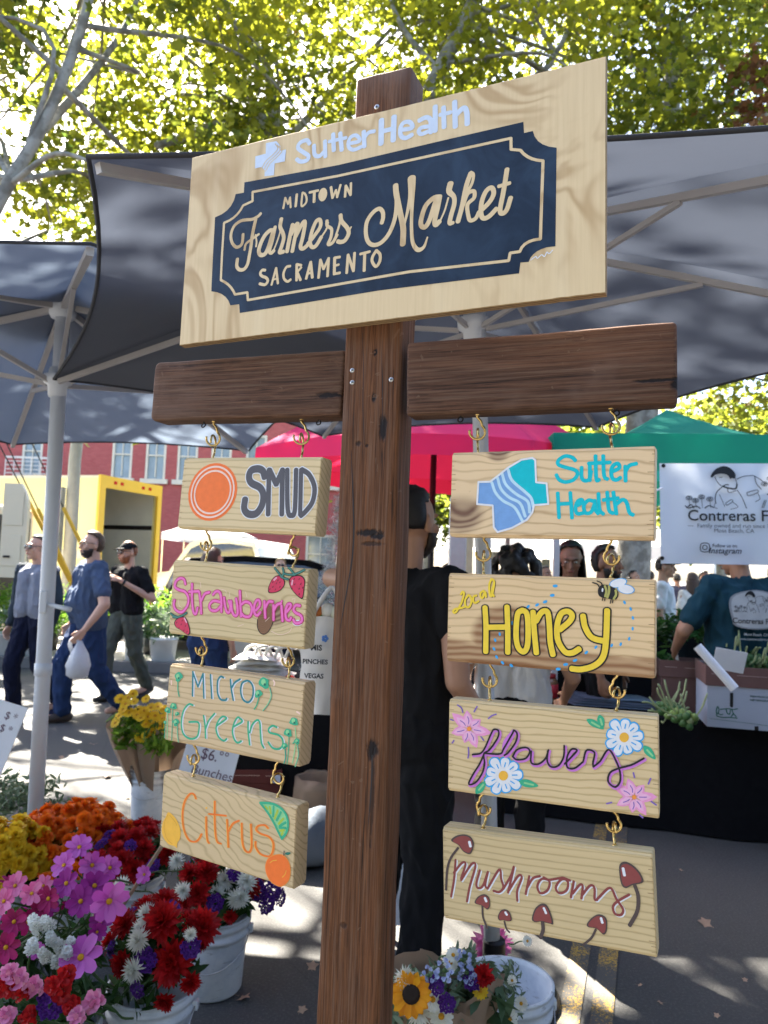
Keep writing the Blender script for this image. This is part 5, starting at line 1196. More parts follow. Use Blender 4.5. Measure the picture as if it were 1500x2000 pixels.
        kn, an = Lg[s]; B.cap(g((s*.085, 0, .92)), g(kn), .080*k*b, .052*k, 12); B.cap(g(kn), g(an), .056*k, .038*k, 12)
        B.cap(g(Vector(an)+Vector((0, 0, -.03))), g(Vector(an)+Vector((0, -.13, -.045))), .035*k, .03*k, 10)
    remesh(B, 'body', SK[skin], root, vox, 3)
    # clothes
    if shirt is not None:
        Q = MB(); zl = .94-long_shirt; Q.cap(g((0, .016, 1.39)), g((0, .016, 1.435)), .085*k, .066*k, 14)
        for s in (-1, 1):
            Q.cap(g((s*.070, .012, 1.405)), g(S[s]), .064*k, .068*k*b, 14); Q.cap(g((s*.080*b, .0, 1.34)), g((s*.080*b, -.01*b, zl+.10)), .112*k*b, .112*k*b, 14); Q.cap(g((s*.085, .0, 1.1)), g((s*.088*b, 0, zl+.07)), .108*k*b, .112*k*b, 14)
            if b > 1.15: Q.ell(g((s*.06, -.045, 1.10)), (.16*k, .15*k, .19*k), 16, 10)
            e, w = A[s]; S0, E0, W0 = Vector(S[s]), Vector(e), Vector(w)
            if sleeve_mat is None:
                if sleeve <= .5: Q.cap(g(S0), g(S0.lerp(E0, sleeve*1.6)), .064*k*b, .062*k*b, 14)
                else: Q.cap(g(S0), g(E0), .062*k*b, .052*k*b, 14); Q.cap(g(E0), g(E0.lerp(W0, (sleeve-.5)*2)), .052*k*b, .040*k, 14)
        remesh(Q, 'shirt', shirt, root, vox*1.1, 3, fold=.011)
        if sleeve_mat is not None:
            for s in (-1, 1):
                e, w = A[s]; S0, E0, W0 = Vector(S[s]), Vector(e), Vector(w); Q = MB()
                Q.cap(g(S0+Vector((-s*.03, 0, .012))), g(S0), .066*k, .068*k, 14); Q.cap(g(S0), g(E0), .066*k, .056*k, 14); Q.cap(g(E0), g(E0.lerp(W0, .9)), .054*k, .042*k, 14); remesh(Q, 'sleeve', sleeve_mat, root, vox*1.1, 2, fold=.009)
    if pants is not None:
        Q = MB()
        for s in (-1, 1):
            kn, an = Lg[s]; Q.cap(g((s*.075, .012, .97)), g((s*.088, .012, .90)), .110*k*b, .112*k*max(1, b*.95), 14); Q.cap(g((s*.09, .005, .90)), g(kn), .108*k*max(1, b*.95), .078*k*max(1, b*.95), 14)
            a2 = Vector(kn).lerp(Vector(an), .93); Q.cap(g(kn), g(a2), .076*k*max(1, b*.95), .066*k*max(1, b*.95), 14)
        remesh(Q, 'trousers', pants, root, vox*1.1, 2, fold=.013)
    if shoes is not None:
        for s in (-1, 1):
            kn, an = Lg[s]; a = Vector(an); sh = (Vector(an)-Vector(kn)); up = max(-.9, min(.9, math.atan2(sh.y, -sh.z))) if a.z > .12 else 0
            f = Vector((0, -math.cos(up), -math.sin(up)*.9)); Q = MB(); dn = Vector((0, .02, -.045))
            Q.cap(g(a+dn-f*.03), g(a+dn+f*.07), .045*k, .044*k, 12); Q.cap(g(a+dn+f*.07), g(a+dn+f*.155+Vector((0, 0, -.006))), .044*k, .034*k, 12); Q.cap(g(a+Vector((0, .01, .02))), g(a+dn), .046*k, .046*k, 12)
            zc = root.location.z
            if a.z < .12: Q.v = [(x, y, max(z, zc+.003)) for x, y, z in Q.v]
            remesh(Q, 'shoe', shoes, root, vox*1.1, 1)
    # face details
    for s in (-1, 1):
        Q = MB(); Q.ell(hd(s*.031, -.080, .012), (.012*k, .007*k, .0065*k), 10, 6, M=HR); e = Q.build('eye', eyew, root, True)
        Q = MB(); Q.ell(hd(s*.031, -.0862, .012), (.0052*k, .002*k, .0055*k), 8, 5, M=HR); i = Q.build('iris', eyeb, None, True); i.parent = e; i.data.transform(Matrix.Translation(-root.location))
        Q = MB(); Q.tube([hd(s*.014, -.0945, .036), hd(s*.032, -.0935, .040), hd(s*.050, -.080, .035)], [.0026*k, .003*k, .0015*k], 6); Q.build('eyebrow', hairm[hcol if hcol != 'grey' else 'dark'], root, True)
    Q = MB(); Q.ell(hd(0, -.0985, -.052), (.021*k, .005*k, .0065*k), 10, 5, M=HR); Q.build('mouth', lip, root, True)
    # hair: shell with tufts over the skull
    def shell(sx, sy, sz, keep, name, m_, tuft=.006, off=(0, .014, .026), n=26):
        Q = MB(); V = []; nv = 20; ok = {}
        for i in range(nv+1):
            a = math.pi*i/nv
            for j in range(n):
                w = 2*math.pi*j/n; q = Vector((sx*math.sin(a)*math.cos(w), sy*math.sin(a)*math.sin(w), sz*math.cos(a))); r = 1+tuft*10*mno.noise(q*70+Vector((H*7, 0, 0)))
                V.append(hd(*(Vector(off)+q*r))); ok[i*n+j] = keep(q)
        Fc = [f for f in [(i*n+j, (i+1)*n+j, (i+1)*n+(j+1) % n, i*n+(j+1) % n) for i in range(nv) for j in range(n)] if all(ok[z] for z in f)]
        Q.add(V, Fc); o = Q.build(name, m_, root, True)
        so_ = o.modifiers.new('thick', 'SOLIDIFY'); so_.thickness = .010*k; so_.offset = -1
        return o
    hm = hairm[hcol]
    if hair == 'short': shell(.083, .100, .108, lambda q: q.z > .034-q.y*.9 if q.y < .02 else q.z > -.068+abs(q.x)*.1, 'hair', hm)
    elif hair == 'full': shell(.090, .106, .116, lambda q: q.z > .036-q.y*.85 if q.y < .01 else q.z > -.085, 'hair', hm, .009)
    elif hair == 'tied':
        shell(.084, .101, .106, lambda q: q.z > .020-q.y*1.0 if q.y < .03 else q.z > -.07, 'hair', hm, .003)
        Q = MB(); Q.ell(hd(0, .135, .03), (.045*k, .045*k, .05*k), 12, 8); Q.build('hair_bun', hm, root, True)
    elif hair == 'long':
        shell(.093, .109, .114, lambda q: q.z > .030-q.y*.85 if q.y < .0 else q.z > -.10, 'hair', hm, .007)
        Q = MB()
        for j in range(26):
            a = R(-15)+j*R(210)/25; x, y = .085*math.cos(a), .03+.085*math.sin(a); Q.tube(catmull([hd(x, y, .01), hd(x*1.12, y*1.05, -.08), hd(x*1.2, y*1.02+.01, -.17), hd(x*1.05, y+.01, -.24)], 3), [.014*k]*6+[.012*k]*3+[.003*k], 6)
        Q.build('hair_length', hm, root, True)
    elif hair == 'curly':
        Q = MB()
        for j in range(190):
            q = rng.normal(0, 1, 3); q /= np.linalg.norm(q)
            if q[1] < -.25 and q[2] < .45: continue
            if q[2] < -.75: continue
            r = rng.uniform(.95, 1.12); Q.ell(hd(q[0]*.112*r, .035+q[1]*.112*r, .02+q[2]*.125*r), rng.uniform(.018, .032)*k, 7, 5)
        remesh(Q, 'hair', hm, root, .007, 1)
    if beard: shell(.074, .082, .092, lambda q: q.z < .008+min(0, q.y+.02)*.45 and q.y < .03 and not (abs(q.x) < .026 and -.030 < q.z < -.012), 'beard', hairm[beard], .010, off=(0, -.022, -.032))
    if glasses:
        Q = MB(); big = 1.0 if glasses == 'sun' else .82
        for s in (-1, 1):
            if glasses == 'sun': Q.ell(hd(s*.034, -.098, .012), (.029*k, .006*k, .021*k), 14, 6, M=HR)
            else: Q.tube([hd(s*.033+.023*math.cos(a), -.100+abs(math.cos(a))*.003, .010+.018*math.sin(a)) for a in np.linspace(0, 6.28, 13)[:-1]], .0016*k, 6, closed=True)
            Q.tube([hd(s*.058, -.090, .018), hd(s*.080, -.03, .020), hd(s*.083, .015, .012)], .0028*k, 6)
        Q.tube([hd(-.010, -.103, .018), hd(0, -.106, .020), hd(.010, -.103, .018)], .0026*k, 6); Q.build('sunglasses' if glasses == 'sun' else 'glasses', glass_dark if glasses == 'sun' else darkmetal, root, True)
    if cap is not None:
        shell(.088, .104, .105, lambda q: q.z > .030, 'cap', cap, .001)
        Q = MB(); n = 12; V = []
        for j in range(n+1):
            a = math.pi+math.pi*j/n; c, s = math.cos(a), math.sin(a)
            V += [hd(.082*c, .012+.098*s, .060), hd(.080*c, .012+.098*s-.075*abs(s)**.6, .052-.010*abs(c)), hd(.080*c, .012+.098*s-.075*abs(s)**.6, .047-.010*abs(c)), hd(.080*c, .012+.096*s, .054)]
        Q.add(V, [(4*j+i, 4*j+4+i, 4*j+4+(i+1) % 4, 4*j+(i+1) % 4) for j in range(n) for i in range(4)]); Q.build('cap_brim', cap, root, True)
    if watch:
        e, w = A[1]; p = Vector(w).lerp(Vector(e), .10); d = (Vector(w)-Vector(e)).normalized(); Q = MB(); Q.tube([g(p-d*.012), g(p+d*.012)], .033*k, 12); Q.build('wristband', ink, root, True)
    return root, g

jeans = cloth('blue_denim', (.020, .038, .098)); djeans = cloth('dark_denim', (.008, .010, .026)); olive = cloth('olive_trousers', (.075, .085, .07)); blackc = cloth('black_cotton', (.009, .009, .010), .3)
shoe_b = mat('shoe_leather', (.05, .035, .028), .6, .2, 20); shoe_n = mat('navy_shoe', (.012, .016, .06), .6, .2, 20)
# three men walking past, at left
pos = lambda u, v, Y: Vector((at(u, v, Y).x, Y, 0))
person('man walking in grey raglan tee with dark sleeves and sunglasses', pos(52, 1390, 7.4), R(-20), 1.80, 'light', cloth('grey_tee', (.20, .21, .25)), 1.0, cloth('charcoal_sleeve', (.03, .04, .05)), djeans, shoe_n, 'short', 'black', None, 'sun',
       legs={-1: ((-.11, -.12, .52), (-.12, -.03, .09)), 1: ((.09, .02, .50), (.08, .30, .13))}, watch=True, head=(R(-12), 0))
q, g_ = person('heavy bearded man in blue tee and jeans carrying a white plastic bag', pos(160, 1400, 7.3), R(-52), 1.85, 'light', cloth('blue_tee', (.055, .078, .135)), .42, None, jeans, shoe_b, 'full', 'brown', 'dark', 'thin', bulk=1.22,
       arms={1: ((.37, .02, 1.10), (.37, -.14, .88)), -1: ((-.36, .08, 1.12), (-.36, -.05, .88))}, legs={-1: ((-.12, -.17, .53), (-.12, -.14, .09)), 1: ((.12, .06, .50), (.12, .32, .16))}, long_shirt=.07)
# the bag hangs from his hand
hb = g_((.37, -.17, .78)); bag = thing('plastic_bag', (hb.x, hb.y, hb.z-.33), 'white plastic carrier bag hanging from the bearded man\'s hand', 'bag')
m = MB(); pr = [(.02, .34), (.035, .30), (.075, .22), (.105, .12), (.095, .03), (.05, .0), (0, -.004)]
m.lathe([(r*(1), z) for r, z in pr], (hb.x, hb.y, hb.z-.33), 22); m.v = [(x+.018*mno.noise(Vector((x*30, y*30, z*20))), y+.018*mno.noise(Vector((y*30, z*20, x*30))), z) for x, y, z in m.v]
bagm = mat('bag_film', (.62, .63, .66), .35, .1, 30, .4, trans=.35); m.build('bag_body', bagm, bag, True)
m = MB(); m.tube(catmull([(hb.x-.06, hb.y, hb.z-.10), (hb.x-.09, hb.y, hb.z-.02), (hb.x-.05, hb.y, hb.z+.03), (hb.x, hb.y, hb.z-.01)], 4), [.02]*13, 8); m.build('bag_handle', bagm, bag, True)
person('man in black tee and black cap with red beard, hand on his bag strap', pos(237, 1345, 8.5), R(-28), 1.80, 'light', blackc, .42, None, olive, mat('black_shoe', (.012, .012, .012), .5), 'short', 'red', 'red', 'sun', cap=cloth('black_cap', (.01, .01, .012), .2), bulk=1.08,
       arms={-1: ((-.27, .0, 1.13), (-.10, -.20, 1.33)), 1: ((.33, .05, 1.13), (.12, -.22, 1.32))}, legs={-1: ((-.10, -.15, .52), (-.10, -.12, .09)), 1: ((.10, .08, .50), (.10, .28, .14))}, watch=True, head=(R(-18), R(4)))
# shopper behind the strawberry plank
person('shopper in jeans and grey top behind the strawberry plank, forearm showing', pos(402, 1330, 6.6), R(150), 1.72, 'light', cloth('grey_top', (.16, .16, .17)), .4, None, jeans, shoe_b, 'long', 'brown', female=True, arms={1: ((.30, -.02, 1.15), (.30, -.16, .95))}, legs={-1: ((-.13, -.04, .5), (-.20, .02, .085)), 1: ((.10, -.06, .5), (.07, -.02, .085))})
person('woman with blond hair and sunglasses beside the white car', pos(545, 1160, 12.0), R(10), 1.70, 'light', cloth('dark_top', (.04, .04, .05)), .4, None, djeans, shoe_b, 'long', 'blond', None, 'sun', female=True)
person('person in lilac cap standing in front of the dark pickup', pos(398, 1165, 11.5), R(200), 1.66, 'tan', cloth('navy_top', (.02, .03, .09)), .4, None, djeans, shoe_b, 'short', 'dark', cap=cloth('lilac_cap', (.42, .35, .50), .2), female=True)
# man in black seen from behind at the post
PBk = pos(790, 1400, 2.80)
q, g_ = person('man in black tee seen from behind, next to the timber post', PBk, R(138), 1.91, 'tan', cloth('black_cotton', (.009, .009, .010)), .24, None, blackc, shoe_b, 'short', 'black', 'dark', vox=.006, bulk=1.0, head=(R(4), R(0)),
       arms={-1: ((-.240, .03, 1.115), (-.250, -.14, .93)), 1: ((.44, -.06, 1.42), (.28, -.26, 1.44))})
# his tote bag, full of vegetables, hangs from the forearm
hb = at(618, 1180, 2.62)
tote = thing('tote_bag', (hb.x, hb.y, hb.z-.38), 'full white canvas tote bag with black and blue print hanging left of the post', 'bag')
totem = mat('tote_canvas', (.62, .58, .52), .85, .08, 6, .25); m = MB()
nx, nz = 8, 12; V = []
def tp(i, j, sgn):
    s = i/nx-.5; z = j/nz; w = .108+.012*math.sin(z*3); dpt = (.055*(1-.55*z))*math.cos(s*math.pi)+.004; taper = 1-.30*max(0, .25-z)/.25
    return (hb.x+.028+s*w*taper*1.25+.010*mno.noise(Vector((s*6, z*5, sgn))), hb.y+sgn*dpt, hb.z-.375+z*.33+.006*math.cos(s*5))
for sg in (-1, 1):
    V = [tp(i, j, sg) for j in range(nz+1) for i in range(nx+1)]
    m.add(V, [(j*(nx+1)+i, j*(nx+1)+i+1, (j+1)*(nx+1)+i+1, (j+1)*(nx+1)+i) for j in range(nz) for i in range(nx)])
for e in (0, nx): m.add([tp(e, j, sg) for j in range(nz+1) for sg in (-1, 1)], [(2*j, 2*j+2, 2*j+3, 2*j+1) for j in range(nz)])
m.add([tp(i, 0, sg) for i in range(nx+1) for sg in (-1, 1)], [(2*i, 2*i+2, 2*i+3, 2*i+1) for i in range(nx)])
m.build('bag_body', totem, tote, True)
for dx, sg in ((-.03, -1), (.07, -1), (-.03, 1), (.07, 1)):
    pass
m = MB()
for sg in (-1, 1):
    Q = catmull([(hb.x-.02, hb.y+sg*.03, hb.z-.06), (hb.x+.02, hb.y+sg*.02, hb.z+.02), (hb.x+.055, hb.y, hb.z+.06), (hb.x+.085, hb.y+sg*.02, hb.z+.0), (hb.x+.085, hb.y+sg*.03, hb.z-.06)], 4); m.tube(Q, .008, 6)
m.build('handle', totem, tote, True)
m = MB(); yy = hb.y-.068
put_text(m, 'MIS', .026, hb.x+.012, hb.z-.145, yy, .001); put_text(m, 'PINCHES', .022, hb.x+.010, hb.z-.192, yy, .0008); put_text(m, 'VEGAS', .022, hb.x+.008, hb.z-.240, yy, .0008)
m.build('print', ink, tote)
m = MB()
for a, b in ((-.012, -.108), (.040, -.112)):
    for j in range(5): w = j*1.257; m.ell((hb.x+a+.007*math.cos(w), yy, hb.z+b+.007*math.sin(w)), (.006, .002, .006), 7, 4)
m.build('blue_flowers', mat('print_blue', (.06, .16, .42)), tote, True)
for j, (dx, dz, rr, c, nm) in enumerate(((-.01, -.03, .020, (.45, .13, .02), 'orange'), (.02, -.025, .026, (.6, .57, .48), 'white'), (.045, -.03, .022, (.55, .55, .42), 'pale'), (.0, -.045, .018, (.12, .25, .05), 'green'))):
    v = MB(); v.ell((hb.x+dx+.02, hb.y, hb.z+dz), (rr, rr, rr*1.2), 12, 8); o = v.build('vegetable', mat('veg_'+nm, c, .5), None, True)
    o.data.transform(Matrix.Translation((-hb.x-dx, -hb.y, -hb.z-dz))); o.location = (hb.x+dx, hb.y, hb.z+dz); tag(o, '%s vegetable poking out of the white tote bag' % nm, 'vegetable', 'vegetables in the tote bag')
# behind the right-hand planks
person('woman with big dark curly hair in white top behind the honey plank', pos(1002, 1300, 3.75), R(165), 1.70, 'tan', cloth('white_top', (.62, .60, .58)), .4, None, blackc, shoe_b, 'curly', 'black', female=True, arms={-1: ((-.30, -.02, 1.13), (-.26, -.22, 1.0))}, vox=.007, long_shirt=.0)
person('young woman with dark tied hair looking down behind the stall', pos(1112, 1300, 5.65), R(12), 1.87, 'brown', blackc, .4, None, blackc, shoe_b, 'long', 'black', female=True, head=(R(-25), R(22)), vox=.0065)
person('dark bearded man behind the stall, head next to the brass hook', pos(1180, 1300, 4.5+.9), R(60), 1.82, 'brown', blackc, .4, None, blackc, shoe_b, 'full', 'black', 'black', head=(R(-10), 0))
person('man in white tee far away between the dark heads', pos(1064, 1200, 11), R(20), 1.72, 'brown', cloth('white_tee', (.6, .6, .62)), .4, None, djeans, shoe_b, 'short', 'black')
person('man in white tee and dark cap standing in the crowd right of the honey plank', pos(1296, 1300, 6.9+1.9), R(65), 1.86, 'tan', cloth('white_tee', (.6, .6, .62)), .42, None, djeans, shoe_b, 'short', 'dark', cap=cloth('dark_cap', (.02, .018, .018), .2))
sm_, gs = person('stall worker in teal farm tee seen from behind', pos(1448, 1300, 4.95), R(185), 1.93, 'tan', cloth('teal_tee', (.012, .045, .065), .35), .46, None, blackc, shoe_b, 'short', 'black', bulk=1.12, vox=.007, head=(R(20), R(20)), arms={1: ((.36, .0, 1.15), (.30, -.22, 1.02)), -1: ((-.36, .0, 1.15), (-.30, -.22, 1.02))})
for i, (u, Y, H_, f, sk, sh, hr, hc, fem, lab) in enumerate(((872, 9.5, 1.68, 15, 'light', (.4, .2, .2), 'long', 'brown', True, 'shopper with sunglasses on her head behind the man in black'), (1236, 12.5, 1.72, 40, 'tan', (.03, .03, .04), 'long', 'black', True, 'dark haired shopper in dark top far behind the bee'), (1268, 14, 1.74, 200, 'tan', (.35, .05, .05), 'short', 'dark', False, 'man in red top far behind in the crowd'),
  (1352, 11.5, 1.70, 190, 'tan', (.62, .58, .5), 'long', 'brown', True, 'woman in white top with brown hair in the crowd'), (1210, 16, 1.75, 0, 'light', (.5, .5, .55), 'short', 'grey', False, 'grey haired man far back under the white tents'), (1322, 17, 1.72, 170, 'brown', (.05, .05, .08), 'short', 'black', False, 'man in dark clothes at the back of the crowd'), (1375, 13.5, 1.76, 20, 'brown', (.25, .22, .18), 'full', 'black', False, 'man in brown tee in the crowd by the banner'))):
    person(lab, pos(u, 1200, Y), R(f), H_, sk, cloth('crowd_%d' % i, sh), .45, None, djeans, shoe_b, hr, hc, None, 'sun' if i in (0,) else None, female=fem, vox=.011)
# print on the worker's back: pale badge with the farmer drawing
kx = 1.93/1.75
def backP(x, z): return gs((x, .128+.012-.35*x*x, z))
bd = MB(); O = [(-.16, 1.32), (-.13, 1.375), (0, 1.405), (.13, 1.375), (.16, 1.32), (.145, 1.24), (.12, 1.19), (0, 1.175), (-.12, 1.19), (-.145, 1.24)]
def badge(sc_, dy, matl, nm):
    Q = catmull([np.array([x*sc_, (z-1.29)*sc_+1.29]) for x, z in O], 3, True); m = MB(); c = gs((0, .135+.022+dy, 1.29))
    V = [c]+[gs((q[0], .157+dy-.6*q[0]*q[0]-.25*(q[1]-1.29)**2, q[1])) for q in Q]; n = len(Q)
    m.add(V, [(0, 1+(i+1) % n, 1+i) for i in range(n)]); return m.build(nm, matl, sm_)
badge(1.0, 0, mat('badge_grey', (.36, .38, .40)), 'badge_border'); badge(.93, .0012, mat('badge_white', (.60, .62, .62)), 'back_badge')
lg = MB(); farm_logo(lg, lambda x, y: ((x-935)*.00026, 1.335-(y-1010)*.00030), 0); tx = MB(); put_text(tx, 'Contreras Farm', .044, 0, 1.222, 0, .0006); tl = MB(); put_text(tl, 'Moss Beach, CA', .022, 0, 1.145, 0, .0003); put_text(tl, 'www.contrerasfarm.com', .020, 0, 1.118, 0, .0003)
for mb, nm, ma in ((lg, 'farmer_drawing', ink), (tx, 'badge_text', ink), (tl, 'tee_text', mat('tee_print', (.55, .6, .62)))):
    mb.v = [tuple(gs((-x, (.161 if nm != 'tee_text' else .158)-.6*x*x-.25*(z-1.29)**2, z))) for x, y, z in mb.v]; mb.build(nm, ma, sm_)
# ================================================================ buckets and cut flowers, every bloom a thing with its stem
def petalmat(name, c1, c2, tr=.3):
    return leafmat(name, c1, c2, None, tr, 1.25, rough=.55)
FM = dict(orange=petalmat('marigold_orange', (.72, .12, .004), (.90, .24, .010)), yellow=petalmat('marigold_yellow', (.72, .45, .012), (.85, .60, .03)), red=petalmat('dahlia_red', (.30, .004, .006), (.60, .012, .014)),
 white=petalmat('mum_white', (.66, .66, .56), (.80, .80, .74)), lilac=petalmat('cosmos_lilac', (.46, .06, .38), (.66, .20, .58)), magenta=petalmat('cosmos_magenta', (.26, .004, .07), (.46, .012, .16)), violet=petalmat('cosmos_violet', (.26, .010, .20), (.38, .04, .32)),
 pinkp=petalmat('cosmos_pink', (.64, .10, .28), (.76, .26, .46)), purple=petalmat('statice_purple', (.07, .015, .19), (.16, .04, .34)), sun=petalmat('sunflower_gold', (.72, .28, .008), (.85, .42, .015)), dpk=petalmat('dahlia_pink', (.60, .12, .38), (.74, .30, .56)), cream=petalmat('stock_white', (.62, .64, .60), (.78, .80, .78)), sweet=petalmat('sweet_pea', (.62, .16, .34), (.78, .42, .56)), sky=petalmat('nigella_blue', (.30, .36, .62), (.55, .60, .78)))
eyeY = mat('flower_eye_gold', (.55, .26, .01), .8, .3, 300, .5, dist=.002); eyeD = mat('flower_eye_dark', (.02, .012, .008), .9, .3, 300, .6, dist=.002)
greenM = leafmat('cut_greens', (.015, .05, .010), (.05, .12, .025), None, .35, 1.4); greyG = leafmat('dusty_greens', (.07, .12, .06), (.18, .24, .14), None, .3, 1.2); limeG = leafmat('bright_greens', (.05, .13, .012), (.16, .26, .03), None, .5, 1.8)
def petal_strip(mb, base, d, up, L, w, tip=.5, curl=0, n=4, m=0, notch=False):
    """a petal: narrow at the base, wide past the middle, bent upwards by curl"""
    d = Vector(d).normalized(); up = Vector(up); up = (up-d*up.dot(d)).normalized(); s = d.cross(up); base = Vector(base); V = []
    for i in range(n+1):
        t = i/n; ww = w*(.30+.95*math.sin(math.pi*min(1, t*.62+.10)))*(1 if t < .95 else tip); p = base+d*L*t+up*(curl*L*t*t)
        V += [p-s*ww/2+up*ww*.12, p+s*ww/2+up*ww*.12]
    if notch: V[-1] = V[-1]+d*L*.04; V[-2] = V[-2]+d*L*.04
    mid = [(V[2*i]+V[2*i+1])/2-up*w*.16 for i in range(n+1)]
    W_ = []
    for i in range(n+1): W_ += [V[2*i], mid[i], V[2*i+1]]
    mb.add(W_, [(3*i+j, 3*i+j+1, 3*i+4+j, 3*i+3+j) for i in range(n) for j in (0, 1)], m)
def head(kind):
    """petals of one bloom, facing +z, of radius about 1"""
    m = MB(); c = MB(); rd = random.Random(hash(kind) % 999 if False else sum(map(ord, kind)))
    Z = Vector((0, 0, 1))
    if kind in ('marigold', 'dahlia', 'mum', 'bigdahlia'):
        spec = {'marigold': [(9, .55, .9, .34, 88), (10, .7, .85, .36, 70), (12, .85, .75, .36, 52), (13, .95, .60, .36, 32), (13, 1.0, .4, .34, 12), (12, .95, .15, .34, -8)],
                'dahlia': [(6, .38, .6, .22, 80), (9, .6, .5, .24, 62), (12, .78, .4, .26, 44), (14, .92, .28, .27, 27), (15, 1.0, .15, .27, 10), (13, 1.0, .0, .26, -8)],
                'bigdahlia': [(7, .4, .6, .20, 80), (11, .62, .5, .21, 60), (14, .8, .4, .22, 43), (17, .93, .28, .23, 25), (17, 1.0, .15, .23, 8), (14, 1.0, .0, .23, -12)],
                'mum': [(8, .4, .6, .10, 82), (13, .62, .5, .11, 64), (17, .82, .35, .11, 44), (20, .95, .2, .11, 25), (20, 1.0, .05, .11, 8), (15, 1.0, -.1, .11, -12)]}[kind]
        for n, L, z0, w, el in spec:
            for k in range(n):
                a = 2*math.pi*(k+rd.random()*.5)/n+n; e = R(el+rd.uniform(-9, 9)); d = (math.cos(a)*math.cos(e), math.sin(a)*math.cos(e), math.sin(e))
                petal_strip(m, (0, 0, z0*.28-.05), d, Z if el < 75 else (math.cos(a), math.sin(a), 0), L*rd.uniform(.85, 1.08), w*rd.uniform(.85, 1.15), .15 if kind in ('dahlia', 'bigdahlia', 'mum') else .85, .12 if kind != 'marigold' else -.15, 3)
    elif kind == 'cosmos':
        for k in range(8):
            a = 2*math.pi*k/8+rd.uniform(-.07, .07); e = R(rd.uniform(2, 16)); d = (math.cos(a)*math.cos(e), math.sin(a)*math.cos(e), math.sin(e)); petal_strip(m, (.1*d[0], .1*d[1], 0), d, Z, .92*rd.uniform(.85, 1.08), .46, .72, rd.uniform(-.28, .12), 5, 0, True)
        c.ell((0, 0, .05), (.16, .16, .10), 12, 7)
    elif kind == 'daisy':
        for k in range(14):
            a = 2*math.pi*k/14; petal_strip(m, (.15*math.cos(a), .15*math.sin(a), 0), (math.cos(a), math.sin(a), rd.uniform(-.1, .25)), Z, .85, .36, .5, -.05, 3)
        c.ell((0, 0, .05), (.26, .26, .13), 12, 7)
    elif kind == 'sunflower':
        for r_, n, L in ((0, 17, .66), (1, 15, .58)):
            for k in range(n): a = 2*math.pi*(k+r_*.5)/n; petal_strip(m, (.36*math.cos(a), .36*math.sin(a), .01*r_), (math.cos(a), math.sin(a), rd.uniform(-.05, .35)+r_*.2), Z, L*rd.uniform(.85, 1.1), .25, .12, -.1, 4)
        c.lathe([(0, .10), (.2, .12), (.36, .10), (.42, .03), (.40, -.05)], (0, 0, 0), 20)
    elif kind in ('stock', 'statice', 'nigella', 'pea'):
        n, hgt, r_, pw = {'stock': (44, 1.9, .50, .26), 'statice': (38, .9, .8, .22), 'nigella': (9, .1, .8, .3), 'pea': (9, 1.1, .5, .6)}[kind]
        for k in range(n):
            a = k*2.4; t = (k+.5)/n; rr = r_*(1-.5*t) if kind != 'statice' else r_*math.sqrt(t); z = hgt*t-hgt*.4 if kind != 'statice' else .5-rr*.6; p = Vector((rr*math.cos(a), rr*math.sin(a), z))
            for j in range(4 if kind != 'pea' else 3):
                b = j*1.57+a; petal_strip(m, p, (math.cos(a)*.7+math.cos(b), math.sin(a)*.7+math.sin(b), .5+.3*math.sin(b)), Z, pw*rd.uniform(.8, 1.2), pw*.8, .8, .2, 2)
    return m, c
def proto(name, kind, pm, r, stemL, cm=None, label='', group='', gm=None):
    root = thing(name, (0, 0, 0), label, 'flower', group)
    m, c = head(kind); m.v = [(x*r, y*r, z*r) for x, y, z in m.v]; m.build('bloom', pm, root, True)
    if c.v: c.v = [(x*r, y*r, z*r) for x, y, z in c.v]; c.build('flower_eye', cm or eyeY, root, True)
    s = MB(); s.tube(catmull([(0, 0, -.02*r), (.004, 0, -stemL*.4), (-.006, .004, -stemL*.75), (.0, 0, -stemL)], 3), .0028, 6); s.ell((0, 0, -.12*r), (.22*r, .22*r, .16*r), 8, 5); s.build('stem', stem_g, root, True)
    return root
_first = {}
def flower(pr, p, d, s=1.0, spin=None, label=None, group=None):
    o = pr if pr.name not in _first else copy_tree(pr); _first[pr.name] = 1
    d = Vector(d).normalized(); q = d.to_track_quat('Z', 'Y') @ Quaternion((0, 0, 1), rng.uniform(0, 6.28) if spin is None else spin)
    o.location = p; o.rotation_euler = q.to_euler(); o.scale = (s, s, s)
    if label: o['label'] = label
    if group: o['group'] = group
    return o
def bucket(loc, label, r=.135, h=.28, group='white flower buckets', dirt=True):
    root = thing('bucket', loc, label, 'bucket', group); m = MB(); k = r
    m.lathe([(.0, .004), (k*.80, .004), (k*.84, .012), (k*.93, h*.70), (k*.94, h*.74), (k*1.0, h*.75), (k*1.005, h*.80), (k*.955, h*.81), (k*.96, h*.87), (k*1.02, h*.88), (k*1.025, h*.93), (k*.98, h*.94), (k*.985, h*.97), (k*1.03, h*.98), (k*1.03, h), (k*.97, h), (k*.95, h*.95), (k*.88, h*.5), (0, h*.5)], loc, 40)
    m.build('bucket_shell', bucketm, root, True)
    w = MB(); L = Vector(loc)
    w.tube(catmull([L+Vector((r*1.03*math.cos(a), r*1.03*math.sin(a)-.012, h*.80-.10*math.sin(a-math.pi) if True else 0)) for a in np.linspace(math.pi, 2*math.pi, 9)], 3), .0022, 6); w.build('wire_handle', steel, root, True)
    for s in (-1, 1):
        e = MB(); e.bbox(L+Vector((s*r*1.03, 0, h*.80)), (.018, .026, .030), .004); e.build('handle_lug', bucketm, root)
    return root
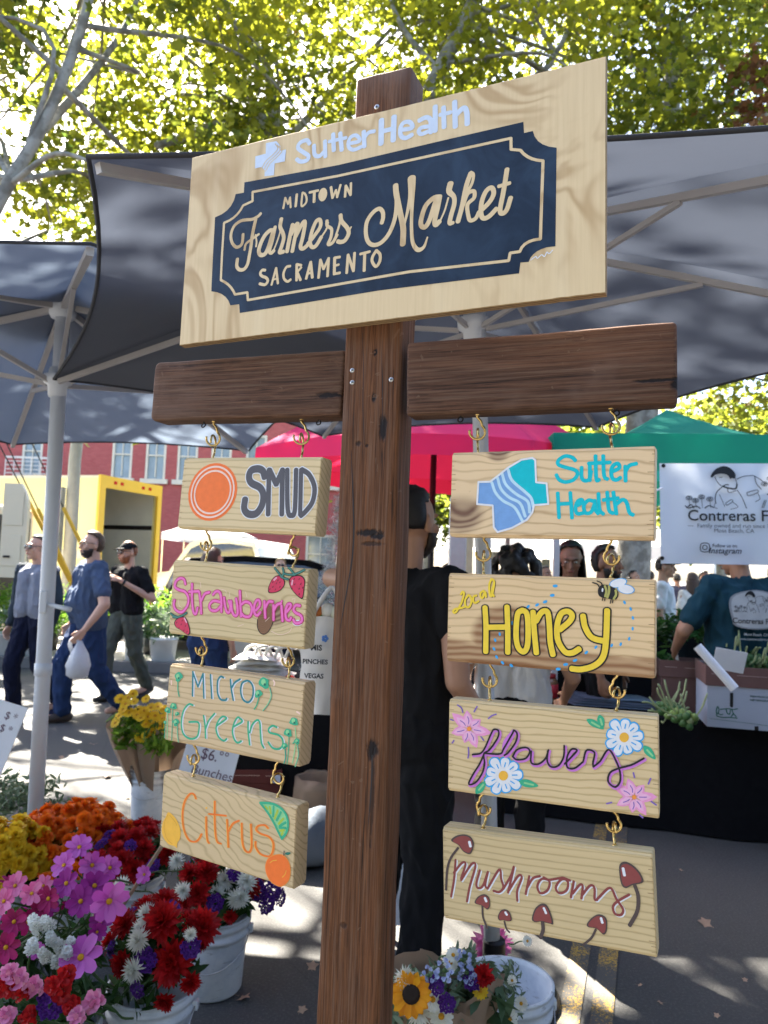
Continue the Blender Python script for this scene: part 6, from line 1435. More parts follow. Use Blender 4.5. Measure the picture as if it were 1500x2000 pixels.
def bucketmat():
    N = NT('bucket_plastic'); v = N.coord(); n = N.noise(v, 9, 5, .65); n2 = N.noise(N.coord((3, 3, 14)), 4, 4, .6, dist=1.5)
    c = N.mix(N.step(n, .35, .65), (.52, .56, .62, 1), (.68, .70, .73, 1)); c = N.mix(N.math('MULTIPLY', N.step(n2, .60, .72), .55), c, (.16, .15, .15, 1))
    N.l(c, N.b.inputs[0]); N.b.inputs['Roughness'].default_value = .42; N.bump(n, .15, .004); return N.m
bucketm = bucketmat()
T_leaf = np.array([(0, .5), (.10, .25), (.13, 0), (.08, -.3), (0, -.5), (-.08, -.3), (-.13, 0), (-.10, .25)])
def greens(label, c, rx, rz, n, size, m_, name='flower_greenery', kind='stuff', cat='greenery', group=None, sq=1):
    root = None; cs = []
    for _ in range(40):
        q = rng.normal(0, 1, 3); q /= np.linalg.norm(q); q *= rng.uniform(.1, 1)**.4; cs.append((c[0]+q[0]*rx, c[1]+q[1]*rx*sq, c[2]+q[2]*rz))
    o = leafmesh(name, leaves(cs, n, rx*.13, size, T_leaf, .3, False), m_, None); tag(o, label, cat, group, kind); return o
P = {}
def mk(key, name, kind, pm, r, stemL, label, group, cm=None): P[key] = proto(name, kind, FM[pm], r, stemL, cm, label, group)
mk('mo', 'marigold', 'marigold', 'orange', .036, .30, 'ruffled orange marigold in the crowded bucket by the white pole', 'orange marigolds')
mk('my', 'marigold', 'marigold', 'yellow', .036, .30, 'ruffled yellow marigold left of the white umbrella pole', 'yellow marigolds')
mk('dr', 'dahlia', 'dahlia', 'red', .046, .26, 'red dahlia among the flower buckets below the citrus plank', 'red dahlias')
mk('DR', 'dahlia', 'bigdahlia', 'red', .070, .28, 'very large red dahlia at the front of the nearest bucket', 'large red dahlias')
mk('mw', 'chrysanthemum', 'mum', 'white', .036, .28, 'white spiky chrysanthemum in the flower buckets', 'white chrysanthemums')
mk('cl', 'cosmos', 'cosmos', 'lilac', .038, .34, 'lilac cosmos with yellow eye above the left bucket', 'lilac cosmos')
mk('cv', 'cosmos', 'cosmos', 'violet', .034, .34, 'violet cosmos with yellow eye in the left bucket', 'violet cosmos')
mk('cm', 'cosmos', 'cosmos', 'magenta', .032, .34, 'dark magenta cosmos at the left picture edge', 'magenta cosmos')
mk('cp', 'cosmos', 'cosmos', 'pinkp', .031, .34, 'pink cosmos at the left picture edge', 'pink cosmos')
mk('ps', 'statice', 'statice', 'purple', .034, .26, 'purple statice sprig between the dahlias', 'purple statice')
mk('st', 'stock', 'stock', 'cream', .027, .28, 'white stock spike between the cosmos', 'white stock spikes')
mk('sp', 'sweet_pea', 'pea', 'sweet', .026, .24, 'pink sweet pea in the nearest left bucket', 'pink sweet peas')
mk('sr', 'sweet_pea', 'pea', 'red', .024, .24, 'red sweet pea in the nearest left bucket', 'red sweet peas')
mk('yd', 'daisy', 'daisy', 'yellow', .030, .22, 'yellow daisy in the paper wrapped bunch by the micro greens plank', 'yellow daisies')
mk('sf', 'sunflower', 'sunflower', 'sun', .050, .26, 'small golden sunflower beside the foot of the timber post', None, eyeD)
mk('pd', 'dahlia', 'bigdahlia', 'dpk', .050, .26, 'large pink dahlia behind the right white pole', None)
mk('nb', 'nigella', 'nigella', 'sky', .022, .22, 'pale blue nigella in the bouquets by the right pole', 'pale blue nigella')
mk('nw', 'nigella', 'daisy', 'white', .024, .22, 'small white flower in the bouquets by the right pole', 'small white bouquet flowers')
def dome(c, rx, rz, n, keys, cam_bias=.35, lo=-.15, smin=.85, smax=1.15, ry=None, mind=.0):
    """blooms spread over a dome above a bucket, facing outwards"""
    k = 0; c = Vector(c); tries = 0; done = []
    while k < n and tries < 4000:
        tries += 1; q = Vector(rng.normal(0, 1, 3)); q.normalize()
        if q.z < lo: continue
        if q.y > .5 and rng.random() < .6: continue
        r = rng.uniform(.82, 1.06); p = c+Vector((q.x*rx*r, q.y*(ry or rx)*r, q.z*rz*r))
        if any((p-a).length < mind for a in done): continue
        done.append(p); key = keys[int(rng.integers(0, len(keys)))]
        d = q+Vector((0, -cam_bias, .35))+Vector(rng.normal(0, .22, 3)); flower(P[key], p, d, rng.uniform(smin, smax)); k += 1
# --- bucket positions
bR = Vector((xa(345, 2.42), 2.42, 0)); bW = Vector((xa(455, 2.92), 2.92, 0)); bL = Vector((xa(160, 2.22), 2.22, 0)); bF = Vector((xa(70, 1.92), 1.92, 0)); bV = Vector((xa(292, 3.25), 3.25, 0)); bO = Vector((xa(172, 3.34), 3.34, 0)); bY = Vector((xa(46, 3.12), 3.12, 0)); bM = Vector((xa(-10, 2.35), 2.35, 0))
for b, lab in ((bR, 'white bucket of large red dahlias nearest the camera'), (bW, 'white bucket with white chrysanthemums and purple statice, under the citrus plank'), (bL, 'white bucket of lilac cosmos beside the red dahlias'), (bF, 'white bucket of sweet peas in the bottom left corner'), (bV, 'white bucket of red dahlias furthest back'), (bO, 'white bucket packed with orange marigolds'), (bY, 'white bucket packed with yellow marigolds at the left edge'), (bM, 'white bucket of pink and magenta cosmos at the left picture edge')): bucket(b, lab)
Z = lambda b, z, dx=0, dy=0: (b.x+dx, b.y+dy, z)
greens('dark leaves filling the nearest dahlia bucket', Z(bR, .36), .13, .12, 520, .07, greenM); greens('dark leaves in the chrysanthemum bucket', Z(bW, .34), .15, .10, 480, .07, greenM)
greens('feathery dark leaves under the lilac cosmos', Z(bL, .40), .17, .17, 900, .06, greenM); greens('pea vines in the corner bucket', Z(bF, .38), .17, .12, 620, .06, limeG if False else greenM)
greens('dark leaves in the back dahlia bucket', Z(bV, .32), .17, .09, 480, .07, greenM); greens('dark leaves under the orange marigolds', Z(bO, .31), .18, .09, 460, .07, greenM); greens('dark leaves under the yellow marigolds', Z(bY, .31), .17, .09, 400, .07, greenM); greens('dark leaves at the left edge', Z(bM, .40), .17, .16, 600, .06, greenM)
# red dahlias, nearest bucket (hero blooms first)
def hero(key, u, v, Y, d, s=1.0, lab=None): return flower(P[key], at(u, v, Y), d, s, None, lab, None)
for key, u, v, Y, d, s in (('DR', 335, 1880, 2.30, (-.1, -1, .35), 1.0), ('DR', 318, 1800, 2.33, (-.2, -.8, .7), .95), ('DR', 395, 1810, 2.42, (.35, -.7, .7), .9), ('dr', 372, 1918, 2.27, (.5, -1, -.1), .75), ('dr', 322, 1955, 2.26, (.0, -1, -.3), .7), ('mw', 272, 1835, 2.28, (-.5, -1, .4), 1.1), ('mw', 262, 1895, 2.24, (-.6, -1, .1), 1.1), ('mw', 287, 1785, 2.36, (-.4, -.8, .8), 1.0), ('ps', 372, 1850, 2.28, (.4, -1, .2), 1.0), ('ps', 270, 1930, 2.24, (-.5, -1, -.1), .9), ('mw', 372, 1825, 2.27, (.3, -1, .3), .6)): hero(key, u, v, Y, d, s)
dome(Z(bR, .40), .145, .12, 15, ['dr', 'dr', 'dr', 'mw', 'ps'], mind=.06)
# second bucket
for key, u, v, Y, d, s in (('mw', 440, 1720, 2.86, (-.2, -.9, .7), 1.25), ('mw', 482, 1722, 2.84, (.1, -.9, .7), 1.25), ('mw', 462, 1755, 2.80, (.2, -1, .3), 1.1), ('mw', 425, 1745, 2.82, (-.1, -1, .3), 1.0), ('ps', 530, 1740, 2.92, (.7, -.7, .5), 1.3), ('ps', 520, 1765, 2.88, (.7, -.8, .2), 1.2), ('ps', 545, 1752, 2.94, (.9, -.5, .3), 1.1), ('ps', 505, 1745, 2.90, (.4, -.8, .6), 1.1), ('dr', 450, 1790, 2.76, (.1, -1, -.1), .6)): hero(key, u, v, Y, d, s)
dome(Z(bW, .385), .17, .085, 16, ['mw', 'ps', 'dr', 'dr'], mind=.06)
# back dahlias and white mums between
for key, u, v, Y, d, s in (('mw', 358, 1740, 2.75, (0, -1, .5), 1.0), ('mw', 345, 1682, 3.0, (.1, -.8, .8), 1.0), ('mw', 238, 1730, 2.7, (-.2, -.9, .5), 1.0), ('mw', 330, 1650, 3.2, (.1, -.7, .8), .9), ('ps', 300, 1690, 3.0, (0, -.9, .6), .9), ('ps', 255, 1655, 3.1, (-.3, -.9, .5), 1.0), ('cl', 282, 1708, 2.45, (-.3, -1, .3), .75)): hero(key, u, v, Y, d, s)
dome(Z(bV, .36), .21, .10, 34, ['dr', 'dr', 'dr', 'dr', 'mw', 'ps'], mind=.055)
# marigolds
dome(Z(bO, .35), .235, .145, 92, ['mo'], lo=-.1, mind=.035, smin=.85, smax=1.2); dome(Z(bY, .35), .20, .155, 64, ['my'], lo=-.1, mind=.036, smin=.85, smax=1.2)
for u, v, Y in ((165, 1600, 3.2), (60, 1700, 3.05), (25, 1690, 3.05), (90, 1720, 3.0), (150, 1700, 3.05)): hero('mo', u, v, Y, (0, -1, .5), 1.0)
# cosmos
for key, u, v, Y, d, s in (('cl', 213, 1760, 2.05, (.5, -1, .15), 1.35), ('cl', 158, 1870, 1.98, (.0, -.75, .65), 1.4), ('cl', 155, 1655, 2.2, (.1, -.6, .8), 1.0), ('cl', 125, 1690, 2.15, (-.1, -.8, .6), .9), ('cl', 180, 1690, 2.2, (.3, -.9, .5), 1.0), ('cl', 215, 1695, 2.25, (.2, -1, .4), .9), ('cv', 158, 1760, 2.1, (0, -1, .3), 1.2), ('cv', 130, 1725, 2.12, (-.2, -1, .4), 1.1), ('cv', 185, 1730, 2.14, (.2, -1, .5), 1.2), ('cv', 190, 1820, 2.05, (.3, -1, .1), .7), ('cm', 95, 1755, 2.1, (-.2, -1, .2), 1.1)): hero(key, u, v, Y, d, s)
dome(Z(bL, .50), .17, .14, 14, ['cv', 'cv', 'cm', 'cl'], mind=.06, lo=.0, smin=.6, smax=1.0)
for key, u, v, Y, d, s in (('cp', 30, 1730, 2.15, (0, -.9, .6), 1.1), ('cp', 62, 1745, 2.1, (.2, -.9, .5), 1.0), ('cp', 8, 1760, 2.1, (-.2, -.9, .5), 1.1), ('cm', 28, 1800, 2.05, (0, -1, .3), 1.1), ('cm', 12, 1850, 2.0, (0, -1, .2), 1.2), ('cm', 55, 1800, 2.1, (.2, -1, .3), 1.0), ('cm', 78, 1775, 2.1, (.2, -1, .3), .9), ('cp', 85, 1730, 2.2, (.1, -.9, .6), .9)): hero(key, u, v, Y, d, s)
dome(Z(bM, .50), .16, .13, 15, ['cp', 'cm', 'cm'], mind=.055, lo=-.1, smin=.7)
for u, v in ((75, 1820), (100, 1835), (118, 1850), (62, 1850), (88, 1868), (110, 1880), (130, 1865), (140, 1845), (70, 1805), (95, 1805)): hero('st', u, v, 1.98+rng.uniform(-.03, .03), (rng.uniform(-.3, .3), -.6, .8), rng.uniform(.75, 1.0))
for key, u, v in (('sp', 20, 1900), ('sp', 40, 1915), ('sr', 12, 1930), ('sr', 105, 1925), ('sr', 120, 1940), ('ps', 100, 1960), ('sr', 45, 1940), ('sp', 185, 1958), ('sr', 140, 1962), ('sp', 152, 1985), ('sp', 15, 1985), ('sr', 60, 1985), ('sp', 70, 1930), ('sr', 130, 1905)): hero(key, u, v, 1.80+rng.uniform(-.04, .04), (rng.uniform(-.4, .4), -.8, .6), rng.uniform(.8, 1.1))
dome(Z(bF, .43), .15, .08, 10, ['sp', 'sr'], mind=.04)
# price stick leaning among the flowers
a, b = at(247, 1758, 2.45), at(318, 1650, 2.6); sk = thing('wooden_stake', b, 'plain wooden stake leaning among the flowers below the citrus plank', 'stake'); m = MB(); M = (a-b).to_track_quat('X', 'Z').to_matrix().to_4x4(); m.bbox((a+b)/2, ((a-b).length*1.25, .004, .016), .001, 1, M=M); m.build('stick', mat('raw_stick', (.45, .30, .19), .7, .1, 30), sk)
# --- yellow daisies, bucket and paper wrap at mid left
bD = Vector((xa(322, 4.75), 4.75, 0)); bucket(bD, 'white bucket of paper wrapped yellow daisies left of the micro greens plank', .135, .31)
def wrap(label, base, top, r0, r1, m_=kraft, open_front=.35, name='paper_wrap'):
    base, top = Vector(base), Vector(top); d = top-base; Mq = d.to_track_quat('Z', 'Y').to_matrix().to_4x4(); m = MB(); n, k = 26, 7; V = []
    for j in range(k+1):
        t = j/k; r = r0+(r1-r0)*t**.8
        for i in range(n+1):
            a = -math.pi/2+open_front+(2*math.pi-2*open_front)*i/n; w = 1+.06*math.sin(a*5+t*3)+.05*math.sin(a*9); zz = d.length*t*(1+(.10*math.sin(a*2+1) if j == k else 0))
            V.append(base+(Mq @ Vector((r*w*math.cos(a), r*w*math.sin(a), zz))))
    m.add(V, [(j*(n+1)+i, j*(n+1)+i+1, (j+1)*(n+1)+i+1, (j+1)*(n+1)+i) for j in range(k) for i in range(n)]); o = m.build(name, m_, None, True); return tag(o, label, 'paper wrap', 'paper wraps round bouquets')
wrap('brown paper wrap leaning left out of the yellow daisy bucket', Z(bD, .16, -.03), at(262, 1420, 4.6), .06, .15); wrap('brown paper wrap standing upright in the yellow daisy bucket', Z(bD, .16, .03), at(318, 1440, 4.6), .07, .16)
greens('fresh leaves round the yellow daisies leaning left', at(255, 1425, 4.55), .12, .10, 260, .07, limeG); greens('fresh leaves round the upright yellow daisies', at(305, 1440, 4.5), .13, .09, 260, .07, limeG)
for u, v in ((235, 1365), (250, 1362), (262, 1370), (240, 1385), (228, 1405), (252, 1392), (270, 1385), (285, 1365), (232, 1398), (225, 1412), (245, 1375), (260, 1355)): hero('yd', u, v, 4.5+rng.uniform(-.05, .05), (rng.uniform(-.5, .3), -.7, .7), rng.uniform(.9, 1.25))
for u, v in ((282, 1388), (295, 1382), (308, 1380), (320, 1385), (332, 1392), (275, 1402), (290, 1400), (303, 1398), (318, 1402), (330, 1410), (285, 1415), (300, 1415), (312, 1418), (285, 1435), (275, 1440), (295, 1430), (325, 1425), (268, 1396)): hero('yd', u, v, 4.45+rng.uniform(-.05, .05), (rng.uniform(-.3, .3), -.7, .8), rng.uniform(.95, 1.3))
# dusty grey plant at the left edge
greens('dusty grey foliage plant at the left picture edge behind the marigolds', at(25, 1572, 4.1), .24, .17, 1400, .055, greyG, 'silver_plant', None, 'plant')
# --- bouquets at the foot of the right pole
bB1 = Vector((xa(800, 1.98), 1.98, 0)); bB2 = Vector((xa(1000, 2.42)+.012, 2.42, 0)); bucket(bB1, 'white bucket holding the sunflower bouquet, mostly below the frame', .13, .30); bucket(bB2, 'white bucket standing right of the right white pole', .145, .33)
wrap('brown paper round the sunflower bouquet', Z(bB1, .18, .02), at(838, 1935, 1.97), .06, .125); wrap('brown paper folded round the middle bouquet by the right pole', Z(bB1, .17, .12, .05), at(893, 1905, 2.10), .05, .115, open_front=.9)
greens('leaves and filler in the sunflower bouquet', at(825, 1952, 1.92), .09, .075, 380, .04, greyG); greens('leaves and filler in the middle bouquet', at(903, 1912, 2.08), .085, .065, 360, .04, greyG); greens('sprays of filler hanging over the right bucket', at(985, 1950, 2.2), .06, .10, 220, .03, greyG); greens('broad leaves in the right bouquet', at(935, 1960, 2.05), .07, .06, 26, .13, leafmat('broad_leaf', (.05, .10, .04), (.09, .15, .07), None, .3, 1.2))
hero('sf', 803, 1942, 1.80, (-.05, -1, .25), 1.0); hero('pd', 960, 1848, 3.10, (-.0, -1, .25), 1.75)
for u, v, k, s in ((790, 1910, 'mw', .8), (818, 1975, 'mw', 1.0), (845, 1952, 'nw', 1.1), (862, 1985, 'nw', 1.2), (880, 1880, 'nw', .9), (868, 1895, 'nb', 1.2), (905, 1875, 'nb', 1.2), (912, 1900, 'nb', 1.3), (850, 1925, 'ps', .7), (872, 1960, 'ps', .7), (922, 1915, 'ps', .8), (945, 1905, 'dr', .65), (960, 1920, 'dr', .6), (938, 1935, 'yd', .7), (1000, 1915, 'nw', .6), (995, 1990, 'nw', 1.1), (1018, 1960, 'nw', .8), (885, 1865, 'nw', .8), (838, 1905, 'nb', 1.0), (1030, 1838, 'nw', .6)): hero(k, u, v, (1.82 if u < 880 else 2.0 if u < 950 else 2.15), (rng.uniform(-.3, .3), -.9, .5), s)
# planters and pots of herbs along the pavement
for i, (u, Y, w, gm, lab, rr) in enumerate(((15, 10.9, .34, greyG, 'white pot of grey green herbs at the left picture edge', .42), (58, 11.1, .36, limeG, 'pot of sunlit herbs behind the man in grey raglan tee', .40), (150, 11.2, .34, limeG, 'pot of herbs behind the man in blue', .38), (263, 10.95, .30, greenM, 'white pot with dark red flowers right of the man in black', .26), (320, 11.0, .42, greyG, 'square white pot of grey green herbs left of the strawberry plank', .34), (400, 11.3, .36, limeG, 'white pot of herbs behind the strawberry plank', .36), (470, 11.3, .36, greenM, 'pot of dark herbs behind the totes', .36))):
    x = xa(u, Y, 1250); root = thing('herb_pot', (x, Y, .14), lab, 'potted plant', 'herb pots on the kerb'); m = MB(); m.lathe([(0, 0), (w*.40, 0), (w*.48, .30), (w*.5, .30), (w*.5, .335), (w*.46, .335), (w*.44, .27), (0, .27)], (x, Y, .14), 22); m.build('pot', white_pl, root, True)
    cs = [(x+rng.normal(0, rr*.45), Y+rng.normal(0, rr*.4), .62+rng.uniform(-.1, .25)) for _ in range(26)]; leafmesh('foliage', leaves(cs, 520, .09, .10, T_leaf, .4, False), gm, root)
tall = [(xa(u, 11.6, 1180)+rng.normal(0, .12), 11.6+rng.normal(0, .2), rng.uniform(.75, 1.15)) for u in (18, 30, 45, 300, 315, 290, 330, 100) for _ in range(6)]
for i, (u, lab) in enumerate(((28, 'tall bright yellow green plants behind the walkers at the left edge'), (306, 'tall bright green plants left of the strawberry plank'), (95, 'tall bright green plants behind the white pole'))):
    x = xa(u, 11.7, 1180); root = thing('tall_herb', (x, 11.7, .14), lab, 'plant', 'tall herbs on the pavement'); m = MB(); m.lathe([(0, 0), (.16, 0), (.19, .3), (.17, .3), (.16, .26), (0, .26)], (x, 11.7, .14), 18); m.build('pot', mat('black_pot', (.02, .02, .02), .6), root, True)
    cs = [(x+rng.normal(0, .22), 11.7+rng.normal(0, .2), rng.uniform(.5, 1.1)) for _ in range(30)]; leafmesh('foliage', leaves(cs, 700, .10, .13, T_leaf, .3, False), limeG, root)
# fallen leaves on the asphalt
pl = None; tl = MB(); q = T5*.09
tl.add([(x, y, .012+.03*abs(x)+.015*math.sin(y*40)) for x, y in q], [tuple(range(10))]); tl.tube([(0, -.03, .012), (.01, -.075, .016)], .0012, 5)
dlm = mat('dry_leaf', (.38, .25, .17), .8, .25, 40)
base = tl.build('fallen_leaf', dlm); tag(base, 'dry brown sycamore leaf lying on the asphalt', 'leaf', 'fallen leaves on the asphalt')
spots = [gp(1378, 1806)]+[gp(u, v) for u, v in ((590, 1975), (475, 1952), (250, 1560), (400, 1660), (120, 1480), (1330, 1700), (1455, 1915), (1290, 1960), (1400, 1985), (610, 1890), (560, 1700), (180, 1455), (1250, 1925), (860, 1900), (640, 1650), (210, 1520))]
for i, s in enumerate(spots):
    o = base if i == 0 else base.copy()
    if i: COL.objects.link(o)
    o.location = s; o.rotation_euler = (0, 0, rng.uniform(0, 6.28)); k = .72 if i == 0 else rng.uniform(.2, .35) if s.x > .8 else rng.uniform(.4, .8); o.scale = (k, k, k)
    if i == 0: o['label'] = 'large dry brown leaf alone on the dark asphalt at lower right'
# ================================================================ stall tables, produce and cards; vehicles across the street
def cloth_table(label, c, wx, wy, h, rz, drop):
    root = thing('market_table', (c[0], c[1], 0), label, 'table', 'tables under black cloths', 0); M = Matrix.Translation((c[0], c[1], 0)) @ Matrix.Rotation(rz, 4, 'Z'); m = MB()
    m.box(M @ Vector((0, 0, h-.025)), (wx, wy, .04), rz=rz); m.build('tabletop', mat('table_board', (.3, .28, .25)), root)
    for sx in (-1, 1):
        for sy in (-1, 1): l = MB(); q = M @ Vector((sx*(wx/2-.08), sy*(wy/2-.08), 0)); l.tube([q, q+Vector((0, 0, h-.04))], .016, 8); l.build('leg', darkmetal, root, True)
    m = MB(); n = 60; ring = []
    for i in range(n):                                # perimeter, wavy skirt
        t = i/n*4; e = int(t); f = t-e; p = [(-1, -1), (1, -1), (1, 1), (-1, 1), (-1, -1)]; x = p[e][0]+(p[e+1][0]-p[e][0])*f; y = p[e][1]+(p[e+1][1]-p[e][1])*f; ring.append((x*(wx/2+.006), y*(wy/2+.006)))
    V = []; rows = [(0, h+.001), (0, h-.02), (.012, h-.25), (.02, max(h-drop, .012))]
    for k, (o_, z) in enumerate(rows):
        for i, (x, y) in enumerate(ring):
            w = (.016*k/2)*math.sin(i*1.7+k*.3); l = math.hypot(x, y); V.append(M @ Vector((x+(x/l)*(o_+w), y+(y/l)*(o_+w), z)))
    m.add(V, [(k*n+i, k*n+(i+1) % n, (k+1)*n+(i+1) % n, (k+1)*n+i) for k in range(3) for i in range(n)]+[tuple(range(n-1, -1, -1))]); m.build('tablecloth', black_cloth, root, True); return root, M
# right stall: long table turned a little towards us
tA, MA = cloth_table('long black clothed produce table under the green canopy', (2.25, 5.15), 2.9, .80, .70, R(-14), .69)
tB, MB_ = cloth_table('second black clothed table deeper in the produce stall', (2.9, 7.0), 3.2, .8, .74, R(-4), .70)
cloth_table('black clothed table between the green canopy and the red umbrella', (1.25, 6.5), .9, .7, .72, R(5), .70)
# dark back drop of the stall
bd_ = thing('stall_curtain', (2.9, 7.75, 0), 'black curtain hanging at the back of the produce stall', 'curtain'); m = MB(); n = 40
m.add([(2.0+2.3*i/n, 7.72+.03*math.sin(i*1.3), z) for z in (.02, 1.15) for i in range(n+1)], [(i, i+1, n+2+i, n+1+i) for i in range(n)]); m.build('cloth', black_cloth, bd_, True)
def carton(label, c, sz, rz, side, lidm, prints=True, name='carton', group='cartons on the stall', lid=True):
    root = thing(name, c, label, 'box', group, rz); w, d, h = sz; m = MB(); t = .006; hh = h
    for sx in (-1, 1): m.box((sx*(w/2-t/2), 0, hh/2), (t, d, hh)); 
    for sy in (-1, 1): m.box((0, sy*(d/2-t/2), hh/2), (w-2*t, t, hh))
    m.box((0, 0, t/2), (w-2*t, d-2*t, t)); m.build('box_body', side, root, local=True)
    if lid:
        m = MB(); fl = h*.34
        m.bbox((0, -d/2-.004, h-fl/2+.012), (w+.02, .006, fl), .002, 1); m.bbox((-w/2-.004, 0, h-fl/2+.012), (.006, d, fl), .002, 1); m.bbox((w/2+.004, 0, h-fl/2+.012), (.006, d, fl), .002, 1); m.build('folded_flap', lidm, root, local=True)
        m = MB()
        for x0, x1 in ((-.46, -.30), (-.20, .18), (.27, .48)): m.box(((x0+x1)/2*w, -d/2-.0078, h-fl*.42+.012-.006*x0), ((x1-x0)*w, .001, .003))
        m.build('flap_crease', mat('crease', (.45, .33, .30)), root, local=True)
    if prints:
        m = MB(); y = -d/2-.0012; bz = h*.62
        for x in (-.25, .25): m.box((x*w, y, bz*.78), (.018, .001, h*.22)); m.lathe([(0, 0), (.009, 0)], (x*w, y-.0002, bz*.78-h*.11), 12, M=Matrix.Rotation(R(90), 4, 'X'))
        m.box((-.0*w, y, .012), (.022, .001, .024)); m.build('hand_slot', mat('slot_dark', (.01, .01, .01)), root, local=True)
        m = MB(); g = -.40*w; s = w*.21
        for st in ("0,0 0.3,-.05 .6,-.02 1,-.03", "0,0 -.02,.3 .05,.5 .1,.3 .05,.1", ".15,.35 .4,.4 .6,.42 .8,.4 1.02,.46", ".45,.42 .5,.2 .62,.15 .66,.38", ".72,.4 .8,.2 .95,.02", ".8,.2 .7,.02", ".0,.15 .2,.08 .3,.12"): flat_ribbon(m, [(g+q[0]*s, bz*.30+q[1]*s) for q in pts(st)], .006, y)
        flat_ribbon(m, [(-.47*w, bz*.22), (.0, bz*.16), (.47*w, bz*.10)], .002, y); m.build('green_print', mat('print_green', (.01, .13, .085)), root, local=True)
        m = MB(); put_text(m, 'FRESH PRODUCE', .014, .03*w, bz*.90, y, .0004); put_text(m, 'KEEP REFRIGERATED', .014, .05*w, bz*.80, y, .0004); put_text(m, 'FRESH FARMS', .020, .29*w, bz*.30, y, .0006); put_text(m, 'GROWN IN CALIFORNIA', .010, .29*w, bz*.20, y, .0003); m.build('print_text', mat('print_dark_green', (.015, .08, .07)), root, local=True)
    return root
# position helper on the table plane
def tpx(u, v, z=.70): return gp(u, v, z)
cbx = tpx(1478, 1428, .702); carton('white printed carton with brown flaps full of sprout stalks', (cbx.x+.06, cbx.y+.22, .702), (.56, .40, .36), R(-14), mat('carton_white', (.42, .46, .55), .7, .05, 6), mat('carton_brown', (.16, .085, .075), .8, .12, 14, .1))
carton('brown carton behind the white printed one', (cbx.x-.08, cbx.y+.72, .702), (.5, .36, .33), R(-10), mat('carton_brown', (.16, .085, .075)), mat('carton_brown', (.16, .085, .075)), False)
sprm = mat('sprout_green', (.055, .13, .035), .5, .3, 60, .3); spr2 = mat('sprout_light', (.20, .30, .08), .5, .2, 60, .2); stkm = mat('stalk_pale', (.34, .40, .20), .55, .15, 40)
def stalk(label, c, d, L, nb=46, np_=13, cut=True):
    root = thing('sprout_stalk', c, label, 'vegetable', 'brussels sprout stalks'); c = Vector(c); d = Vector(d).normalized(); a = d.orthogonal().normalized(); b = d.cross(a); m = MB(); m.tube([c, c+d*L], [.020, .014], 10); m.build('core', stkm, root, True); m = MB(); k = MB()
    for i in range(nb):
        t = (i+.5)/nb; w = i*2.4; p = c+d*L*t*.92+(a*math.cos(w)+b*math.sin(w))*.034; r = .024*rng.uniform(.8, 1.15); (m if i % 5 else k).ell(p, (r, r, r*1.08), 9, 6)
    m.build('sprouts', sprm, root, True); k.build('pale_sprouts', spr2, root, True); m = MB()
    for i in range(np_):
        t = rng.uniform(.05, .95); w = rng.uniform(0, 6.28); o = (a*math.cos(w)+b*math.sin(w)); p = c+d*L*t+o*.03; o = (o+Vector((-.25, 0, .7))).normalized(); q = p+o*rng.uniform(.05, .10)+Vector((0, 0, .02)); e = q+o*rng.uniform(.02, .06)+Vector((0, 0, rng.uniform(-.02, .07))); m.tube(catmull([p, q, e], 4), [.0055]*5+[.0065]*3+[.004], 6)
    m.build('leaf_stems', stkm, root, True); return root
hs = tpx(1345, 1420, .70); e0 = at(1350, 1408, 4.50)
stalk('sprout stalk lying on the table edge with its pale cut end towards us', (e0.x, e0.y, .755), (-.18, .95, .10), .34, 44, 20)
for i, (dx, dy, dz, dd, lab) in enumerate(((-.16, .0, .37, (1, .25, .05), 'sprout stalk lying across the front of the printed carton'), (-.14, .10, .40, (1, .1, .10), 'sprout stalk heaped on top of the printed carton'), (-.18, .18, .37, (1, .0, .04), 'sprout stalk at the back of the printed carton'))): stalk(lab, (cbx.x+.06+dx, cbx.y+.22+dy, .702+dz), dd, .42, 50, 20)
# handwritten price card upside down, and a roll of paper
cc = at(1425, 1290, 4.36); pc = thing('price_card', cc, 'white price card hanging upside down in front of the sprout stalks', 'card'); pc.rotation_euler = (R(-14), R(188), R(-10)); m = MB(); m.bbox((0, 0, 0), (.175, .003, .13), .001, 1); m.build('card', card_white, pc, local=True); m = MB(); put_text(m, '$ 10.\u00b0\u00b0', .052, .0, .012, .0022, .0005); put_text(m, 'Brussels', .026, .0, -.026, .0022); put_text(m, 'Sprouts', .022, .0, -.048, .0022); m.v = [(-x, y, z) for x, y, z in m.v]; m.build('writing', ink, pc, local=True)
pc.rotation_euler = (R(-14), R(8+180), R(-10))
a, b = at(1362, 1262, 4.30), at(1418, 1326, 4.22); rl = thing('paper_roll', b, 'white paper roll leaning out of the carton beside the price card', 'roll'); m = MB(); m.tube([b+(b-a)*.3, a], .026, 20, caps=False); m.tube([b+(b-a)*.3, a-(a-b).normalized()*.004], .020, 20); m.build('roll', card_white, rl, True)
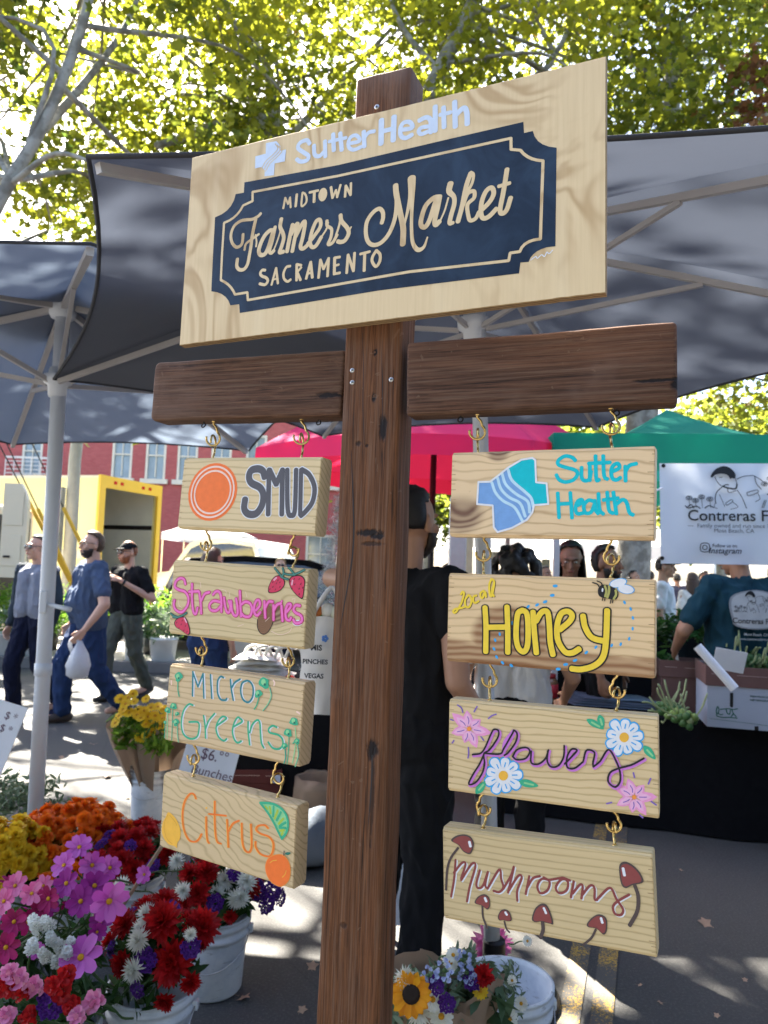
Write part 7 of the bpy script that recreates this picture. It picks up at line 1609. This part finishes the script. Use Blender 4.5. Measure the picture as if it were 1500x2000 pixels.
# folded blue grey cloth and red jar on the table
fc = tpx(1200, 1382, .705); fd = thing('folded_cloth', (fc.x, fc.y+.12, .705), 'folded grey blue cloth lying on the produce table', 'cloth'); m = MB()
for k in range(4):
    n = 12; V = []; z0 = .012+k*.016
    for j in range(n+1):
        for i in range(n+1): x, y = (i/n-.5)*(.62-.03*k), (j/n-.5)*(.30-.012*k); V.append((fc.x+x*.97-y*.2+.01*k, fc.y+.12+y-x*.18, .705+z0+.008*mno.noise(Vector((x*6, y*7, k)))+(0 if 0 < i < n and 0 < j < n else -.010)))
    m.add(V, [(j*(n+1)+i, j*(n+1)+i+1, (j+1)*(n+1)+i+1, (j+1)*(n+1)+i) for j in range(n) for i in range(n)])
m.build('folds', cloth('blue_grey_cloth', (.11, .14, .19), .3), fd, True)
jc = tpx(1073, 1378, .705); jr = thing('glass_jar', (jc.x, jc.y+.07, .705), 'glass jar with red label and red lid on the produce table', 'jar'); m = MB(); L = (jc.x, jc.y+.07, .705)
m.lathe([(0, .002), (.062, .002), (.07, .012), (.072, .15), (.06, .175), (.052, .18)], L, 26); m.build('jar_glass', mat('honey_glass', (.20, .10, .05), .1, .2, 8, spec=.7), jr, True); m = MB(); m.lathe([(.0735, .05), (.0735, .14)], L, 26); m.build('jar_label', mat('red_label', (.42, .02, .03), .5), jr, True); m = MB(); m.lathe([(.056, .178), (.056, .205), (0, .206)], L, 26); m.build('jar_lid', mat('red_lid', (.3, .02, .02), .35), jr, True)
for i, (u, v, lab) in enumerate(((1335, 1225, 'heap of dark leafy greens at the back of the stall, left'), (1400, 1215, 'heap of dark leafy greens behind the sprout stalks'), (1290, 1300, 'dark bunch of greens on the produce table left of the carton'))): greens(lab, at(u, v, 6.6 if i < 2 else 5.4), .28 if i < 2 else .13, .12 if i < 2 else .07, 520, .10, greenM, 'leafy_greens', None, 'vegetable', 'heaps of leafy greens')
# left centre: table with folded white totes
tC, MC = cloth_table('black clothed table with white totes behind the left planks', (xa(590, 5.3), 5.35), 1.15, .75, .80, R(8), .79)
to = thing('tote_pile', (xa(505, 5.05, 1320), 5.1, .80), 'heap of folded white totes behind the micro greens plank', 'bag pile'); m = MB()
for k in range(6):
    n = 10; V = []; sx = .44-.03*k
    for j in range(n+1):
        for i in range(n+1):
            x, y = (i/n-.5)*sx, (j/n-.5)*.32; e = max(abs(i/n-.5), abs(j/n-.5))*2
            V.append((to.location.x+x+.03*math.sin(k*2), to.location.y+y, .815+k*.030+.030*(1-e**4)+.014*mno.noise(Vector((x*11, y*11, k*3)))))
    m.add(V, [(j*(n+1)+i, j*(n+1)+i+1, (j+1)*(n+1)+i+1, (j+1)*(n+1)+i) for j in range(n) for i in range(n)])
m.build('folded_bags', mat('white_canvas_bag', (.66, .64, .60), .85, .06, 8, .2), to, True); m = MB()
for k in range(5): x = to.location.x-.1+.07*k; m.tube(catmull([(x, 5.0, .98), (x+.03, 4.99, 1.04), (x+.09, 5.0, 1.05), (x+.12, 5.02, .98)], 4), .010, 6)
m.build('bag_handles', mat('white_canvas_bag', (.66, .64, .60)), to, True)
tm = at(566, 1318, 4.98); tom = thing('tomato', (tm.x, tm.y, .80), 'red tomato on the table beside the white totes', 'tomato'); m = MB(); m.ell((tm.x, tm.y, .838), (.042, .042, .036), 16, 10); m.build('fruit', mat('tomato_red', (.55, .06, .03), .3), tom, True); m = MB()
for k in range(5): petal_strip(m, (tm.x, tm.y, .874), (math.cos(k*1.26), math.sin(k*1.26), .15), (0, 0, 1), .025, .008, .2, -.2, 2)
m.build('stalk', stem_g, tom, True)
# white card: $6.00 Bunches, on a stick
c6 = at(408, 1492, 4.25); k6 = thing('price_card', (c6.x, c6.y, 0), 'white handwritten card for six dollar bunches behind the citrus plank', 'card'); k6.rotation_euler = (0, 0, R(8)); Mc = Matrix.Translation((0, 0, c6.z)) @ Matrix.Rotation(R(13), 4, 'Y') @ Matrix.Rotation(R(-16), 4, 'X'); m = MB(); m.bbox((0, 0, 0), (.30, .004, .25), .001, 1); m.v = [tuple(Mc @ Vector(v)) for v in m.v]; m.build('card', card_white, k6, local=True)
m = MB(); put_text(m, '$6.\u00b0\u00b0', .085, .02, .045, -.0032, .0004, sx=.9); put_text(m, 'Bunches', .070, .03, -.045, -.0032, 0, shear=.1); m.v = [tuple(Mc @ Vector(v)) for v in m.v]; m.build('writing', mat('marker_purple', (.14, .08, .12)), k6, local=True); m = MB(); m.tube([(0, .01, 0), (0, .01, c6.z)], .008, 8); m.build('stick', mat('raw_stick', (.45, .30, .19)), k6, local=True)
c7 = at(-12, 1440, 3.6); k7 = thing('price_card', (c7.x, c7.y, 0), 'white card on a stick cut by the left picture edge', 'card'); Mc = Matrix.Translation((0, 0, c7.z)) @ Matrix.Rotation(R(15), 4, 'Y') @ Matrix.Rotation(R(-10), 4, 'X'); m = MB(); m.bbox((0, 0, 0), (.20, .006, .34), .001, 1); m.v = [tuple(Mc @ Vector(v)) for v in m.v]; m.build('card', card_white, k7, local=True); m = MB()
for z in (.11, .05): put_text(m, '$ *', .05, .04, z, -.0042)
m.v = [tuple(Mc @ Vector(v)) for v in m.v]; m.build('writing', mat('marker_purple', (.14, .08, .12)), k7, local=True); m = MB(); m.tube([(0, .01, 0), (0, .01, c7.z)], .008, 8); m.build('stick', mat('raw_stick', (.45, .30, .19)), k7, local=True)
# things under and beside that table
bx = gp(600, 1600); bg_ = thing('paper_bag', (bx.x+.05, bx.y, 0), 'crumpled brown paper bag on the ground left of the timber post', 'bag'); m = MB(); m.lathe([(0, .0), (.14, .0), (.15, .05), (.145, .20), (.13, .27), (.12, .26), (.12, .1), (0, .06)], (bx.x+.05, bx.y, 0), 26); m.v = [(x+.03*mno.noise(Vector((x*14, y*14, z*14))), y+.03*mno.noise(Vector((y*14, z*14, x*14))), z+.015*mno.noise(Vector((x*20, y*20, 0)))*(z > .02)) for x, y, z in m.v]; m.build('paper', kraft, bg_, True)
carton('dark red carton on the ground under the totes table', (bx.x-.42, bx.y+.25, 0), (.42, .34, .26), R(6), mat('carton_dark_red', (.09, .02, .018), .8), mat('carton_dark_red', (.09, .02, .018)), False, group=None)
lb = at(537, 1526, bx.y+.02); l_ = thing('paper_label', lb, 'small pale blue label stuck on the dark carton behind the brass hook', 'label'); m = MB(); m.box((lb.x, bx.y+.02+.05, lb.z), (.055, .003, .05)); m.build('label', mat('label_blue', (.40, .46, .62)), l_)
sb_ = gp(598, 1700); s2 = thing('grey_sack', (sb_.x, sb_.y+.1, 0), 'grey sack slumped on the ground behind the citrus plank', 'sack'); m = MB(); m.ell((sb_.x, sb_.y+.1, .13), (.20, .17, .15), 22, 14); m.v = [(x+.035*mno.noise(Vector((x*9, y*9, z*9))), y+.03*mno.noise(Vector((y*9, z*9, x*9))), max(.003, z+.03*mno.noise(Vector((z*9, x*9, 3))))) for x, y, z in m.v]; m.build('sack_cloth', cloth('sack_grey', (.10, .12, .15), .6), s2, True)
wp = at(635, 1745, 3.3); wb = thing('white_board', (xa(712, 3.3, 1745), 3.3, 0), 'white sign board standing behind the foot of the timber post', 'board'); m = MB(); x0, x1 = xa(632, 3.3, 1745), xa(793, 3.3, 1745); m.bbox(((x0+x1)/2, 3.3, at(700, 1742, 3.3).z), (x1-x0, .02, .26), .003); m.build('panel', card_white, wb); m = MB()
for x in (x0+.05, x1-.05): m.box((x, 3.32, .17), (.025, .02, .34))
m.build('board_legs', darkmetal, wb)
# silvery spruce in a pot behind the post
sx_ = xa(668, 7.6, 1060); sp = thing('silver_spruce', (sx_, 7.6, 0), 'silvery blue spruce just left of the timber post', 'tree'); m = MB(); m.tube([(sx_, 7.6, 0), (sx_, 7.6, 2.35)], [.05, .012], 10); m.build('trunk', bark, sp, True); Tn = np.array([(0, .5), (.035, .2), (.035, -.4), (0, -.5), (-.035, -.4), (-.035, .2)]); cs = []
for k in range(260):
    z = rng.uniform(.5, 2.35); r = .42*(2.5-z)/2*rng.uniform(.5, 1.05); a = rng.uniform(0, 6.28); cs.append((sx_+r*math.cos(a), 7.6+r*math.sin(a), z-.05*r))
leafmesh('needles', leaves(cs, 5200, .035, .075, Tn, .0, False), leafmat('spruce_needles', (.20, .26, .25), (.50, .56, .56), None, .2, 1.2), sp); m = MB(); m.lathe([(0, 0), (.20, 0), (.25, .4), (.22, .4), (.2, .35), (0, .35)], (sx_, 7.6, 0), 20); m.build('pot', mat('black_pot', (.02, .02, .02), .6), sp, True)
# stall building columns seen behind the man in black
for i, (u, Y, w, col, lab) in enumerate(((893, 9.0, .20, (.55, .53, .50), 'pale post behind the man in black'), (905, 13.0, .30, (.45, .33, .20), 'tan wooden post left of the right pole'))): c = thing('stall_post', (xa(u, Y, 1080), Y, 0), lab, 'post'); m = MB(); m.bbox((c.location.x, Y, 1.25), (w, w, 2.5), .01); m.build('shaft', mat('post_%d' % i, col), c); m = MB(); m.bbox((c.location.x, Y, .05), (w*1.5, w*1.5, .1), .01); m.build('foot', mat('post_%d' % i, col), c)

# ---- vehicles
tyre_prof = [(.20, -.11), (.31, -.115), (.345, -.09), (.35, 0), (.345, .09), (.31, .115), (.20, .11)]
def wheel(root, M, x, y, r=.35):
    k = r/.35; m = MB(); Rm = Matrix.Rotation(R(90), 4, 'X'); m.lathe([(a*k, b) for a, b in tyre_prof], (0, 0, 0), 26, M=Rm); m.v = [tuple(M @ (Vector(v)+Vector((x, y, r)))) for v in m.v]; w = m.build('wheel', rubber, root, True); m = MB(); m.lathe([(0, -.10), (.05*k, -.10), (.08*k, -.085), (.19*k, -.07), (.21*k, -.105), (.21*k, .105), (.19*k, .07), (0, .09)], (0, 0, 0), 20, M=Rm); m.v = [tuple(M @ (Vector(v)+Vector((x, y, r)))-root.location) for v in m.v]; q = m.build('rim', steel, None, True); q.parent = w
def car(label, loc, rz, paint, body, roof, top=None, W_=1.85, wb=(-1.4, 1.4), glass=glass_dark, cat='car', rear=-1, name='parked_car'):
    """body and cabin from side profiles (x forward, z up), cabin narrowing to the roof"""
    root = thing(name, loc, label, cat, 'parked vehicles'); M = Matrix.Translation(loc) @ Matrix.Rotation(rz, 4, 'Z')
    def loft(prof, w0, w1, zr):
        z0, z1 = zr; m = MB(); n = len(prof); V = []
        for sy in (-1, -.92, .92, 1):
            for x, z in prof: t = max(0, min(1, (z-z0)/(z1-z0+1e-9))); hw = (w0+(w1-w0)*t)/2; e = .97 if abs(sy) == 1 else 1.0; V.append((x*e, hw*sy, z))
        m.add(V, [(a*n+i, a*n+(i+1) % n, (a+1)*n+(i+1) % n, (a+1)*n+i) for a in range(3) for i in range(n)]+[tuple(range(n)), tuple(range(4*n-1, 3*n-1, -1))]); m.v = [tuple(M @ Vector(v)) for v in m.v]; return m
    zs = [z for x, z in body]; loft(body, W_, W_*.96, (min(zs), max(zs))).build('body', paint, root, True)
    zs = [z for x, z in roof]; zb_, zt_ = min(zs), max(zs); loft(roof, W_*.95, W_*.74, (zb_, zt_)).build('cabin', top or paint, root, True)
    cx = sum(x for x, z in roof)/len(roof)
    for sy in (-1, 1):                                # side glass set a little proud of the pillars
        g = MB(); P_ = [(cx+(x-cx)*.88, zb_+.03+(z-zb_)*.82) for x, z in roof]; n = len(P_)
        V = [(x, sy*((W_*.95+(W_*.74-W_*.95)*(z-zb_)/(zt_-zb_))/2+.004), z) for x, z in P_]; g.add(V, [tuple(range(n))]); g.v = [tuple(M @ Vector(v)) for v in g.v]; g.build('side_window', glass, root)
    xs = sorted(roof, key=lambda q: q[0]); top = [q for q in roof if q[1] > zb_+.7*(zt_-zb_)]; bot = [q for q in roof if q[1] < zb_+.05]
    for sg, f in ((-1, min), (1, max)):
        b0, t0 = f(bot, key=lambda q: q[0]), f(top, key=lambda q: q[0]); g = MB(); V = []
        for t in (.10, .88):
            x, z = b0[0]+(t0[0]-b0[0])*t+sg*.012, b0[1]+(t0[1]-b0[1])*t; hw = (W_*.95+(W_*.74-W_*.95)*t)/2*.88; V += [(x, -hw, z), (x, hw, z)]
        g.add(V, [(0, 1, 3, 2)]); g.v = [tuple(M @ Vector(v)) for v in g.v]; g.build('rear_window' if sg == rear else 'windscreen', glass, root)
    bx_ = [x for x, z in body]
    for x in wb:
        for sy in (-1, 1): wheel(root, M, x, sy*(W_/2-.10))
    zt = max(z for x, z in body)
    for sy in (-1, 1):
        e = MB(); xr = min(bx_) if rear < 0 else max(bx_); e.bbox(Vector((xr*1.0, sy*(W_/2-.13), zt-.22)), (.08, .20, .30), .02); e.v = [tuple(M @ Vector(v)) for v in e.v]; e.build('tail_light', mat('tail_red', (.55, .01, .015), .25), root, True)
        e = MB(); xr = max(bx_) if rear < 0 else min(bx_); e.bbox(Vector((xr*.99, sy*(W_/2-.25), zt-.22)), (.08, .34, .16), .02); e.v = [tuple(M @ Vector(v)) for v in e.v]; e.build('headlight', mat('lamp_clear', (.6, .62, .65), .15), root, True)
    return root
whitep = mat('white_car_paint', (.72, .72, .72), .25, .02, 3, spec=.6); darkp = mat('dark_car_paint', (.012, .013, .016), .2, .1, 3, spec=.7)
suvb = [(-2.4, .35), (-2.42, .7), (-2.36, 1.08), (1.1, 1.08), (2.1, .98), (2.35, .8), (2.38, .38), (1.9, .30), (-1.9, .30)]; suvr = [(-2.30, 1.06), (-2.12, 1.5), (-1.9, 1.80), (-1.0, 1.88), (.2, 1.84), (.55, 1.72), (1.12, 1.06)]
pkb = [(-2.8, .45), (-2.82, .8), (-2.78, 1.20), (1.3, 1.20), (2.5, 1.10), (2.75, .9), (2.78, .45), (2.2, .36), (-2.2, .36)]; pkr = [(-1.0, 1.18), (-.86, 1.6), (-.72, 1.90), (.1, 1.96), (.5, 1.88), (1.2, 1.18)]
seb = [(-2.2, .32), (-2.25, .7), (-2.15, .95), (1.2, .92), (2.1, .80), (2.28, .6), (2.28, .33), (1.8, .26), (-1.8, .26)]; ser = [(-1.75, .93), (-1.1, 1.33), (-.5, 1.44), (.2, 1.42), (.55, 1.30), (1.25, .91)]
car('dark estate car with red tail light behind the man in black tee', (xa(318, 13.0, 1120)+2.2, 13.6, 0), R(16), darkp, [(x, z*.98) for x, z in suvb], [(x, z*.92) for x, z in suvr])
car('white sport utility car behind the dark one, left of the blond woman', (xa(420, 20.5, 1120), 21.0, 0), R(150), whitep, [(x, z*1.2) for x, z in suvb], [(x, z*1.2) for x, z in suvr])
car('white sedan parked beside the red brick wall, behind the blond woman', (xa(530, 19.5, 1120)+.6, 19.8, 0), R(178), whitep, [(x, z*1.1) for x, z in seb], [(x, z*1.1) for x, z in ser])
# yellow box truck, open at the back
ta, tb = at(183, 1100, 15.6), at(303, 1100, 17.6); tu = (tb-ta); tu.z = 0; Lw = tu.length; tu.normalize(); tn = Vector((-tu.y, tu.x, 0)); tn = -tn if tn.x > 0 else tn   # rear width direction, and forward into the box
truck = thing('box_truck', (ta.x, ta.y, 0), 'yellow box truck with its open cargo box facing us at left', 'truck', 'parked vehicles'); zt_ = at(183, 932, 15.6).z; zf = .95; Lb = 6.0
def TP(a, b, z): return Vector((ta.x, ta.y, 0))+tu*a+tn*b+Vector((0, 0, z))
def slab(a0, a1, b0, b1, z0, z1):
    m = MB(); V = [TP(a, b, z) for a in (a0, a1) for b in (b0, b1) for z in (z0, z1)]; m.add(V, [(0, 1, 3, 2), (4, 6, 7, 5), (0, 4, 5, 1), (2, 3, 7, 6), (0, 2, 6, 4), (1, 5, 7, 3)]); return m
yel = mat('truck_yellow', (.80, .50, .04), .4, .06, 2); yelp = mat('truck_pale_yellow', (.86, .76, .34), .4, .05, 2); inn_ = mat('cargo_lining', (.60, .60, .54), .7, .12, 2)
slab(0, .06, 0, Lb, zf, zt_).build('box_side', yelp, truck); slab(Lw-.06, Lw, 0, Lb, zf, zt_).build('box_side', yelp, truck); slab(.06, Lw-.06, Lb-.06, Lb, zf, zt_).build('box_front', yelp, truck); slab(0, Lw, .0, Lb, zt_, zt_+.05).build('box_roof', trim, truck); slab(0, Lw, 0, Lb, zf-.12, zf).build('cargo_floor', darkmetal, truck)
slab(.062, .075, .1, Lb-.1, zf, zt_-.02).build('inner_wall', inn_, truck); slab(Lw-.075, Lw-.062, .1, Lb-.1, zf, zt_-.02).build('inner_wall', inn_, truck); slab(Lw-.09, Lw-.075, .1, Lb-.2, zf+1.35, zf+1.45).build('cargo_rail', darkmetal, truck)
slab(-.03, .16, -.06, -.002, zf-.1, zt_+.06).build('door_post', yel, truck); slab(Lw-.12, Lw+.03, -.06, -.002, zf-.1, zt_+.06).build('door_post', yel, truck); slab(.16, Lw-.12, -.06, -.002, zt_-.20, zt_+.06).build('door_header', yel, truck); slab(0, Lw, -.25, -.07, .5, .72).build('rear_bumper', darkmetal, truck)
for a in (.4, .62, Lw-.75, Lw-.5): slab(a, a+.10, -.068, -.061, zt_-.10, zt_-.03).build('marker_light', mat('tail_red', (.55, .01, .015)), truck)
slab(-.004, -.001, .3, Lb-.3, zf+.62, zf+.80).build('side_stripe', trim, truck); slab(-.004, -.001, .1, Lb-.1, zf+.0, zf+.14).build('lower_stripe', trim, truck)
slab(.1, Lw-.1, Lb+.05, Lb+1.9, .6, 2.3).build('cab', yel, truck); slab(.15, Lw-.15, Lb+1.2, Lb+1.92, 1.5, 2.1).build('cab_window', glass_dark, truck)
Mt = Matrix.Translation((ta.x, ta.y, 0)) @ Matrix(((tn.x, tu.x, 0, 0), (tn.y, tu.y, 0, 0), (0, 0, 1, 0), (0, 0, 0, 1)))
for b in (1.3, Lb+.9):
    for a in (.15, Lw-.15): wheel(truck, Mt, b, a, .45)
for i, (a, b, s, lab) in enumerate(((.5, 1.6, .55, 'lower yellow crate stacked inside the box truck'), (.5, 1.6, .55, 'upper yellow crate stacked inside the box truck'))):
    c = TP(a+.3, b, zf+i*.40); cr_ = thing('yellow_crate', c, lab, 'crate', 'crates in the truck'); m = MB(); m.bbox((c.x, c.y, c.z+.19), (.6, .5, .36), .02); m.build('crate_body', yel, cr_); m = MB(); m.bbox((c.x, c.y, c.z+.375), (.64, .54, .03), .008); m.build('crate_rim', yel, cr_)
# white van at the left edge with its rear door swung open
vx = at(-150, 1100, 11.8); van = thing('delivery_van', (vx.x, 11.8, 0), 'cream delivery van cut by the left edge, rear door swung open', 'van', 'parked vehicles'); vp = mat('van_cream', (.60, .52, .38), .35, .05, 2); zV = at(10, 945, 11.6).z
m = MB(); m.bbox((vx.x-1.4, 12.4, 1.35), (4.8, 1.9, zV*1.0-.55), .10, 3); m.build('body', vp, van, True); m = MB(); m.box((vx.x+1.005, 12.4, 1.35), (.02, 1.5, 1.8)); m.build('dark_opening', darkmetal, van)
d0, d1 = at(4, 1100, 11.55).x, at(47, 1100, 11.45).x; zb_ = at(25, 1128, 11.5).z; m = MB(); pr = []
for i in range(13):
    t = i/12; w = 1-.35*max(0, (t-.72)/.28)**2.2; pr.append((w, zb_+(zV-zb_)*t))
V = []
for y in (11.45, 11.53):
    for w, z in pr: V += [(d0, y, z), (d0+(d1-d0)*w, y, z)]
n = len(pr); m.add(V, [(2*i, 2*i+1, 2*i+3, 2*i+2) for i in range(n-1)]+[(2*n+2*i+1, 2*n+2*i, 2*n+2*i+2, 2*n+2*i+3) for i in range(n-1)]+[(2*i+1, 2*n+2*i+1, 2*n+2*i+3, 2*i+3) for i in range(n-1)]+[(2*n+2*i, 2*i, 2*i+2, 2*n+2*i+2) for i in range(n-1)]+[(0, 2*n, 2*n+1, 1)]); vd = m.build('rear_door', vp, van)
for (a, b) in ((.12, .45), (.55, .93)):
    m = MB(); m.bbox((d0+(d1-d0)*.46, 11.444, zb_+(zV-zb_)*(a+b)/2), ((d1-d0)*.74, .012, (zV-zb_)*(b-a)), .005); q = m.build('door_panel', vp, None); q.parent = vd; q.data.transform(Matrix.Translation(-van.location))
m = MB(); m.bbox((d0+(d1-d0)*.30, 11.43, zb_+(zV-zb_)*.22), (.10, .03, .035), .006); q = m.build('door_handle', darkmetal, None); q.parent = vd; q.data.transform(Matrix.Translation(-van.location))
for x in (vx.x+.3, vx.x-2.6): wheel(van, Matrix.Translation((x, 11.55, 0)), 0, 0, .36)
m = MB(); m.bbox((vx.x-1.4, 11.47, .47), (4.9, .06, .18), .02); m.build('side_sill', darkmetal, van)
